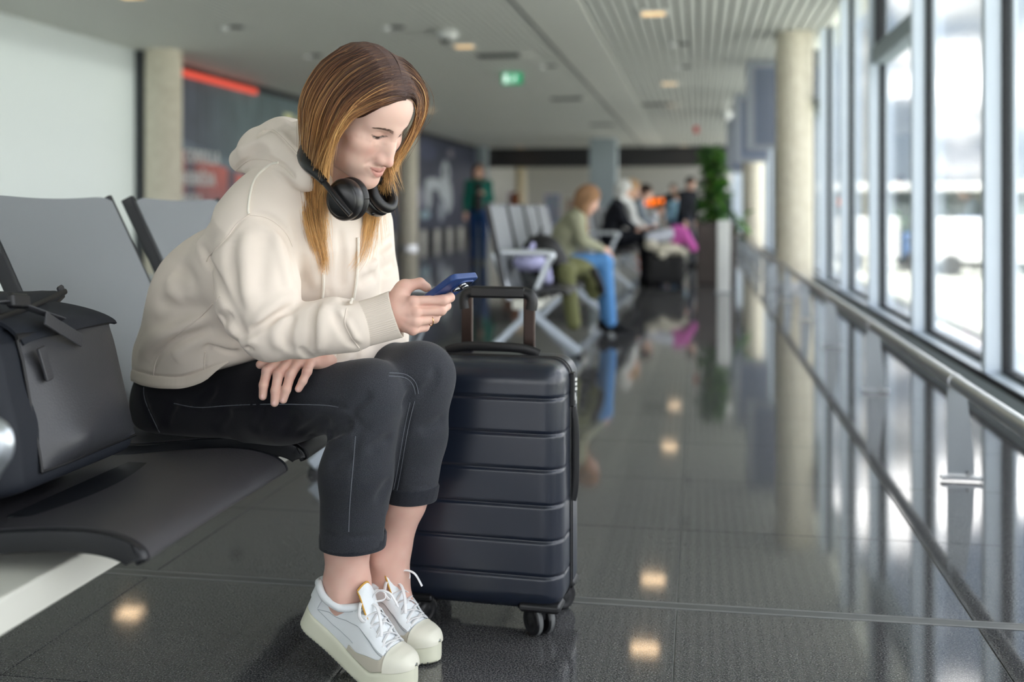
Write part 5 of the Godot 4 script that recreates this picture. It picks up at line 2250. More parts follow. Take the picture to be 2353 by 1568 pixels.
	# a few loose hairs
	for k in 60:
		var g: Array = g_near if k % 2 else g_far
		var i := rng.randi_range(0, g.size() - 1)
		var from := rng.randi_range(2, 12)
		var pts := []
		var radii := []
		var cols := []
		var drift := (rt * rng.randf_range(-1, 1) + Vector3.UP * rng.randf_range(-0.3, 1) - fw * rng.randf_range(0, 1)) * 0.03
		for p in range(from, mini(from + 9, n_pts + 1)):
			var u := (p - from) / 8.0
			pts.append(g[i][p] + drift * u * (1.2 - u) * 1.6)
			radii.append(0.00022)
			cols.append(mid)
		_strand(fly, pts, radii, cols)
	var st := obj("strands", locks, hm, base)
	st.set_meta("kind", "stuff")
	var fl := obj("loose_hairs", fly, hm, base)
	fl.set_meta("kind", "stuff")


func _strand(m: MB, pts: Array, radii: Array, cols: Array) -> void:
	var first := m.v.size()
	var prev := Vector3(0.3, 0.2, 0.9)
	for i in pts.size():
		var t: Vector3 = (pts[mini(i + 1, pts.size() - 1)] - pts[maxi(i - 1, 0)]).normalized()
		var x := (prev - t * prev.dot(t)).normalized()
		prev = x
		var y := t.cross(x)
		m.col = cols[i]
		for j in 3:
			var a := TAU * j / 3
			var d := x * cos(a) + y * sin(a)
			m.vert(pts[i] + d * radii[i], d)
	m.col = Color.WHITE
	for i in pts.size() - 1:
		for j in 3:
			var a := first + i * 3 + j
			var b := first + i * 3 + (j + 1) % 3
			m.quad(a, b, b + 3, a + 3)


func brows(body: Node3D) -> void:
	var rng := RandomNumberGenerator.new()
	rng.seed = 5
	var hm := mat("brow_hair", Color(1, 1, 1), 0.6)
	var put := func(p: Vector3) -> Vector3:
		# onto the face along the head's depth
		var z := 0.115
		while z > 0.02 and F_head.at(Vector3(p.x, p.y, z)) > 0.0:
			z -= 0.0006
		return Vector3(p.x, p.y, z)
	for s in [-1.0, 1.0]:
		var m := MB.new()
		for k in 150:
			var u := rng.randf()
			var y := 0.0170 + 0.0075 * sin(u * 2.0) - 0.0045 * u * u
			var half_ := 0.0036 * (1.0 - 0.65 * u)
			var root := Vector3(s * (0.0110 + 0.037 * u), y + rng.randf_range(-1, 1) * half_, 0)
			var tip := root + Vector3(s * 0.0055, 0.0022 * (1.0 - 1.6 * u), 0)
			var a: Vector3 = put.call(root)
			var b: Vector3 = put.call((root + tip) * 0.5)
			var c: Vector3 = put.call(tip)
			_strand(m, [head_t * (a + Vector3(0, 0, 0.0001)), head_t * (b + Vector3(0, 0, 0.0009)), head_t * (c + Vector3(0, 0, 0.0007))], [0.00020, 0.00022, 0.00008], [vc(98, 70, 58), vc(106, 78, 64), vc(116, 88, 72)])
		obj("eyebrow", m, hm, body)
		var l := MB.new()
		for k in 20:
			var u := k / 19.0 * 2.0 - 1.0
			var c := Vector3(0.0305 * s, 0.0040, 0.0655)
			var q := c + Vector3(u * 0.0138 * s, -0.0061 + 0.0050 * u * u - 0.0012 * u + 0.0021 * (1.0 - u * u), 0)
			var a: Vector3 = put.call(q)
			var ln := 0.0046 * (0.75 + 0.35 * u)
			_strand(l, [head_t * a, head_t * (a + Vector3(s * u * 0.25, -0.55, 0.75) * ln * 0.5), head_t * (a + Vector3(s * u * 0.6, -0.75, 1.3) * ln)], [0.00020, 0.00016, 0.00005], [vc(40, 28, 24), vc(40, 28, 24), vc(50, 34, 28)])
		obj("eyelashes", l, hm, body)


func on_runs(f: Field, pts: Array, ox: float, oy: float, sc: float, lift: float, steps := 0) -> Array:
	var px := []
	for q in pts:
		px.append([ox + q[0] / sc, oy + q[1] / sc])
	return split_runs(on(f, px, lift, steps if steps else pts.size() * 8))


func hoodie_trim(hoodie: Node3D) -> void:
	var rib := mat("rib_knit", rgb8(228, 216, 203), 0.92, 0.0, 0.2)
	rib.rim_enabled = true
	rib.rim = 0.3
	mat("piping", rgb8(240, 234, 222), 0.8, 0.0, 0.25)
	# piping over the shoulder
	var pip := MB.new()
	for r in on_runs(F_top, [[884, 279], [840, 292], [800, 322], [765, 355], [742, 395], [728, 440], [719, 490], [713, 545], [717, 570]], 280, 260, 2.45, 0.0012):
		pip.tube(r, 0.0026, 8)
	obj("shoulder_piping", pip, mats.piping, hoodie)
	# sewn seams of the sleeve, the side panel and the pocket
	var sm := MB.new()
	for line in [[[718, 572], [650, 622], [600, 690], [545, 750], [492, 805], [476, 838]], [[720, 574], [800, 584], [868, 620], [928, 680], [962, 752]], [[555, 1030], [440, 1150], [330, 1232], [240, 1312], [192, 1400], [178, 1478]], [[470, 1345], [464, 1400], [466, 1450]], [[1265, 1100], [1255, 1180], [1290, 1260], [1335, 1322]]]:
		for r in on_runs(F_top, line, 280, 260, 2.45, 0.0002):
			sm.tube(r, 0.0013, 6)
	for line in [[[1000, 815], [1060, 800], [1110, 805], [1200, 880], [1300, 985], [1400, 1100], [1430, 1140]], [[720, 1220], [800, 1150], [880, 1108], [1000, 1102], [1120, 1130], [1230, 1195], [1330, 1290]]]:
		for r in on_runs(F_top, line, 380, 120, 4.48, 0.0002):
			sm.tube(r, 0.0013, 6)
	obj("seam", sm, mats.hoodie_cotton, hoodie).set_meta("kind", "stuff")
	# ribbed cuffs
	cuff(hoodie, [P(812, 751, 1.966), P(830, 746, 1.966), P(870, 735, 1.966), P(911, 722, 1.966)], [0.0445, 0.0415, 0.0418, 0.0438])
	cuff(hoodie, [P(806, 819, 2.125), P(790, 823, 2.11), P(768, 825, 2.10), P(747, 827, 2.088)], [0.036, 0.032, 0.031, 0.030])
	# ribbed band round the hem, on the side that shows
	var band := MB.new()
	for r in on_runs(F_top, [[58, 1452], [100, 1470], [180, 1487], [260, 1492], [330, 1490], [400, 1474], [466, 1450], [530, 1424], [600, 1396]], 280, 260, 2.45, 0.001, 150):
		var rows := []
		for e in [[-0.004, -0.001], [0.0, 0.0015], [0.012, 0.0025], [0.020, 0.0015], [0.022, -0.003]]:
			var row := PackedVector3Array()
			for i in r.size():
				var nn := F_top.grad(r[i])
				var fade := smoothstep(1.0, 0.70, float(i) / r.size())
				row.append(r[i] + Vector3.DOWN * e[0] * (0.15 + 0.85 * fade) + nn * (e[1] * (0.3 + 0.7 * fade) + 0.0007 * (i % 2)))
			rows.append(row)
		rows.reverse()
		band.sheet(rows, 0.003)
	obj("hem_rib", band, rib, hoodie)
	# drawstrings
	for d in [[[1126, 900], [1130, 960], [1132, 1000], [1130, 1045]], [[1322, 700], [1322, 850], [1308, 1000], [1292, 1080]]]:
		var c := MB.new()
		for r in on_runs(F_top, d, 280, 260, 2.45, 0.004):
			c.tube(r, 0.0028, 8)
		if c.v.size():
			obj("drawstring", c, mats.piping, hoodie)


func cuff(hoodie: Node3D, axis: Array, radii: Array) -> void:
	var pts := curve(axis, 30)
	var m := MB.new()
	var rings := []
	var ribs := 64
	var prev := Vector3.UP
	for i in pts.size():
		var t: Vector3 = (pts[mini(i + 1, pts.size() - 1)] - pts[maxi(i - 1, 0)]).normalized()
		prev = (prev - t * prev.dot(t)).normalized()
		var y := t.cross(prev)
		var s := float(i) / (pts.size() - 1) * (radii.size() - 1)
		var k := mini(int(s), radii.size() - 2)
		var r: float = lerpf(radii[k], radii[k + 1], s - k)
		r += 0.0025 * exp(-pow((s - 0.25) * 6.0, 2))
		if i == pts.size() - 1:
			r -= 0.001
		var ring := PackedVector3Array()
		for j in ribs * 4:
			var a := TAU * j / (ribs * 4)
			var rr := r + 0.0006 * sin(a * ribs) * smoothstep(0.1, 0.4, s)
			ring.append(pts[i] + prev * (cos(a) * rr) + y * (sin(a) * rr * 0.86))
		rings.append(ring)
	# turned in at the end
	var last: PackedVector3Array = rings[-1]
	var inner := PackedVector3Array()
	var back: Vector3 = (pts[-2] - pts[-1]).normalized()
	for p in last:
		inner.append(pts[-1] + (p - pts[-1]) * 0.93 + back * 0.004)
	rings.append(inner)
	m.loft(rings, true, false)
	obj("cuff", m, mats.rib_knit, hoodie)


func jeans_trim(jeans: Node3D) -> void:
	mat("stitch", rgb8(104, 108, 116), 0.8)
	var seam := MB.new()
	for line in [
		[[310, 456], [480, 486], [700, 472], [1000, 462], [1350, 468], [1480, 484]],
		[[1600, 690], [1588, 850], [1574, 1000], [1558, 1200], [1552, 1370]],
		[[94, 340], [106, 440], [196, 640], [254, 735]],
		[[1835, 262], [1950, 274], [2008, 325], [2026, 392]],
		[[1840, 240], [1955, 250], [2026, 305], [2048, 388]],
		[[1988, 450], [1955, 600], [1920, 800], [1886, 1000], [1858, 1120]],
		[[2020, 440], [1982, 600], [1946, 800], [1912, 1000], [1882, 1130]],
	]:
		for r in on_runs(F_jeans, line, 300, 780, 3.096, 0.0004):
			seam.tube(r, 0.0009, 5)
	var s := obj("seam_stitching", seam, mats.stitch, jeans)
	s.set_meta("kind", "stuff")
	# turned-up hems
	for q in [[P(812, 1222, 2.07), P(810.5, 1256, 2.07), 0.0622, 0.0612], [P(945, 1114, 2.148), P(943, 1149, 2.15), 0.0545, 0.0505]]:
		var rings := []
		for e in [[-0.02, -0.002], [0.0, 0.0008], [0.08, 0.0018], [0.5, 0.0020], [0.93, 0.0020], [1.0, 0.0008], [1.0, -0.004], [0.9, -0.006]]:
			var c: Vector3 = (q[0] as Vector3).lerp(q[1], e[0])
			var r: float = lerpf(q[2], q[3], e[0]) + e[1]
			var ring := PackedVector3Array()
			for j in 72:
				var a := -TAU * j / 72
				# puckers of the sewn hem
				var rr := r + 0.0007 * sin(a * 23.0) * sin(PI * clampf(e[0], 0, 1)) + 0.0008 * sin(a * 5.0 + 1.0)
				ring.append(c + Vector3(cos(a) * rr, 0.0, sin(a) * rr))
			rings.append(ring)
		rings.reverse()
		var m := MB.new()
		m.col = vc(78, 80, 87)
		m.loft(rings, true, false)
		obj("hem", m, mats.denim, jeans)


# ---------------------------------------------------------------- sneakers
class Shoe:
	var t: Transform3D
	var pitch: float
	var bend: float

	# the line under the sole: heel lifted, bent flat at the ball
	func base(x: float) -> Array:
		var x1 := 0.185
		if x < x1:
			return [Vector3(x1 * 0.0 + bend - (x1 - x) * cos(pitch), (x1 - x) * sin(pitch), 0), pitch]
		var a := pitch * (1.0 - smoothstep(x1, x1 + 0.05, x))
		return [Vector3(bend + (x - x1), 0.0 + 0.35 * pow(maxf(0.0, x - 0.235), 1.5), 0), a]

	func at(x: float, y: float, z: float) -> Vector3:
		var b := base(x)
		var a: float = lerpf(b[1], b[1], 1.0)
		var nn := Vector3(sin(a), cos(a), 0)
		return t * (b[0] + nn * y + Vector3(0, 0, z))

	func half_width(x: float) -> float:
		var w := 0.0
		if x < 0.04:
			var u := (0.04 - x) / 0.04
			w = 0.034 * sqrt(maxf(0.0, 1.0 - u * u))
		elif x < 0.19:
			w = lerpf(0.034, 0.047, smoothstep(0.06, 0.19, x))
		else:
			var u := (x - 0.19) / 0.083
			w = 0.047 * sqrt(maxf(0.0, 1.0 - pow(u, 2.4)))
		return w

	func top(x: float) -> float:
		var p := [[-0.002, 0.062], [0.01, 0.070], [0.04, 0.062], [0.075, 0.060], [0.10, 0.070], [0.125, 0.078], [0.15, 0.066], [0.18, 0.050], [0.21, 0.036], [0.24, 0.028], [0.26, 0.020], [0.272, 0.004]]
		for i in p.size() - 1:
			if x <= p[i + 1][0]:
				var f := clampf((x - p[i][0]) / (p[i + 1][0] - p[i][0]), 0.0, 1.0)
				return lerpf(p[i][1], p[i + 1][1], smoothstep(0, 1, f) * 0.4 + f * 0.6)
		return 0.004

	# the upper: a runs from the outer sole edge (0) over the top to the inner one (PI)
	func up(x: float, a: float, off := 0.0) -> Vector3:
		var w := half_width(x) * 0.93 + off
		var h := top(x) + off
		var c := cos(a)
		var s := sin(a)
		return at(x, 0.033 + h * pow(absf(s), 0.72), -signf(c) * w * pow(absf(c), 0.62))

	func patch(xs: Array, a0: float, a1: float, off: float, na := 24) -> MB:
		var rows := []
		for x in xs:
			var row := PackedVector3Array()
			for j in na + 1:
				row.append(up(x, lerpf(a0, a1, float(j) / na), off))
			rows.append(row)
		rows.reverse()
		var m := MB.new()
		m.sheet(rows, 0.002)
		return m


func steps_between(a: float, b: float, n: int) -> Array:
	var out := []
	for i in n + 1:
		out.append(lerpf(a, b, float(i) / n))
	return out


func sneakers(person: Node3D) -> void:
	var sole := mat("sole_rubber", rgb8(226, 226, 204), 0.55)
	mat("shoe_leather", rgb8(232, 236, 238), 0.45, 0.0, 0.45)
	mat("shoe_cream", rgb8(232, 230, 214), 0.5)
	mat("suede", rgb8(196, 190, 174), 0.9)
	mat("lace", rgb8(240, 240, 240), 0.85)
	mat("mustard", rgb8(206, 158, 74), 0.8)
	mat("eyelet", rgb8(60, 66, 70), 0.6)
	mat("thread", rgb8(186, 192, 196), 0.7)
	# heel and toe of each shoe on the ground plan, lift of the heel
	var list := [[P(684, 1443, 2.10), P(952, 1588, 1.985), 0.46], [P(822, 1400, 2.185), P(1006, 1518, 2.095), 0.44]]
	for q in list:
		var heel: Vector3 = q[0]
		var toe: Vector3 = q[1]
		var dir := Vector3(toe.x - heel.x, 0, toe.z - heel.z).normalized()
		var sh := Shoe.new()
		sh.pitch = q[2]
		sh.bend = -0.085
		sh.t = Transform3D(Basis(dir, Vector3.UP, dir.cross(Vector3.UP)), Vector3(toe.x, 0.002, toe.z))
		sneaker(person, sh)


func sneaker(person: Node3D, sh: Shoe) -> void:
	var xs := []
	for i in 61:
		var u := i / 60.0
		xs.append(0.136 - 0.1365 * cos(u * PI))
	# sole
	var m := MB.new()
	var rings := []
	for x in xs:
		var w := maxf(sh.half_width(x), 0.0015)
		var ring := PackedVector3Array()
		var th := lerpf(0.042, 0.034, smoothstep(0.0, 0.2, x))
		for p in [[-0.90, 0.000], [-0.985, 0.004], [-1.0, 0.010], [-1.0, th - 0.010], [-0.985, th - 0.004], [-0.93, th], [0.93, th], [0.985, th - 0.004], [1.0, th - 0.010], [1.0, 0.010], [0.985, 0.004], [0.90, 0.0]]:
			ring.append(sh.at(x, p[1], -p[0] * w))
		rings.append(ring)
	m.loft(rings, true, true)
	var tr := MB.new()
	for k in 30:
		var x := 0.012 + 0.25 * k / 29.0
		for s in [-1.0, 1.0]:
			var w := sh.half_width(x)
			tr.beam(sh.at(x, 0.0018, s * (w * 0.97)), sh.at(x + 0.0018, 0.0018, s * (w * 0.97)), 0.0016, 0.004, Vector3.UP, 0.0002)
	var shoe := obj("sneaker", m, mats.sole_rubber, person)
	var tread := obj("tread", tr, mats.eyelet, shoe)
	tread.set_meta("kind", "stuff")
	# upper
	var body := MB.new()
	rings = []
	for x in xs:
		var ring := PackedVector3Array()
		for j in 33:
			ring.append(sh.up(x, PI * j / 32.0))
		rings.append(ring)
	var rows := []
	for r in rings:
		rows.append(r)
	rows.reverse()
	body.sheet(rows, 0.0)
	obj("upper", body, mats.shoe_leather, shoe)
	var cap := sh.patch(steps_between(0.226, 0.2729, 14), 0.0, PI, 0.0028)
	obj("toe_cap", cap, mats.shoe_cream, shoe)
	var su: MB
	for s in 2:
		su = MB.new()
		var rws := []
		for x in steps_between(0.125, 0.226, 18):
			var row := PackedVector3Array()
			var up_to := 0.10 + 0.40 * smoothstep(0.14, 0.2, x) + 0.30 * smoothstep(0.198, 0.215, x)
			for j in 11:
				var a := lerpf(0.02, up_to, j / 10.0)
				row.append(sh.up(x, a if s == 0 else PI - a, 0.0016))
			rws.append(row)
		if s == 0:
			rws.reverse()
		su.sheet(rws, 0.0015)
		obj("suede_overlay", su, mats.suede, shoe)
	for s in 2:
		var stay := MB.new()
		var rws := []
		for x in steps_between(0.100, 0.208, 18):
			var row := PackedVector3Array()
			var lo := lerpf(0.62, 0.80, smoothstep(0.1, 0.2, x))
			var hi := lerpf(1.08, 1.22, smoothstep(0.1, 0.2, x))
			for j in 9:
				var a := lerpf(lo, hi, j / 8.0)
				row.append(sh.up(x, a if s == 0 else PI - a, 0.0022))
			rws.append(row)
		if s == 0:
			rws.reverse()
		stay.sheet(rws, 0.002)
		obj("eyestay", stay, mats.shoe_leather, shoe)
	var heel := sh.patch(steps_between(-0.0002, 0.034, 10), 0.35, PI - 0.35, 0.002)
	obj("heel_counter", heel, mats.shoe_leather, shoe)
	# padded collar round the ankle
	var ring := []
	for k in 41:
		var a := TAU * k / 40
		var x := 0.052 + 0.050 * cos(a)
		ring.append(sh.at(x, 0.033 + sh.top(x) - 0.002 + 0.004 * cos(a), 0.037 * sin(a)))
	var co := MB.new()
	co.tube(ring, 0.0075, 10)
	obj("collar", co, mats.shoe_leather, shoe)
	# tongue standing up in front of the ankle
	var tg := []
	for i in 15:
		var u := i / 14.0
		var row := PackedVector3Array()
		for j in 11:
			var z := (j / 10.0 * 2.0 - 1.0)
			var x := lerpf(0.20, 0.088, u)
			var y := 0.033 + sh.top(maxf(x, 0.118)) + 0.002 + 0.036 * smoothstep(0.55, 1.0, u)
			row.append(sh.at(x, y - 0.010 * z * z * (0.6 + 0.6 * u), -z * lerpf(0.016, 0.025, u) * (1.0 - 0.25 * pow(u, 12.0))))
		tg.append(row)
	var tm := MB.new()
	tm.sheet(tg, 0.004)
	var tongue := obj("tongue", tm, mats.shoe_leather, shoe)
	var edge := MB.new()
	edge.tube(Array(tg[14]), 0.0022, 6)
	var sidep := []
	for i in range(8, 15):
		sidep.append(tg[i][0] - Vector3(0, 0.002, 0))
	edge.tube(sidep, 0.0018, 6)
	obj("tongue_edge", edge, mats.mustard, tongue)
	# laces, eyelets, bow
	var lace := MB.new()
	var holes := MB.new()
	var lx := steps_between(0.108, 0.200, 5)
	for i in 6:
		for s in [0, 1]:
			var a := lerpf(0.98, 1.10, i / 5.0)
			var pa := sh.up(lx[i], a if s == 0 else PI - a, 0.0030)
			var nn := (pa - sh.up(lx[i], a if s == 0 else PI - a, 0.0)).normalized()
			holes.tube([pa - nn * 0.002, pa + nn * 0.0004], 0.0021, 10)
			if i < 5:
				var b := lerpf(0.98, 1.10, (i + 1) / 5.0)
				var pb := sh.up(lx[i + 1], PI - b if s == 0 else b, 0.0030)
				var mid := (pa + pb) * 0.5
				var top := sh.up((lx[i] + lx[i + 1]) / 2, PI / 2, 0.006 + 0.002 * s)
				lace.tube(curve([pa, pa.lerp(top, 0.5) + sh.t.basis.y * 0.002, top, pb.lerp(top, 0.5) + sh.t.basis.y * 0.002, pb], 16), Vector2(0.0034, 0.0012), 8, sh.t.basis.y)
	var la := obj("laces", lace, mats.lace, shoe)
	obj("eyelets", holes, mats.eyelet, shoe).set_meta("kind", "stuff")
	var knot := sh.up(0.112, PI / 2, 0.012)
	var e := sh.t.basis
	var bow := MB.new()
	var loop1 := [knot, knot + e.z * 0.022 + e.y * 0.006 - e.x * 0.004, knot + e.z * 0.040 - e.y * 0.012 + e.x * 0.004, knot + e.z * 0.030 - e.y * 0.024 + e.x * 0.010, knot + e.z * 0.008 - e.y * 0.004]
	var loop2 := [knot, knot - e.z * 0.018 + e.y * 0.016, knot - e.z * 0.034 + e.y * 0.010 + e.x * 0.010, knot - e.z * 0.028 - e.y * 0.002 + e.x * 0.014, knot]
	var end1 := [knot, knot + e.z * 0.006 - e.y * 0.004 + e.x * 0.020, knot + e.z * 0.018 - e.y * 0.022 + e.x * 0.036, knot + e.z * 0.030 - e.y * 0.046 + e.x * 0.046]
	var end2 := [knot, knot - e.z * 0.010 + e.y * 0.020 + e.x * 0.012, knot - e.z * 0.018 + e.y * 0.016 + e.x * 0.034, knot - e.z * 0.022 - e.y * 0.008 + e.x * 0.050]
	for w in [loop1, loop2, end1, end2]:
		bow.tube(curve(w, 24), Vector2(0.0034, 0.0013), 8)
	bow.tube([knot - e.z * 0.005, knot, knot + e.z * 0.005], [0.003, 0.0055, 0.003], 8)
	obj("bow", bow, mats.lace, la)
	# stitch lines
	var th := MB.new()
	for s in [0, 1]:
		for line in [[0.06, 0.50, 0.10, 0.60], [0.10, 0.60, 0.206, 0.74], [0.034, 0.30, 0.13, 0.18], [0.034, 0.30, 0.06, 0.52]]:
			var pts := []
			for k in 17:
				var f := k / 16.0
				var a := lerpf(line[1], line[3], f)
				pts.append(sh.up(lerpf(line[0], line[2], f), a if s == 0 else PI - a, 0.0006))
			th.tube(pts, 0.0006, 5)
	obj("stitching", th, mats.thread, shoe).set_meta("kind", "stuff")


# ---------------------------------------------------------------- headphones and phone
func headphones() -> void:
	var t := thing("headphones", "matte black over-ear headphones resting round the seated woman's neck", "headphones", P(840, 460, 2.0))
	var hb := mat("headphone_black", rgb8(15, 15, 17), 0.30, 0.0, 0.5)
	mat("cushion_black", rgb8(16, 16, 18), 0.42)
	# headband: broad behind the neck, thin stalks to the cups
	var pts := curve([P(832, 320, 2.22), P(760, 300, 2.18), P(712, 312, 2.08), P(698, 338, 2.0), P(706, 368, 1.955), P(724, 394, 1.935), P(745, 418, 1.925)], 40)
	var rad := []
	for i in pts.size():
		var u := float(i) / (pts.size() - 1)
		rad.append(Vector2(lerpf(0.007, 0.0055, u), lerpf(0.019, 0.0075, smoothstep(0.55, 1.0, u))))
	var band := MB.new()
	band.tube(pts, rad, 14, D(0.75, 0.55, 0.35))
	obj("headband", band, hb, t)
	var st := MB.new()
	st.tube(curve([P(735, 408, 1.932), P(752, 428, 1.922), P(778, 462, 1.912), P(806, 494, 1.908)], 24), Vector2(0.0052, 0.0052), 12)
	obj("arm", st, hb, t)
	var frame := func(n: Vector3, up: Vector3) -> Basis:
		var x := up.cross(n).normalized()
		return Basis(x, n, x.cross(n))
	# cup next to the lens: its outer face shows
	var n1 := D(-0.24, -0.06, 0.96).normalized()
	var tr := Transform3D((frame.call(n1, Vector3.UP) as Basis).scaled_local(Vector3(0.86, 1, 1)), P(792, 459, 1.950))
	var cup := MB.new()
	cup.lathe([Vector2(0.030, -0.020), Vector2(0.036, -0.016), Vector2(0.0385, -0.008), Vector2(0.0385, 0.004), Vector2(0.0365, 0.010), Vector2(0.0335, 0.013), Vector2(0.0322, 0.0125), Vector2(0.0316, 0.0140), Vector2(0.028, 0.0165), Vector2(0.018, 0.0185), Vector2(0.008, 0.0192), Vector2(0.0003, 0.0193)], 48, tr)
	var c := obj("ear_cup", cup, hb, t)
	var cu := MB.new()
	var ring := []
	for k in 49:
		ring.append(tr * Vector3(cos(TAU * k / 48) * 0.029, -0.028, sin(TAU * k / 48) * 0.029))
	cu.tube(ring, 0.011, 12)
	obj("cushion", cu, mats.cushion_black, c)
	# the other cup: its cushion ring faces away from the neck
	var n2 := D(0.78, 0.40, 0.48).normalized()
	tr = Transform3D(frame.call(n2, Vector3.UP), P(872, 449, 2.065))
	cup = MB.new()
	cup.lathe([Vector2(0.0003, -0.034), Vector2(0.018, -0.033), Vector2(0.030, -0.029), Vector2(0.036, -0.021), Vector2(0.038, -0.010), Vector2(0.036, -0.002), Vector2(0.026, 0.0), Vector2(0.0003, -0.002)], 48, tr)
	c = obj("ear_cup", cup, hb, t)
	cu = MB.new()
	ring = []
	for k in 49:
		ring.append(tr * Vector3(cos(TAU * k / 48) * 0.0275, 0.008, sin(TAU * k / 48) * 0.0295))
	cu.tube(ring, 0.0105, 14)
	obj("cushion", cu, mats.cushion_black, c)
	var kn := MB.new()
	kn.lathe([Vector2(0.0003, -0.004), Vector2(0.003, -0.0035), Vector2(0.0045, 0), Vector2(0.003, 0.0035), Vector2(0.0003, 0.004)], 16, Transform3D(Basis(), P(856, 491, 2.05)))
	obj("button", kn, hb, c)


func phone() -> void:
	var t := thing("phone", "blue smartphone held in the seated woman's right hand, its camera side down", "phone", P(1008, 681, 1.992))
	var lng := D(0.687, 0.53, 0.498).normalized()
	var wid := D(0.587, 0.0, -0.81)
	wid = (wid - lng * wid.dot(lng)).normalized()
	var scr := lng.cross(wid).normalized()
	var b := Basis(wid, lng, wid.cross(lng))
	var back := b.z
	if back.dot(scr) > 0:
		back = -back
	var at := Transform3D(Basis(wid, lng, back), P(1009, 680, 1.994))
	if at.basis.determinant() < 0:
		at.basis = Basis(-wid, lng, back)
	var blue := mat("phone_blue", rgb8(38, 66, 122), 0.42, 0.0, 0.5)
	var slab := func(w: float, h: float, r: float, prof: Array, off: Vector3) -> MB:
		var m := MB.new()
		var rings := []
		for q in prof:
			var ring := PackedVector3Array()
			for k in [[1, 1, 0], [-1, 1, 1], [-1, -1, 2], [1, -1, 3]]:
				for e in 9:
					var a: float = (k[2] + e / 8.0) * PI / 2
					var rr: float = r - q[1]
					ring.append(at * (off + Vector3(k[0] * (w / 2 - r) + cos(a) * rr, k[1] * (h / 2 - r) + sin(a) * rr, q[0])))
			rings.append(ring)
		m.loft(rings)
		return m
	obj("case", slab.call(0.0755, 0.152, 0.012, [[-0.0058, 0.0022], [-0.0050, 0.0006], [-0.0035, 0.0], [0.0035, 0.0], [0.0050, 0.0006], [0.0058, 0.0022]], Vector3.ZERO), blue, t)
	obj("screen", slab.call(0.0705, 0.147, 0.0105, [[-0.0064, 0.0006], [-0.0058, 0.0]], Vector3.ZERO), mat("screen_glass", rgb8(10, 12, 16), 0.08), t)
	var sx := 1.0 if at.basis.x.dot(wid) > 0 else -1.0
	var cp := Vector3(sx * 0.013, 0.047, 0.0068)
	var bump := obj("camera_bump", slab.call(0.038, 0.040, 0.010, [[-0.002, 0.0], [0.0008, 0.0], [0.0016, 0.001]], cp), blue, t)
	obj("camera_plate", slab.call(0.0325, 0.0345, 0.008, [[-0.001, 0.0], [0.0004, 0.0]], cp + Vector3(0, 0, 0.0016)), mat("plate_dark", rgb8(26, 34, 52), 0.15), bump)
	for q in [[-0.0075, 0.0085], [-0.0075, -0.0085], [0.0080, 0.0]]:
		var l := MB.new()
		l.lathe([Vector2(0.0062, 0.0), Vector2(0.0064, 0.0022), Vector2(0.0054, 0.0026), Vector2(0.0048, 0.0016), Vector2(0.0003, 0.0014)], 24, at * Transform3D(Basis(Vector3.RIGHT, PI / 2), cp + Vector3(q[0], q[1], 0.0016)))
		obj("lens_ring", l, mats.steel, bump)
		var g := MB.new()
		g.lathe([Vector2(0.0044, 0.0), Vector2(0.0044, 0.0020), Vector2(0.003, 0.0024), Vector2(0.0003, 0.0025)], 20, at * Transform3D(Basis(Vector3.RIGHT, PI / 2), cp + Vector3(q[0], q[1], 0.0016)))
		obj("lens", g, mats.screen_glass, bump)


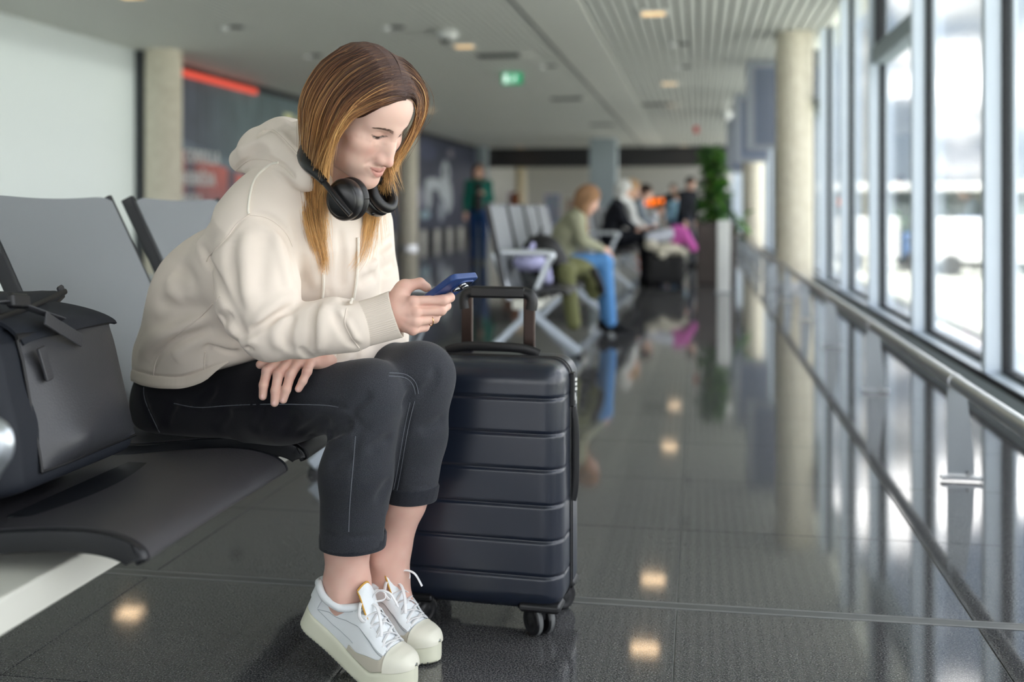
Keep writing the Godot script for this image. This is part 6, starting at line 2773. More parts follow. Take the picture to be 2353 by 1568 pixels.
# a figure at the back of the hall: joints in the hall's own metres, one continuous body, clothes and hair over it
class Figure:
	var label: String
	var j: Dictionary
	var face: Vector3
	var s: float
	var skin: Color
	var body: Field
	var head: Field
	var top: Field
	var legs: Field
	var hair: Field
	var long_hair := 0.0
	var coat := 0.0

	func lo() -> Vector3:
		var a := Vector3.ONE * 1e9
		for k in j:
			a = a.min(j[k])
		return a

	func hi() -> Vector3:
		var a := Vector3.ONE * -1e9
		for k in j:
			a = a.max(j[k])
		return a

	func frame() -> Basis:
		var side := Vector3.UP.cross(face).normalized()
		return Basis(side, face.cross(side).normalized(), face)

	func build() -> void:
		var m := Vector3.ONE * 0.24 * s
		var fb := frame()
		var h := 0.012 * s
		body = Field.new(lo() - m, hi() + m, h)
		var c: Vector3 = j.head
		head = Field.new(c - Vector3.ONE * 0.2 * s, c + Vector3.ONE * 0.2 * s, 0.0065 * s)
		var at := func(x: float, y: float, z: float) -> Vector3:
			return c + fb * Vector3(x, y, z) * s
		head.ell(at.call(0, 0.035, -0.012), Vector3(0.074, 0.088, 0.094) * s, 0.01, 0, fb)
		head.ell(at.call(0, -0.015, 0.024), Vector3(0.062, 0.094, 0.062) * s, 0.03 * s, 0, fb)
		head.ell(at.call(0, -0.10, 0.066), Vector3(0.02, 0.016, 0.018) * s, 0.02 * s, 0, fb)
		head.cone(at.call(0, 0.005, 0.080), at.call(0, -0.040, 0.102), 0.007 * s, 0.010 * s, 0.012 * s)
		head.ell(at.call(0, -0.074, 0.080), Vector3(0.024, 0.008, 0.012) * s, 0.008 * s, 0, fb)
		for k in [-1.0, 1.0]:
			head.ell(at.call(0.031 * k, 0.002, 0.090), Vector3(0.018, 0.010, 0.013) * s, 0.012 * s, 1, fb)
			head.ell(at.call(0.074 * k, -0.006, -0.008), Vector3(0.009, 0.028, 0.017) * s, 0.005 * s, 0, fb)
		head.cone(at.call(0, -0.05, -0.02), j.neck, 0.052 * s, 0.052 * s, 0.03 * s)
		body.cone(j.neck, j.chest, 0.05 * s, 0.10 * s, 0.03)
		body.cone(j.chest, j.pelvis, 0.11 * s, 0.11 * s, 0.03)
		top = Field.new(lo() - m, hi() + m, h)
		legs = Field.new(lo() - m, hi() + m, h)
		var side: Vector3 = (j.sh_l - j.sh_r).normalized()
		top.oval(j.chest, j.pelvis, side, Vector2(0.175, 0.125) * s, Vector2(0.170, 0.140) * s, 0.03)
		top.oval(j.neck.lerp(j.chest, 0.15), j.chest, side, Vector2(0.09, 0.075) * s, Vector2(0.175, 0.125) * s, 0.05)
		if coat > 0.0:
			for k in ["l", "r"]:
				top.cone(j.pelvis, j.pelvis.lerp(j["kn_" + k], coat), 0.13 * s, 0.095 * s, 0.04)
		for k in ["l", "r"]:
			body.cone(j["sh_" + k], j["el_" + k], 0.042 * s, 0.036 * s, 0.02)
			body.cone(j["el_" + k], j["ha_" + k], 0.036 * s, 0.024 * s, 0.02)
			top.cone(j["sh_" + k], j["el_" + k], 0.068 * s, 0.056 * s, 0.03)
			top.cone(j["el_" + k], j["el_" + k].lerp(j["ha_" + k], 0.9), 0.056 * s, 0.040 * s, 0.02)
			top.cone(j.chest.lerp(j.neck, 0.5), j["sh_" + k], 0.08 * s, 0.070 * s, 0.04)
			var hp: Vector3 = j.pelvis + side * (0.085 if k == "l" else -0.085) * s
			body.cone(hp, j["kn_" + k], 0.07 * s, 0.05 * s, 0.02)
			body.cone(j["kn_" + k], j["an_" + k], 0.05 * s, 0.034 * s, 0.02)
			legs.cone(hp, j["kn_" + k], 0.098 * s, 0.070 * s, 0.03)
			legs.cone(j["kn_" + k], j["an_" + k], 0.070 * s, 0.056 * s, 0.03)
			# hand: palm, four fingers, thumb
			var dir: Vector3 = (j["ha_" + k] - j["el_" + k]).normalized()
			var across: Vector3 = dir.cross(Vector3.UP).normalized()
			var drop := (dir * 0.6 + Vector3.DOWN * 0.5).normalized()
			var p0: Vector3 = j["ha_" + k]
			body.cone(p0, p0 + dir * 0.06 * s, 0.028 * s, 0.032 * s, 0.02 * s)
			for q in [-1.5, -0.5, 0.5, 1.5]:
				var r: Vector3 = p0 + dir * 0.07 * s + across * q * 0.019 * s
				body.cone(r, r + drop * 0.075 * s, 0.0095 * s, 0.008 * s, 0.002)
			body.cone(p0 + dir * 0.02 * s - across * 0.03 * s, p0 + dir * 0.06 * s - across * 0.055 * s, 0.012 * s, 0.009 * s, 0.01)
		legs.ell(j.pelvis, Vector3(0.15, 0.12, 0.15) * s, 0.04)
		hair = Field.new(c - Vector3(0.2, 0.2 + long_hair, 0.2) * s, c + Vector3.ONE * 0.2 * s, 0.009 * s)
		hair.ell(at.call(0, 0.042, -0.018), Vector3(0.086, 0.100, 0.106) * s, 0.01, 0, fb)
		if long_hair > 0.0:
			for k in [-1.0, 1.0]:
				hair.cone(at.call(0.060 * k, 0.03, -0.01), at.call(0.075 * k, -0.10, -0.01), 0.040 * s, 0.036 * s, 0.02)
				hair.cone(at.call(0.075 * k, -0.10, -0.01), at.call(0.070 * k, -0.10, 0.02) + Vector3.DOWN * long_hair * s, 0.036 * s, 0.020 * s, 0.02)
			hair.cone(at.call(0, 0.0, -0.06), at.call(0, -0.10, -0.07) + Vector3.DOWN * long_hair * 0.7 * s, 0.075 * s, 0.045 * s, 0.03)
		hair.ell(at.call(0, -0.030, 0.100), Vector3(0.066, 0.098, 0.068) * s, 0.01 * s, 1, fb)
		hair.ell(at.call(0, -0.095, 0.04), Vector3(0.055, 0.07, 0.07) * s, 0.01 * s, 1, fb)


func seated(at: Vector3, s: float, turn: float, lean: float, reach := 0.32, head_down := 0.25) -> Dictionary:
	# sits facing +x turned by «turn»; at = point on the seat under the hips
	var b := Basis(Vector3.UP, turn)
	var f := b * Vector3.RIGHT
	var l := b * Vector3(0, 0, -1)
	var up := Vector3.UP
	var pel := at + up * 0.10 * s
	var spine := (up * cos(lean) + f * sin(lean)).normalized()
	var chest := pel + spine * 0.30 * s
	var neck := chest + (spine + f * 0.05).normalized() * 0.21 * s
	var head := neck + (spine + f * 0.35).normalized() * 0.135 * s
	var j := {"pelvis": pel, "chest": chest, "neck": neck, "head": head, "face": (f - up * head_down).normalized()}
	for k in ["l", "r"]:
		var q := 1.0 if k == "l" else -1.0
		j["sh_" + k] = chest + spine * 0.13 * s + l * q * 0.17 * s
		j["kn_" + k] = pel + f * 0.43 * s + l * q * 0.10 * s + up * 0.02 * s
		j["an_" + k] = Vector3(j["kn_" + k].x, 0.09 * s, j["kn_" + k].z) + f * 0.02 * s
		j["el_" + k] = j["sh_" + k] - spine * 0.20 * s + f * 0.12 * s + l * q * 0.06 * s
		j["ha_" + k] = pel + f * reach * s + up * 0.13 * s + l * q * 0.05 * s
	return j


func standing(at: Vector3, s: float, face: Vector3, stride := 0.12, bend := 0.0) -> Dictionary:
	var f := Vector3(face.x, 0, face.z).normalized()
	var l := Vector3.UP.cross(f)
	var up := Vector3.UP
	var spine := (up * cos(bend) + f * sin(bend)).normalized()
	var pel := at + up * 0.92 * s - f * 0.1 * sin(bend)
	var chest := pel + spine * 0.32 * s
	var neck := chest + spine * 0.22 * s
	var head := neck + (spine + f * 0.2).normalized() * 0.135 * s
	var j := {"pelvis": pel, "chest": chest, "neck": neck, "head": head, "face": (f - up * (0.1 + bend * 0.6)).normalized()}
	for k in ["l", "r"]:
		var q := 1.0 if k == "l" else -1.0
		j["sh_" + k] = chest + spine * 0.14 * s + l * q * 0.17 * s
		j["kn_" + k] = at + up * 0.50 * s + l * q * 0.09 * s + f * (stride * q * 0.6 + 0.04) * s
		j["an_" + k] = at + up * 0.09 * s + l * q * 0.09 * s + f * stride * q * s
		j["el_" + k] = j["sh_" + k] - up * 0.28 * s + l * q * 0.05 * s - f * stride * q * 0.4 * s
		j["ha_" + k] = j["el_" + k] - up * 0.22 * s + f * (0.06 - stride * q * 0.4) * s
	return j


func person(label: String, j: Dictionary, s: float, colors: Array, long_hair := 0.0, coat := 0.0) -> Figure:
	var g := Figure.new()
	g.label = label
	g.face = j.face
	j.erase("face")
	g.j = j
	g.s = s
	g.long_hair = long_hair
	g.coat = coat
	g.set_meta("colors", colors)
	return g


func put_person(g: Figure) -> Node3D:
	var colors: Array = g.get_meta("colors")
	var t := thing("person", g.label, "person", Vector3(g.j.pelvis.x, 0, g.j.pelvis.z))
	var sk: Color = colors[0]
	var names := ["skin_tone", "top_cloth", "leg_cloth", "hair_tone", "shoe_tone"]
	var mm := []
	for i in 5:
		var c: Color = colors[i]
		var key := "%s_%s" % [names[i], c.to_html(false)]
		mm.append(mats[key] if mats.has(key) else mat(key, c, 0.6 if i == 0 else 0.85, 0.0, 0.3))
	var m := MB.new()
	g.body.into(m)
	g.head.into(m)
	obj("body", m, mm[0], t)
	m = MB.new()
	g.top.into(m)
	obj("top", m, mm[1], t)
	m = MB.new()
	g.legs.into(m)
	obj("trousers", m, mm[2], t)
	m = MB.new()
	g.hair.into(m)
	obj("hair", m, mm[3], t)
	for k in ["l", "r"]:
		var an: Vector3 = g.j["an_" + k]
		var f := Vector3(g.face.x, 0, g.face.z).normalized()
		var sh := MB.new()
		var side := Vector3.UP.cross(f)
		var rings := []
		for q in [[-0.075, 0.022, 0.06], [-0.065, 0.036, 0.10], [-0.02, 0.042, 0.115], [0.03, 0.042, 0.095], [0.08, 0.046, 0.065], [0.13, 0.046, 0.052], [0.165, 0.034, 0.042], [0.180, 0.012, 0.026]]:
			var ring := PackedVector3Array()
			for e in 16:
				var a := TAU * e / 16
				var y: float = q[2] * (0.5 + 0.5 * sin(a))
				ring.append(Vector3(an.x, an.y - 0.09 * g.s, an.z) + f * q[0] * g.s + side * cos(a) * q[1] * g.s * (1.0 if sin(a) < 0 else 0.85) + Vector3.UP * y * g.s)
			rings.append(ring)
		sh.loft(rings)
		obj("shoe", sh, mm[4], t)
	return t


func build_people() -> void:
	var fair := rgb8(226, 184, 164)
	var list := []
	var child := seated(Vector3(-0.98, 0.42, -7.42), 0.78, 0.25, 0.42, 0.42, 0.5)
	for k in ["l", "r"]:
		child["an_" + k] = child["kn_" + k] + Vector3(0.04, -0.41, 0.02)
	list.append(person("child with long light-brown hair, pale olive jacket and blue jeans, seated on the second bench", child, 0.78, [fair, rgb8(160, 160, 136), rgb8(96, 150, 208), rgb8(146, 112, 84), rgb8(22, 23, 26)], 0.26))
	list.append(person("white-haired person in a dark coat and pale scarf seated on the third bench", seated(Vector3(-1.02, 0.44, -12.60), 0.92, 0.15, 0.22), 0.92, [fair, rgb8(36, 38, 44), rgb8(30, 32, 38), rgb8(216, 216, 212), rgb8(24, 24, 26)], 0.06, 0.6))
	list.append(person("woman with long fair hair and a white top, behind the white-haired person", seated(Vector3(-0.98, 0.44, -13.56), 0.95, 0.1, 0.20), 0.95, [fair, rgb8(216, 214, 208), rgb8(40, 44, 56), rgb8(176, 142, 104), rgb8(40, 40, 44)], 0.24))
	list.append(person("dark-haired man in a grey sweater seated on the farthest bench", seated(Vector3(-0.95, 0.44, -15.25), 0.95, 0.1, 0.30), 0.95, [fair, rgb8(134, 144, 154), rgb8(34, 38, 48), rgb8(58, 46, 40), rgb8(36, 36, 38)]))
	list.append(person("child in a grey-white jumper bending forward on the farthest bench", seated(Vector3(-0.85, 0.44, -16.45), 0.72, 0.1, 0.6), 0.72, [fair, rgb8(196, 200, 206), rgb8(60, 70, 96), rgb8(132, 90, 66), rgb8(40, 44, 60)]))
	list.append(person("small figure in a light blue top standing beyond the benches", standing(Vector3(-0.42, 0, -20.4), 0.70, Vector3(0.3, 0, -1)), 0.70, [fair, rgb8(150, 190, 214), rgb8(70, 84, 110), rgb8(96, 74, 56), rgb8(50, 50, 54)]))
	list.append(person("person in black bending beside the tall green plant", standing(Vector3(-0.20, 0, -16.6), 0.80, Vector3(0.9, 0, 0.8), 0.08, 0.22), 0.80, [fair, rgb8(24, 26, 32), rgb8(40, 46, 60), rgb8(44, 34, 30), rgb8(28, 28, 32)]))
	list.append(person("second person in black standing behind the suitcase pile", standing(Vector3(-0.52, 0, -23.0), 0.82, Vector3(-0.2, 0, 1), 0.1), 0.82, [fair, rgb8(34, 34, 40), rgb8(30, 32, 38), rgb8(70, 54, 44), rgb8(28, 28, 32)]))
	var w := standing(Vector3(-3.52, 0, -17.2), 0.93, Vector3(0.15, 0, 1), 0.10)
	w.ha_l = w.el_l + Vector3(-0.10, 0.10, 0.16)
	list.append(person("walking woman in a green cardigan, black shirt and blue jeans", w, 0.93, [fair, rgb8(34, 104, 92), rgb8(38, 66, 112), rgb8(118, 84, 60), rgb8(26, 26, 30)], 0.16))
	list.append(person("brown-haired person in a rust jacket seated behind the second bench", seated(Vector3(-3.3, 0.44, -19.0), 0.86, 1.2, 0.2), 0.86, [fair, rgb8(128, 84, 60), rgb8(60, 50, 50), rgb8(112, 70, 48), rgb8(40, 36, 34)], 0.1))
	var threads := []
	for g in list:
		var th := Thread.new()
		th.start(g.build)
		threads.append(th)
	for th in threads:
		th.wait_to_finish()
	var nodes := []
	for g in list:
		nodes.append(put_person(g))
	# details that belong to a person
	var scarf := MB.new()
	var g1: Figure = list[1]
	scarf.tube(curve([g1.j.neck + Vector3(0.0, 0.0, 0.09), g1.j.neck + Vector3(0.09, -0.02, 0.02), g1.j.neck + Vector3(0.14, -0.12, 0.0), g1.j.neck + Vector3(0.17, -0.30, 0.03)], 16), 0.055, 10)
	obj("scarf", scarf, mats.white_paint, nodes[1])
	var g8: Figure = list[8]
	var shirt := MB.new()
	var fr := Basis(Vector3.UP.cross(g8.face).normalized(), Vector3.UP, Vector3(g8.face.x, 0, g8.face.z).normalized())
	var rows := []
	for i in 9:
		var row := PackedVector3Array()
		for e in 11:
			var u := e / 10.0 * 2.0 - 1.0
			row.append(g8.j.pelvis.lerp(g8.j.neck, i / 8.0 * 0.95) + fr * Vector3(u * 0.085, -0.02, 0.150 - 0.05 * u * u - 0.05 * pow(i / 8.0, 3)))
		rows.append(row)
	shirt.sheet(rows, 0.01)
	obj("shirt", shirt, mats.matte_black, nodes[8])


func build_hall_details() -> void:
	# ---- green running-man sign
	var ep := Vector3(-2.62, 2.74, -15.2)
	var t := thing("exit_sign", "green emergency exit sign hanging under the slat ceiling", "sign", ep)
	var m := MB.new()
	m.bx(ep, Vector3(0.30, 0.17, 0.03), 0.004)
	obj("panel", m, mats.green_sign, t)
	var man := MB.new()
	man.bx(ep + Vector3(-0.085, 0.0, 0.016), Vector3(0.055, 0.12, 0.004), 0.001)
	obj("door_symbol", man, mats.sign_white, t)
	var run := MB.new()
	run.tube([ep + Vector3(0.045, 0.045, 0.017), ep + Vector3(0.047, 0.046, 0.019)], 0.014, 10)
	run.beam(ep + Vector3(0.045, 0.03, 0.017), ep + Vector3(0.02, -0.01, 0.017), 0.02, 0.004, Vector3.FORWARD, 0.001)
	run.beam(ep + Vector3(0.02, -0.01, 0.017), ep + Vector3(0.05, -0.055, 0.017), 0.014, 0.004, Vector3.FORWARD, 0.001)
	run.beam(ep + Vector3(0.02, -0.01, 0.017), ep + Vector3(-0.02, -0.045, 0.017), 0.014, 0.004, Vector3.FORWARD, 0.001)
	run.beam(ep + Vector3(0.04, 0.02, 0.017), ep + Vector3(0.085, 0.0, 0.017), 0.012, 0.004, Vector3.FORWARD, 0.001)
	obj("running_man", run, mats.sign_white, t)
	var hg := MB.new()
	for x in [-0.1, 0.1]:
		hg.tube([ep + Vector3(x, 0.08, 0), ep + Vector3(x, 0.13, 0)], 0.004, 6)
	obj("hanger", hg, mats.white_paint, t)
	# ---- dome camera, detectors and sprinklers on the ceiling
	var dp := Vector3(-2.72, CEIL, -11.6)
	t = thing("ceiling_camera", "white ceiling dome with a dark lens beside a lit downlight", "camera", dp)
	obj("housing", _flip_lathe([[0.0003, -0.087], [0.09, -0.085], [0.11, -0.07], [0.115, -0.02], [0.11, 0.002]], dp), mats.white_paint, t)
	obj("lens", _flip_lathe([[0.0003, -0.13], [0.03, -0.125], [0.05, -0.10], [0.05, -0.08]], dp + Vector3(-0.03, 0, 0.02)), mats.black_plastic, t)
	var small := [[-5.0, -10.9, "left of the seated woman, nearest"], [-4.9, -13.1, "left of the seated woman, second"], [-3.3, -11.2, "above the seated woman's head"], [-2.1, -14.6, "beside the exit sign"], [-0.30, -12.9, "between the window-side downlights"], [-0.28, -15.0, "farther between the window-side downlights"]]
	for q in small:
		var p := Vector3(q[0], CEIL, q[1])
		var d := thing("smoke_detector", "small round ceiling detector with a dark ring, %s" % q[2], "detector", p, "ceiling detectors")
		obj("base", _flip_lathe([[0.0003, -0.045], [0.03, -0.042], [0.05, -0.022], [0.055, 0.002]], p), mats.white_paint, d)
		obj("ring", _flip_lathe([[0.05, -0.012], [0.075, -0.010], [0.08, 0.002]], p + Vector3(0.12, 0, 0.0)), mats.dark_post, d)
	var gaps := [[-2.5, -13.5, "left of the exit sign"], [-2.3, -19.0, "beyond the exit sign"], [-2.2, -25.0, "nearest the far dark band"], [-0.75, -20.3, "beside the second window-side downlight"]]
	for q in gaps:
		var p := Vector3(q[0], CEIL - 0.004, q[1])
		var d := thing("ceiling_vent", "dark slot vent in the slat ceiling, %s" % q[2], "vent", p, "ceiling vents")
		m = MB.new()
		m.bx(p, Vector3(0.55, 0.02, 0.28), 0.003)
		obj("slot", m, mats.dark_post, d)
		m = MB.new()
		m.bx(p + Vector3(0.36, -0.006, 0), Vector3(0.16, 0.03, 0.2), 0.004)
		obj("cover", m, mats.bulkhead, d)
	var sp := Vector3(0.46, 2.44, -18.2)
	t = thing("ceiling_camera", "white globe hanging from the ceiling before the screens", "camera", sp)
	m = MB.new()
	m.tube([sp + Vector3(0, 0.06, 0), Vector3(sp.x, CEIL, sp.z)], 0.014, 8)
	obj("stem", m, mats.white_paint, t)
	obj("globe", _flip_lathe([[0.0003, -0.10], [0.045, -0.09], [0.075, -0.05], [0.085, 0.0], [0.075, 0.05], [0.03, 0.08]], sp), mats.white_paint, t)
	var rp := Vector3(-0.05, 2.42, -21.0)
	t = thing("alarm_beacon", "small red alarm beacon under the ceiling", "alarm", rp)
	m = MB.new()
	m.tube([rp, Vector3(rp.x, CEIL, rp.z)], 0.012, 8)
	obj("stem", m, mats.white_paint, t)
	obj("beacon", _flip_lathe([[0.0003, -0.09], [0.05, -0.08], [0.055, 0.0], [0.03, 0.05]], rp), mat("red_plastic", rgb8(190, 46, 40), 0.4), t)
	# ---- hanging flight screens
	var scr := mat("screen_back", rgb8(150, 156, 166), 0.3, 0.0, 0.5)
	mat("screen_frame", rgb8(70, 76, 92), 0.4)
	var n := 0
	for q in [[0.62, -14.6, 1.66, "nearest, beside the concrete column"], [0.60, -18.8, 1.67, "second, behind the nearest"], [0.58, -23.0, 1.63, "farthest and lowest in view"]]:
		var p := Vector3(q[0] + 0.30, (CEIL + q[2]) / 2, q[1])
		t = thing("hanging_screen", "grey-blue flight screen cabinet hung from the ceiling, %s" % q[3], "screen", p)
		m = MB.new()
		m.bx(p, Vector3(0.60, CEIL - q[2], 0.16), 0.012)
		obj("cabinet", m, scr, t)
		m = MB.new()
		m.bx(p + Vector3(0.03, -0.02, 0.082), Vector3(0.44, (CEIL - q[2]) * 0.86, 0.012), 0.004)
		obj("display", m, mat("display_%d" % n, rgb8(112, 120, 138), 0.12), t)
		for e in [0.12, -0.12]:
			m = MB.new()
			m.tube([p + Vector3(e, (CEIL - q[2]) / 2, 0), Vector3(p.x + e, CEIL + 0.05, p.z)], 0.02, 8)
			obj("hanger", m, mats.screen_frame, t)
		n += 1
	# ---- plant, its box and the white post
	plant()
	var pp := Vector3(0.26, 0, -11.55)
	t = thing("bollard", "slim white post standing in front of the plant", "post", pp)
	m = MB.new()
	m.bx(pp + Vector3(0, 0.385, 0), Vector3(0.135, 0.75, 0.10), 0.012)
	obj("post", m, mats.white_paint, t)
	m = MB.new()
	m.bx(pp + Vector3(0, 0.006, 0), Vector3(0.17, 0.012, 0.14), 0.003)
	obj("foot_plate", m, mats.steel_flat, t)
	# ---- bags and coats on the benches
	bags()
	# ---- far end: shop sign, lamp, posters, door
	var sg := Vector3(-1.72, 1.12, -40.0)
	t = thing("shop_sign", "glowing orange lettered sign at the far end of the hall", "sign", sg)
	m = MB.new()
	m.bx(sg, Vector3(1.1, 0.42, 0.08), 0.01)
	for x in [-0.4, 0.4]:
		m.tube([sg + Vector3(x, -0.2, 0), Vector3(sg.x + x, 0.0, sg.z)], 0.03, 8)
	obj("board", m, mats.dark_panel, t)
	for k in 5:
		m = MB.new()
		m.bx(sg + Vector3(-0.40 + 0.2 * k, 0, 0.05), Vector3(0.13, 0.24, 0.03), 0.02)
		obj("glowing_letter", m, mats.orange_glow, t)
	var lp := Vector3(-0.55, 0.76, -30.5)
	t = thing("globe_lamp", "small round glowing lamp on a stand far down the hall", "lamp", Vector3(lp.x, 0, lp.z))
	m = MB.new()
	m.tube([Vector3(lp.x, 0.0, lp.z), lp - Vector3(0, 0.10, 0)], [0.05, 0.02], 10)
	obj("stand", m, mats.steel, t)
	var gm := MB.new()
	gm.lathe([Vector2(0.0003, -0.11), Vector2(0.08, -0.08), Vector2(0.11, 0), Vector2(0.08, 0.08), Vector2(0.0003, 0.11)], 20, Transform3D(Basis(), lp))
	var gl := mat("globe_glow", rgb8(255, 244, 224), 0.4)
	gl.emission_enabled = true
	gl.emission = Color(1.0, 0.93, 0.8)
	gl.emission_energy_multiplier = 1.2
	obj("globe", gm, gl, t)
	var ol := OmniLight3D.new()
	ol.name = "lamp_light"
	ol.light_energy = 0.2
	ol.light_color = Color(1.0, 0.9, 0.75)
	ol.omni_range = 60.0
	ol.omni_attenuation = 2.0
	ol.light_size = 0.05
	ol.shadow_enabled = true
	t.add_child(ol)
	ol.global_position = lp
	var pn := 0
	for q in [[-6.4, 0.9, 0.7, rgb8(190, 168, 186), "left of the slim cream column"], [-5.1, 0.85, 0.6, rgb8(150, 164, 204), "right of the slim cream column"], [-4.4, 0.7, 0.5, rgb8(196, 150, 120), "farther right, orange toned"]]:
		var p := Vector3(q[0], q[1], -38.0)
		t = thing("poster_stand", "free-standing colourful poster at the far end, %s" % q[4], "poster", Vector3(p.x, 0, p.z))
		m = MB.new()
		m.bx(p, Vector3(q[2], 1.2, 0.06), 0.01)
		obj("frame", m, mats.white_paint, t)
		m = MB.new()
		var im := Image.create(32, 64, false, Image.FORMAT_RGB8)
		var nz := noise(70 + pn, 0.09, 2)
		for y in 64:
			for x in 32:
				var c: Color = q[3]
				im.set_pixel(x, y, c.lerp(Color.from_hsv(fposmod(0.6 + nz.get_noise_2d(x, y), 1.0), 0.35, 0.75), 0.5))
		var pm := mat("poster_%d" % pn, Color(1, 1, 1), 0.5)
		pm.albedo_texture = ImageTexture.create_from_image(im)
		m.flat(p + Vector3(-q[2] * 0.45, -0.55, 0.032), p + Vector3(q[2] * 0.45, -0.55, 0.032), p + Vector3(q[2] * 0.45, 0.55, 0.032), p + Vector3(-q[2] * 0.45, 0.55, 0.032))
		obj("print", m, pm, t)
		m = MB.new()
		m.bx(Vector3(p.x, 0.15, p.z), Vector3(q[2] * 0.6, 0.3, 0.05), 0.004)
		obj("stand", m, mats.steel_flat, t)
		pn += 1
	outside()


func _flip_lathe(prof: Array, at: Vector3) -> MB:
	var m := MB.new()
	var v := []
	for q in prof:
		v.append(Vector2(q[0], q[1]))
	m.lathe(v, 24, Transform3D(Basis(), at))
	return m


func plant() -> void:
	var at := Vector3(0.20, 0, -12.9)
	var t := thing("potted_plant", "tall leafy green plant in a dark box behind the slim white post", "plant", at)
	var m := MB.new()
	m.bx(at + Vector3(0.0, 0.36, 0), Vector3(0.46, 0.72, 0.40), 0.015)
	obj("planter", m, mat("planter_brown", rgb8(74, 66, 62), 0.6), t)
	var rng := RandomNumberGenerator.new()
	rng.seed = 19
	var leaf_m := mat("leaf_green", Color(1, 1, 1), 0.5)
	leaf_m.backlight_enabled = true
	leaf_m.backlight = Color(0.12, 0.2, 0.05)
	var stems := MB.new()
	var lf := []
	for k in 5:
		var p := at + Vector3(rng.randf_range(-0.12, 0.12), 0.7, rng.randf_range(-0.1, 0.1))
		var top := at + Vector3(rng.randf_range(-0.12, 0.10), rng.randf_range(1.25, 1.66), rng.randf_range(-0.1, 0.1))
		stems.tube([p, p.lerp(top, 0.5) + Vector3(rng.randf_range(-0.05, 0.05), 0, 0), top], [0.014, 0.011, 0.006], 7)
	obj("stem", stems, mat("stem_brown", rgb8(96, 84, 58), 0.8), t)
	var one := MB.new()
	var rows := []
	for i in 6:
		var u := i / 5.0
		var w := 0.032 * sin(PI * pow(u, 0.75)) + 0.001
		rows.append(PackedVector3Array([Vector3(-w, 0.015 * 0 - 0.05 * u * u, u * 0.19), Vector3(0, 0.010 - 0.05 * u * u, u * 0.19), Vector3(w, -0.05 * u * u, u * 0.19)]))
	rows.reverse()
	one.sheet(rows, 0.0)
	for tone in [rgb8(58, 110, 40), rgb8(96, 150, 56), rgb8(44, 84, 36)]:
		one.c = PackedColorArray()
		one.c.resize(one.v.size())
		one.c.fill((tone as Color).srgb_to_linear())
		lf.append(one.mesh())
	for k in 280:
		var h := rng.randf()
		var r := 0.20 * (1.0 - 0.35 * h)
		var a := rng.randf() * TAU
		var p := at + Vector3(cos(a) * r * rng.randf() - 0.03, 0.76 + 0.86 * h, sin(a) * r * rng.randf())
		if k % 14 == 0:
			p = at + Vector3(0.20 + rng.randf() * 0.12, 0.55 + rng.randf() * 0.3, rng.randf_range(-0.1, 0.1))
		var b := Basis(Vector3.UP, a) * Basis(Vector3.RIGHT, rng.randf_range(-0.7, 0.9)) * Basis(Vector3.FORWARD, rng.randf_range(-0.8, 0.8))
		var le := piece("leaf", lf[k % 3], leaf_m, t, Transform3D(b.scaled_local(Vector3.ONE * rng.randf_range(0.7, 1.15)), p - at))


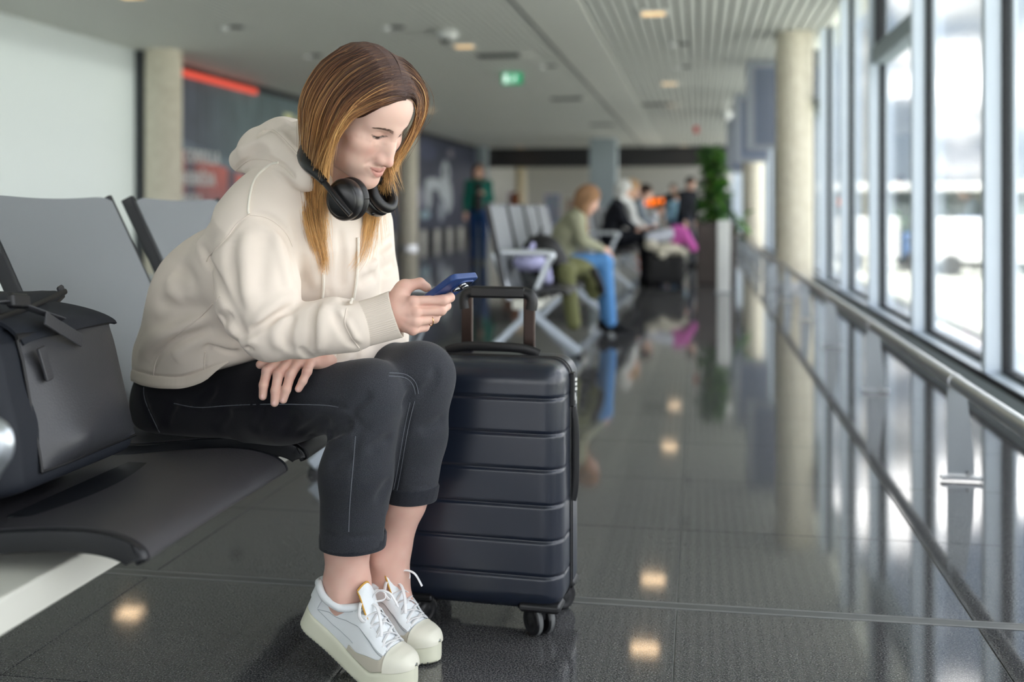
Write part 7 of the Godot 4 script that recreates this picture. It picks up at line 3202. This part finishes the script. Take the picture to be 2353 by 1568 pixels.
func bags() -> void:
	var lav := mat("lavender_cloth", rgb8(176, 176, 214), 0.8)
	var oli := mat("olive_cloth", rgb8(106, 108, 70), 0.9)
	# lavender cushion-like bag on the first seat of the second bench
	var p := Vector3(-1.0, 0.43, -6.42)
	var t := thing("bag", "soft lavender bag on the first seat of the second bench", "bag", p)
	var f := Field.new(p - Vector3(0.3, 0.1, 0.3), p + Vector3(0.3, 0.4, 0.3), 0.012)
	f.ell(p + Vector3(0, 0.13, 0), Vector3(0.10, 0.06, 0.15), 0.03)
	f.cone(p + Vector3(0.03, 0.16, 0.08), p + Vector3(-0.05, 0.16, -0.10), 0.04, 0.05, 0.03)
	f.cone(p + Vector3(0.10, 0.10, 0.06), p + Vector3(0.12, 0.03, 0.08), 0.035, 0.03, 0.03)
	var m := MB.new()
	f.into(m)
	obj("body", m, lav, t)
	m = MB.new()
	m.tube(curve([p + Vector3(0.0, 0.17, 0.1), p + Vector3(0.02, 0.24, 0.0), p + Vector3(0.0, 0.18, -0.1)], 14), 0.012, 8)
	obj("handle", m, lav, t)
	# dark rucksack beside it
	p = Vector3(-0.98, 0.43, -6.80)
	t = thing("rucksack", "dark rucksack beside the lavender bag on the second bench", "bag", p)
	f = Field.new(p - Vector3(0.3, 0.1, 0.3), p + Vector3(0.3, 0.45, 0.3), 0.012)
	f.ell(p + Vector3(0, 0.15, 0), Vector3(0.14, 0.14, 0.13), 0.03)
	f.ell(p + Vector3(0.10, 0.10, 0), Vector3(0.07, 0.09, 0.10), 0.03)
	m = MB.new()
	f.into(m)
	obj("body", m, mats.matte_black, t)
	m = MB.new()
	m.tube(curve([p + Vector3(-0.02, 0.27, 0.05), p + Vector3(0.0, 0.33, 0.0), p + Vector3(-0.02, 0.27, -0.05)], 12), 0.01, 8)
	obj("handle", m, mats.black_plastic, t)
	# olive coat lying beside the child, one sleeve hanging from the seat
	p = Vector3(-0.87, 0.43, -7.02)
	t = thing("coat", "olive coat heaped beside the child, a sleeve hanging off the seat", "coat", p)
	f = Field.new(p - Vector3(0.4, 0.5, 0.4), p + Vector3(0.4, 0.3, 0.65), 0.012)
	f.ell(p + Vector3(0.02, 0.06, -0.03), Vector3(0.17, 0.08, 0.17), 0.03)
	f.cone(p + Vector3(0.04, 0.06, 0.10), p + Vector3(0.06, 0.05, 0.36), 0.055, 0.055, 0.03)
	f.cone(p + Vector3(0.06, 0.05, 0.36), p + Vector3(0.12, -0.25, 0.46), 0.055, 0.045, 0.03)
	f.cone(p + Vector3(0.16, 0.02, -0.08), p + Vector3(0.19, -0.10, -0.08), 0.06, 0.05, 0.03)
	m = MB.new()
	f.into(m)
	obj("body", m, oli, t)
	m = MB.new()
	m.tube(curve([p + Vector3(0.20, 0.06, 0.10), p + Vector3(0.24, -0.04, 0.02), p + Vector3(0.24, -0.10, -0.10), p + Vector3(0.20, -0.02, -0.2)], 16), 0.022, 8)
	obj("trim", m, mats.matte_black, t)
	# big black suitcase with things heaped on it
	p = Vector3(-0.36, 0, -12.35)
	t = thing("suitcase", "black suitcase lying in front of the third bench, heaped with clothes and a plush toy", "suitcase", p)
	var g := rounded_box(Vector3(0.21, 0.155, 0.15), 0.04, Vector3i(10, 8, 8), func(_a, _b): return 0.0)
	m = MB.new()
	m.add(g, Transform3D(Basis(), p + Vector3(0, 0.20, 0)))
	obj("shell", m, mats.matte_black, t)
	m = MB.new()
	m.tube(curve([p + Vector3(0.21, 0.27, 0.0), p + Vector3(0.245, 0.2, 0.0), p + Vector3(0.21, 0.13, 0.0)], 10), 0.012, 8)
	obj("handle", m, mats.black_plastic, t)
	for x in [-0.16, 0.16]:
		for z in [-0.1, 0.1]:
			m = MB.new()
			m.tube([p + Vector3(x - 0.012, 0.026, z), p + Vector3(x + 0.012, 0.026, z)], 0.026, 12)
			m.tube([p + Vector3(x, 0.04, z), p + Vector3(x, 0.07, z)], 0.014, 8)
			obj("wheel", m, mats.black_plastic, t)
	var q := p + Vector3(0.02, 0.36, 0.0)
	t = thing("plush_toy", "cream fluffy plush toy lying on the black suitcase", "toy", q)
	f = Field.new(q - Vector3(0.35, 0.15, 0.3), q + Vector3(0.35, 0.3, 0.3), 0.011)
	f.ell(q + Vector3(0, 0.06, 0.02), Vector3(0.17, 0.075, 0.11), 0.02)
	f.ell(q + Vector3(-0.19, 0.11, 0.03), Vector3(0.075, 0.07, 0.07), 0.02)
	for e in [[-0.23, 0.18], [-0.15, 0.18]]:
		f.ell(q + Vector3(e[0], e[1], 0.03), Vector3(0.025, 0.03, 0.018), 0.01)
	for e in [[0.16, 0.03, 0.10], [0.19, 0.02, -0.06], [-0.06, 0.0, 0.13], [-0.1, 0.01, -0.1]]:
		f.ell(q + Vector3(e[0], e[1], e[2]), Vector3(0.05, 0.04, 0.045), 0.02)
	m = MB.new()
	f.into(m)
	obj("body", m, mat("plush_cream", rgb8(214, 208, 190), 1.0), t)
	m = MB.new()
	for e in [-0.025, 0.025]:
		m.tube([q + Vector3(-0.19 + e, 0.125, 0.098), q + Vector3(-0.19 + e, 0.125, 0.104)], 0.008, 8)
	obj("eyes", m, mats.matte_black, t)
	q = p + Vector3(0.10, 0.52, -0.06)
	t = thing("jacket", "pink and white child's jacket heaped behind the plush toy", "jacket", q)
	f = Field.new(q - Vector3(0.4, 0.2, 0.3), q + Vector3(0.4, 0.3, 0.3), 0.012)
	f.ell(q + Vector3(0.03, 0.06, 0), Vector3(0.13, 0.12, 0.10), 0.03)
	f.cone(q + Vector3(0.10, 0.08, 0.05), q + Vector3(0.20, -0.08, 0.06), 0.06, 0.05, 0.03)
	m = MB.new()
	f.into(m)
	obj("body", m, mat("pink_cloth", rgb8(206, 96, 178), 0.8), t)
	f = Field.new(q - Vector3(0.5, 0.2, 0.3), q + Vector3(0.4, 0.3, 0.3), 0.012)
	f.cone(q + Vector3(-0.05, 0.07, 0.03), q + Vector3(-0.28, 0.03, 0.07), 0.075, 0.06, 0.03)
	m = MB.new()
	f.into(m)
	obj("sleeve", m, mat("pale_cloth", rgb8(208, 212, 224), 0.85), t)


func outside() -> void:
	var t := thing("terminal_building", "long grey building with a white roof edge across the apron", "building", Vector3(16, -1.1, -46))
	var m := MB.new()
	m.bx(Vector3(18, 0.25, -47), Vector3(34, 2.7, 6), 0.02)
	obj("wall", m, mats.facade, t)
	m = MB.new()
	m.bx(Vector3(18, 1.72, -46.6), Vector3(35, 0.32, 7.2), 0.02)
	obj("roof_edge", m, mats.white_paint, t)
	for i in 14:
		m = MB.new()
		m.bx(Vector3(3.0 + i * 2.2, 0.55, -43.98), Vector3(1.5, 1.0, 0.06), 0.01)
		obj("window", m, mat("far_glass_%d" % (i % 2), rgb8(88, 100, 104) if i % 2 else rgb8(128, 138, 138), 0.2), t)
	for q in [["truck", 8.3, -34.0, 2.6, mats.white_paint, mats.facade, "white box truck parked on the apron, nearest the middle window"], ["van", 9.6, -38.0, 1.7, mats.blue_paint, mats.white_paint, "blue and white van parked behind the white truck"], ["truck", 5.6, -36.5, 1.8, mats.white_paint, mats.blue_paint, "white service truck seen through the narrower window"]]:
		var p := Vector3(q[1], -1.1, q[2])
		t = thing(q[0], q[6], q[0], p)
		var ln: float = q[3]
		m = MB.new()
		m.bx(p + Vector3(-0.2, 1.05, 0), Vector3(ln, 1.3, 1.5), 0.05)
		obj("box", m, q[4], t)
		m = MB.new()
		m.bx(p + Vector3(ln / 2 + 0.25, 0.75, 0), Vector3(0.8, 0.9, 1.4), 0.1)
		obj("cab", m, q[5], t)
		m = MB.new()
		m.bx(p + Vector3(ln / 2 + 0.35, 0.98, 0), Vector3(0.64, 0.3, 1.42), 0.03)
		obj("cab_window", m, mats.gasket, t)
		for x in [-ln * 0.4, ln / 2 + 0.2]:
			for z in [-0.7, 0.7]:
				m = MB.new()
				m.tube([p + Vector3(x, 0.32, z - 0.1), p + Vector3(x, 0.32, z + 0.1)], 0.32, 16)
				obj("wheel", m, mats.matte_black, t)
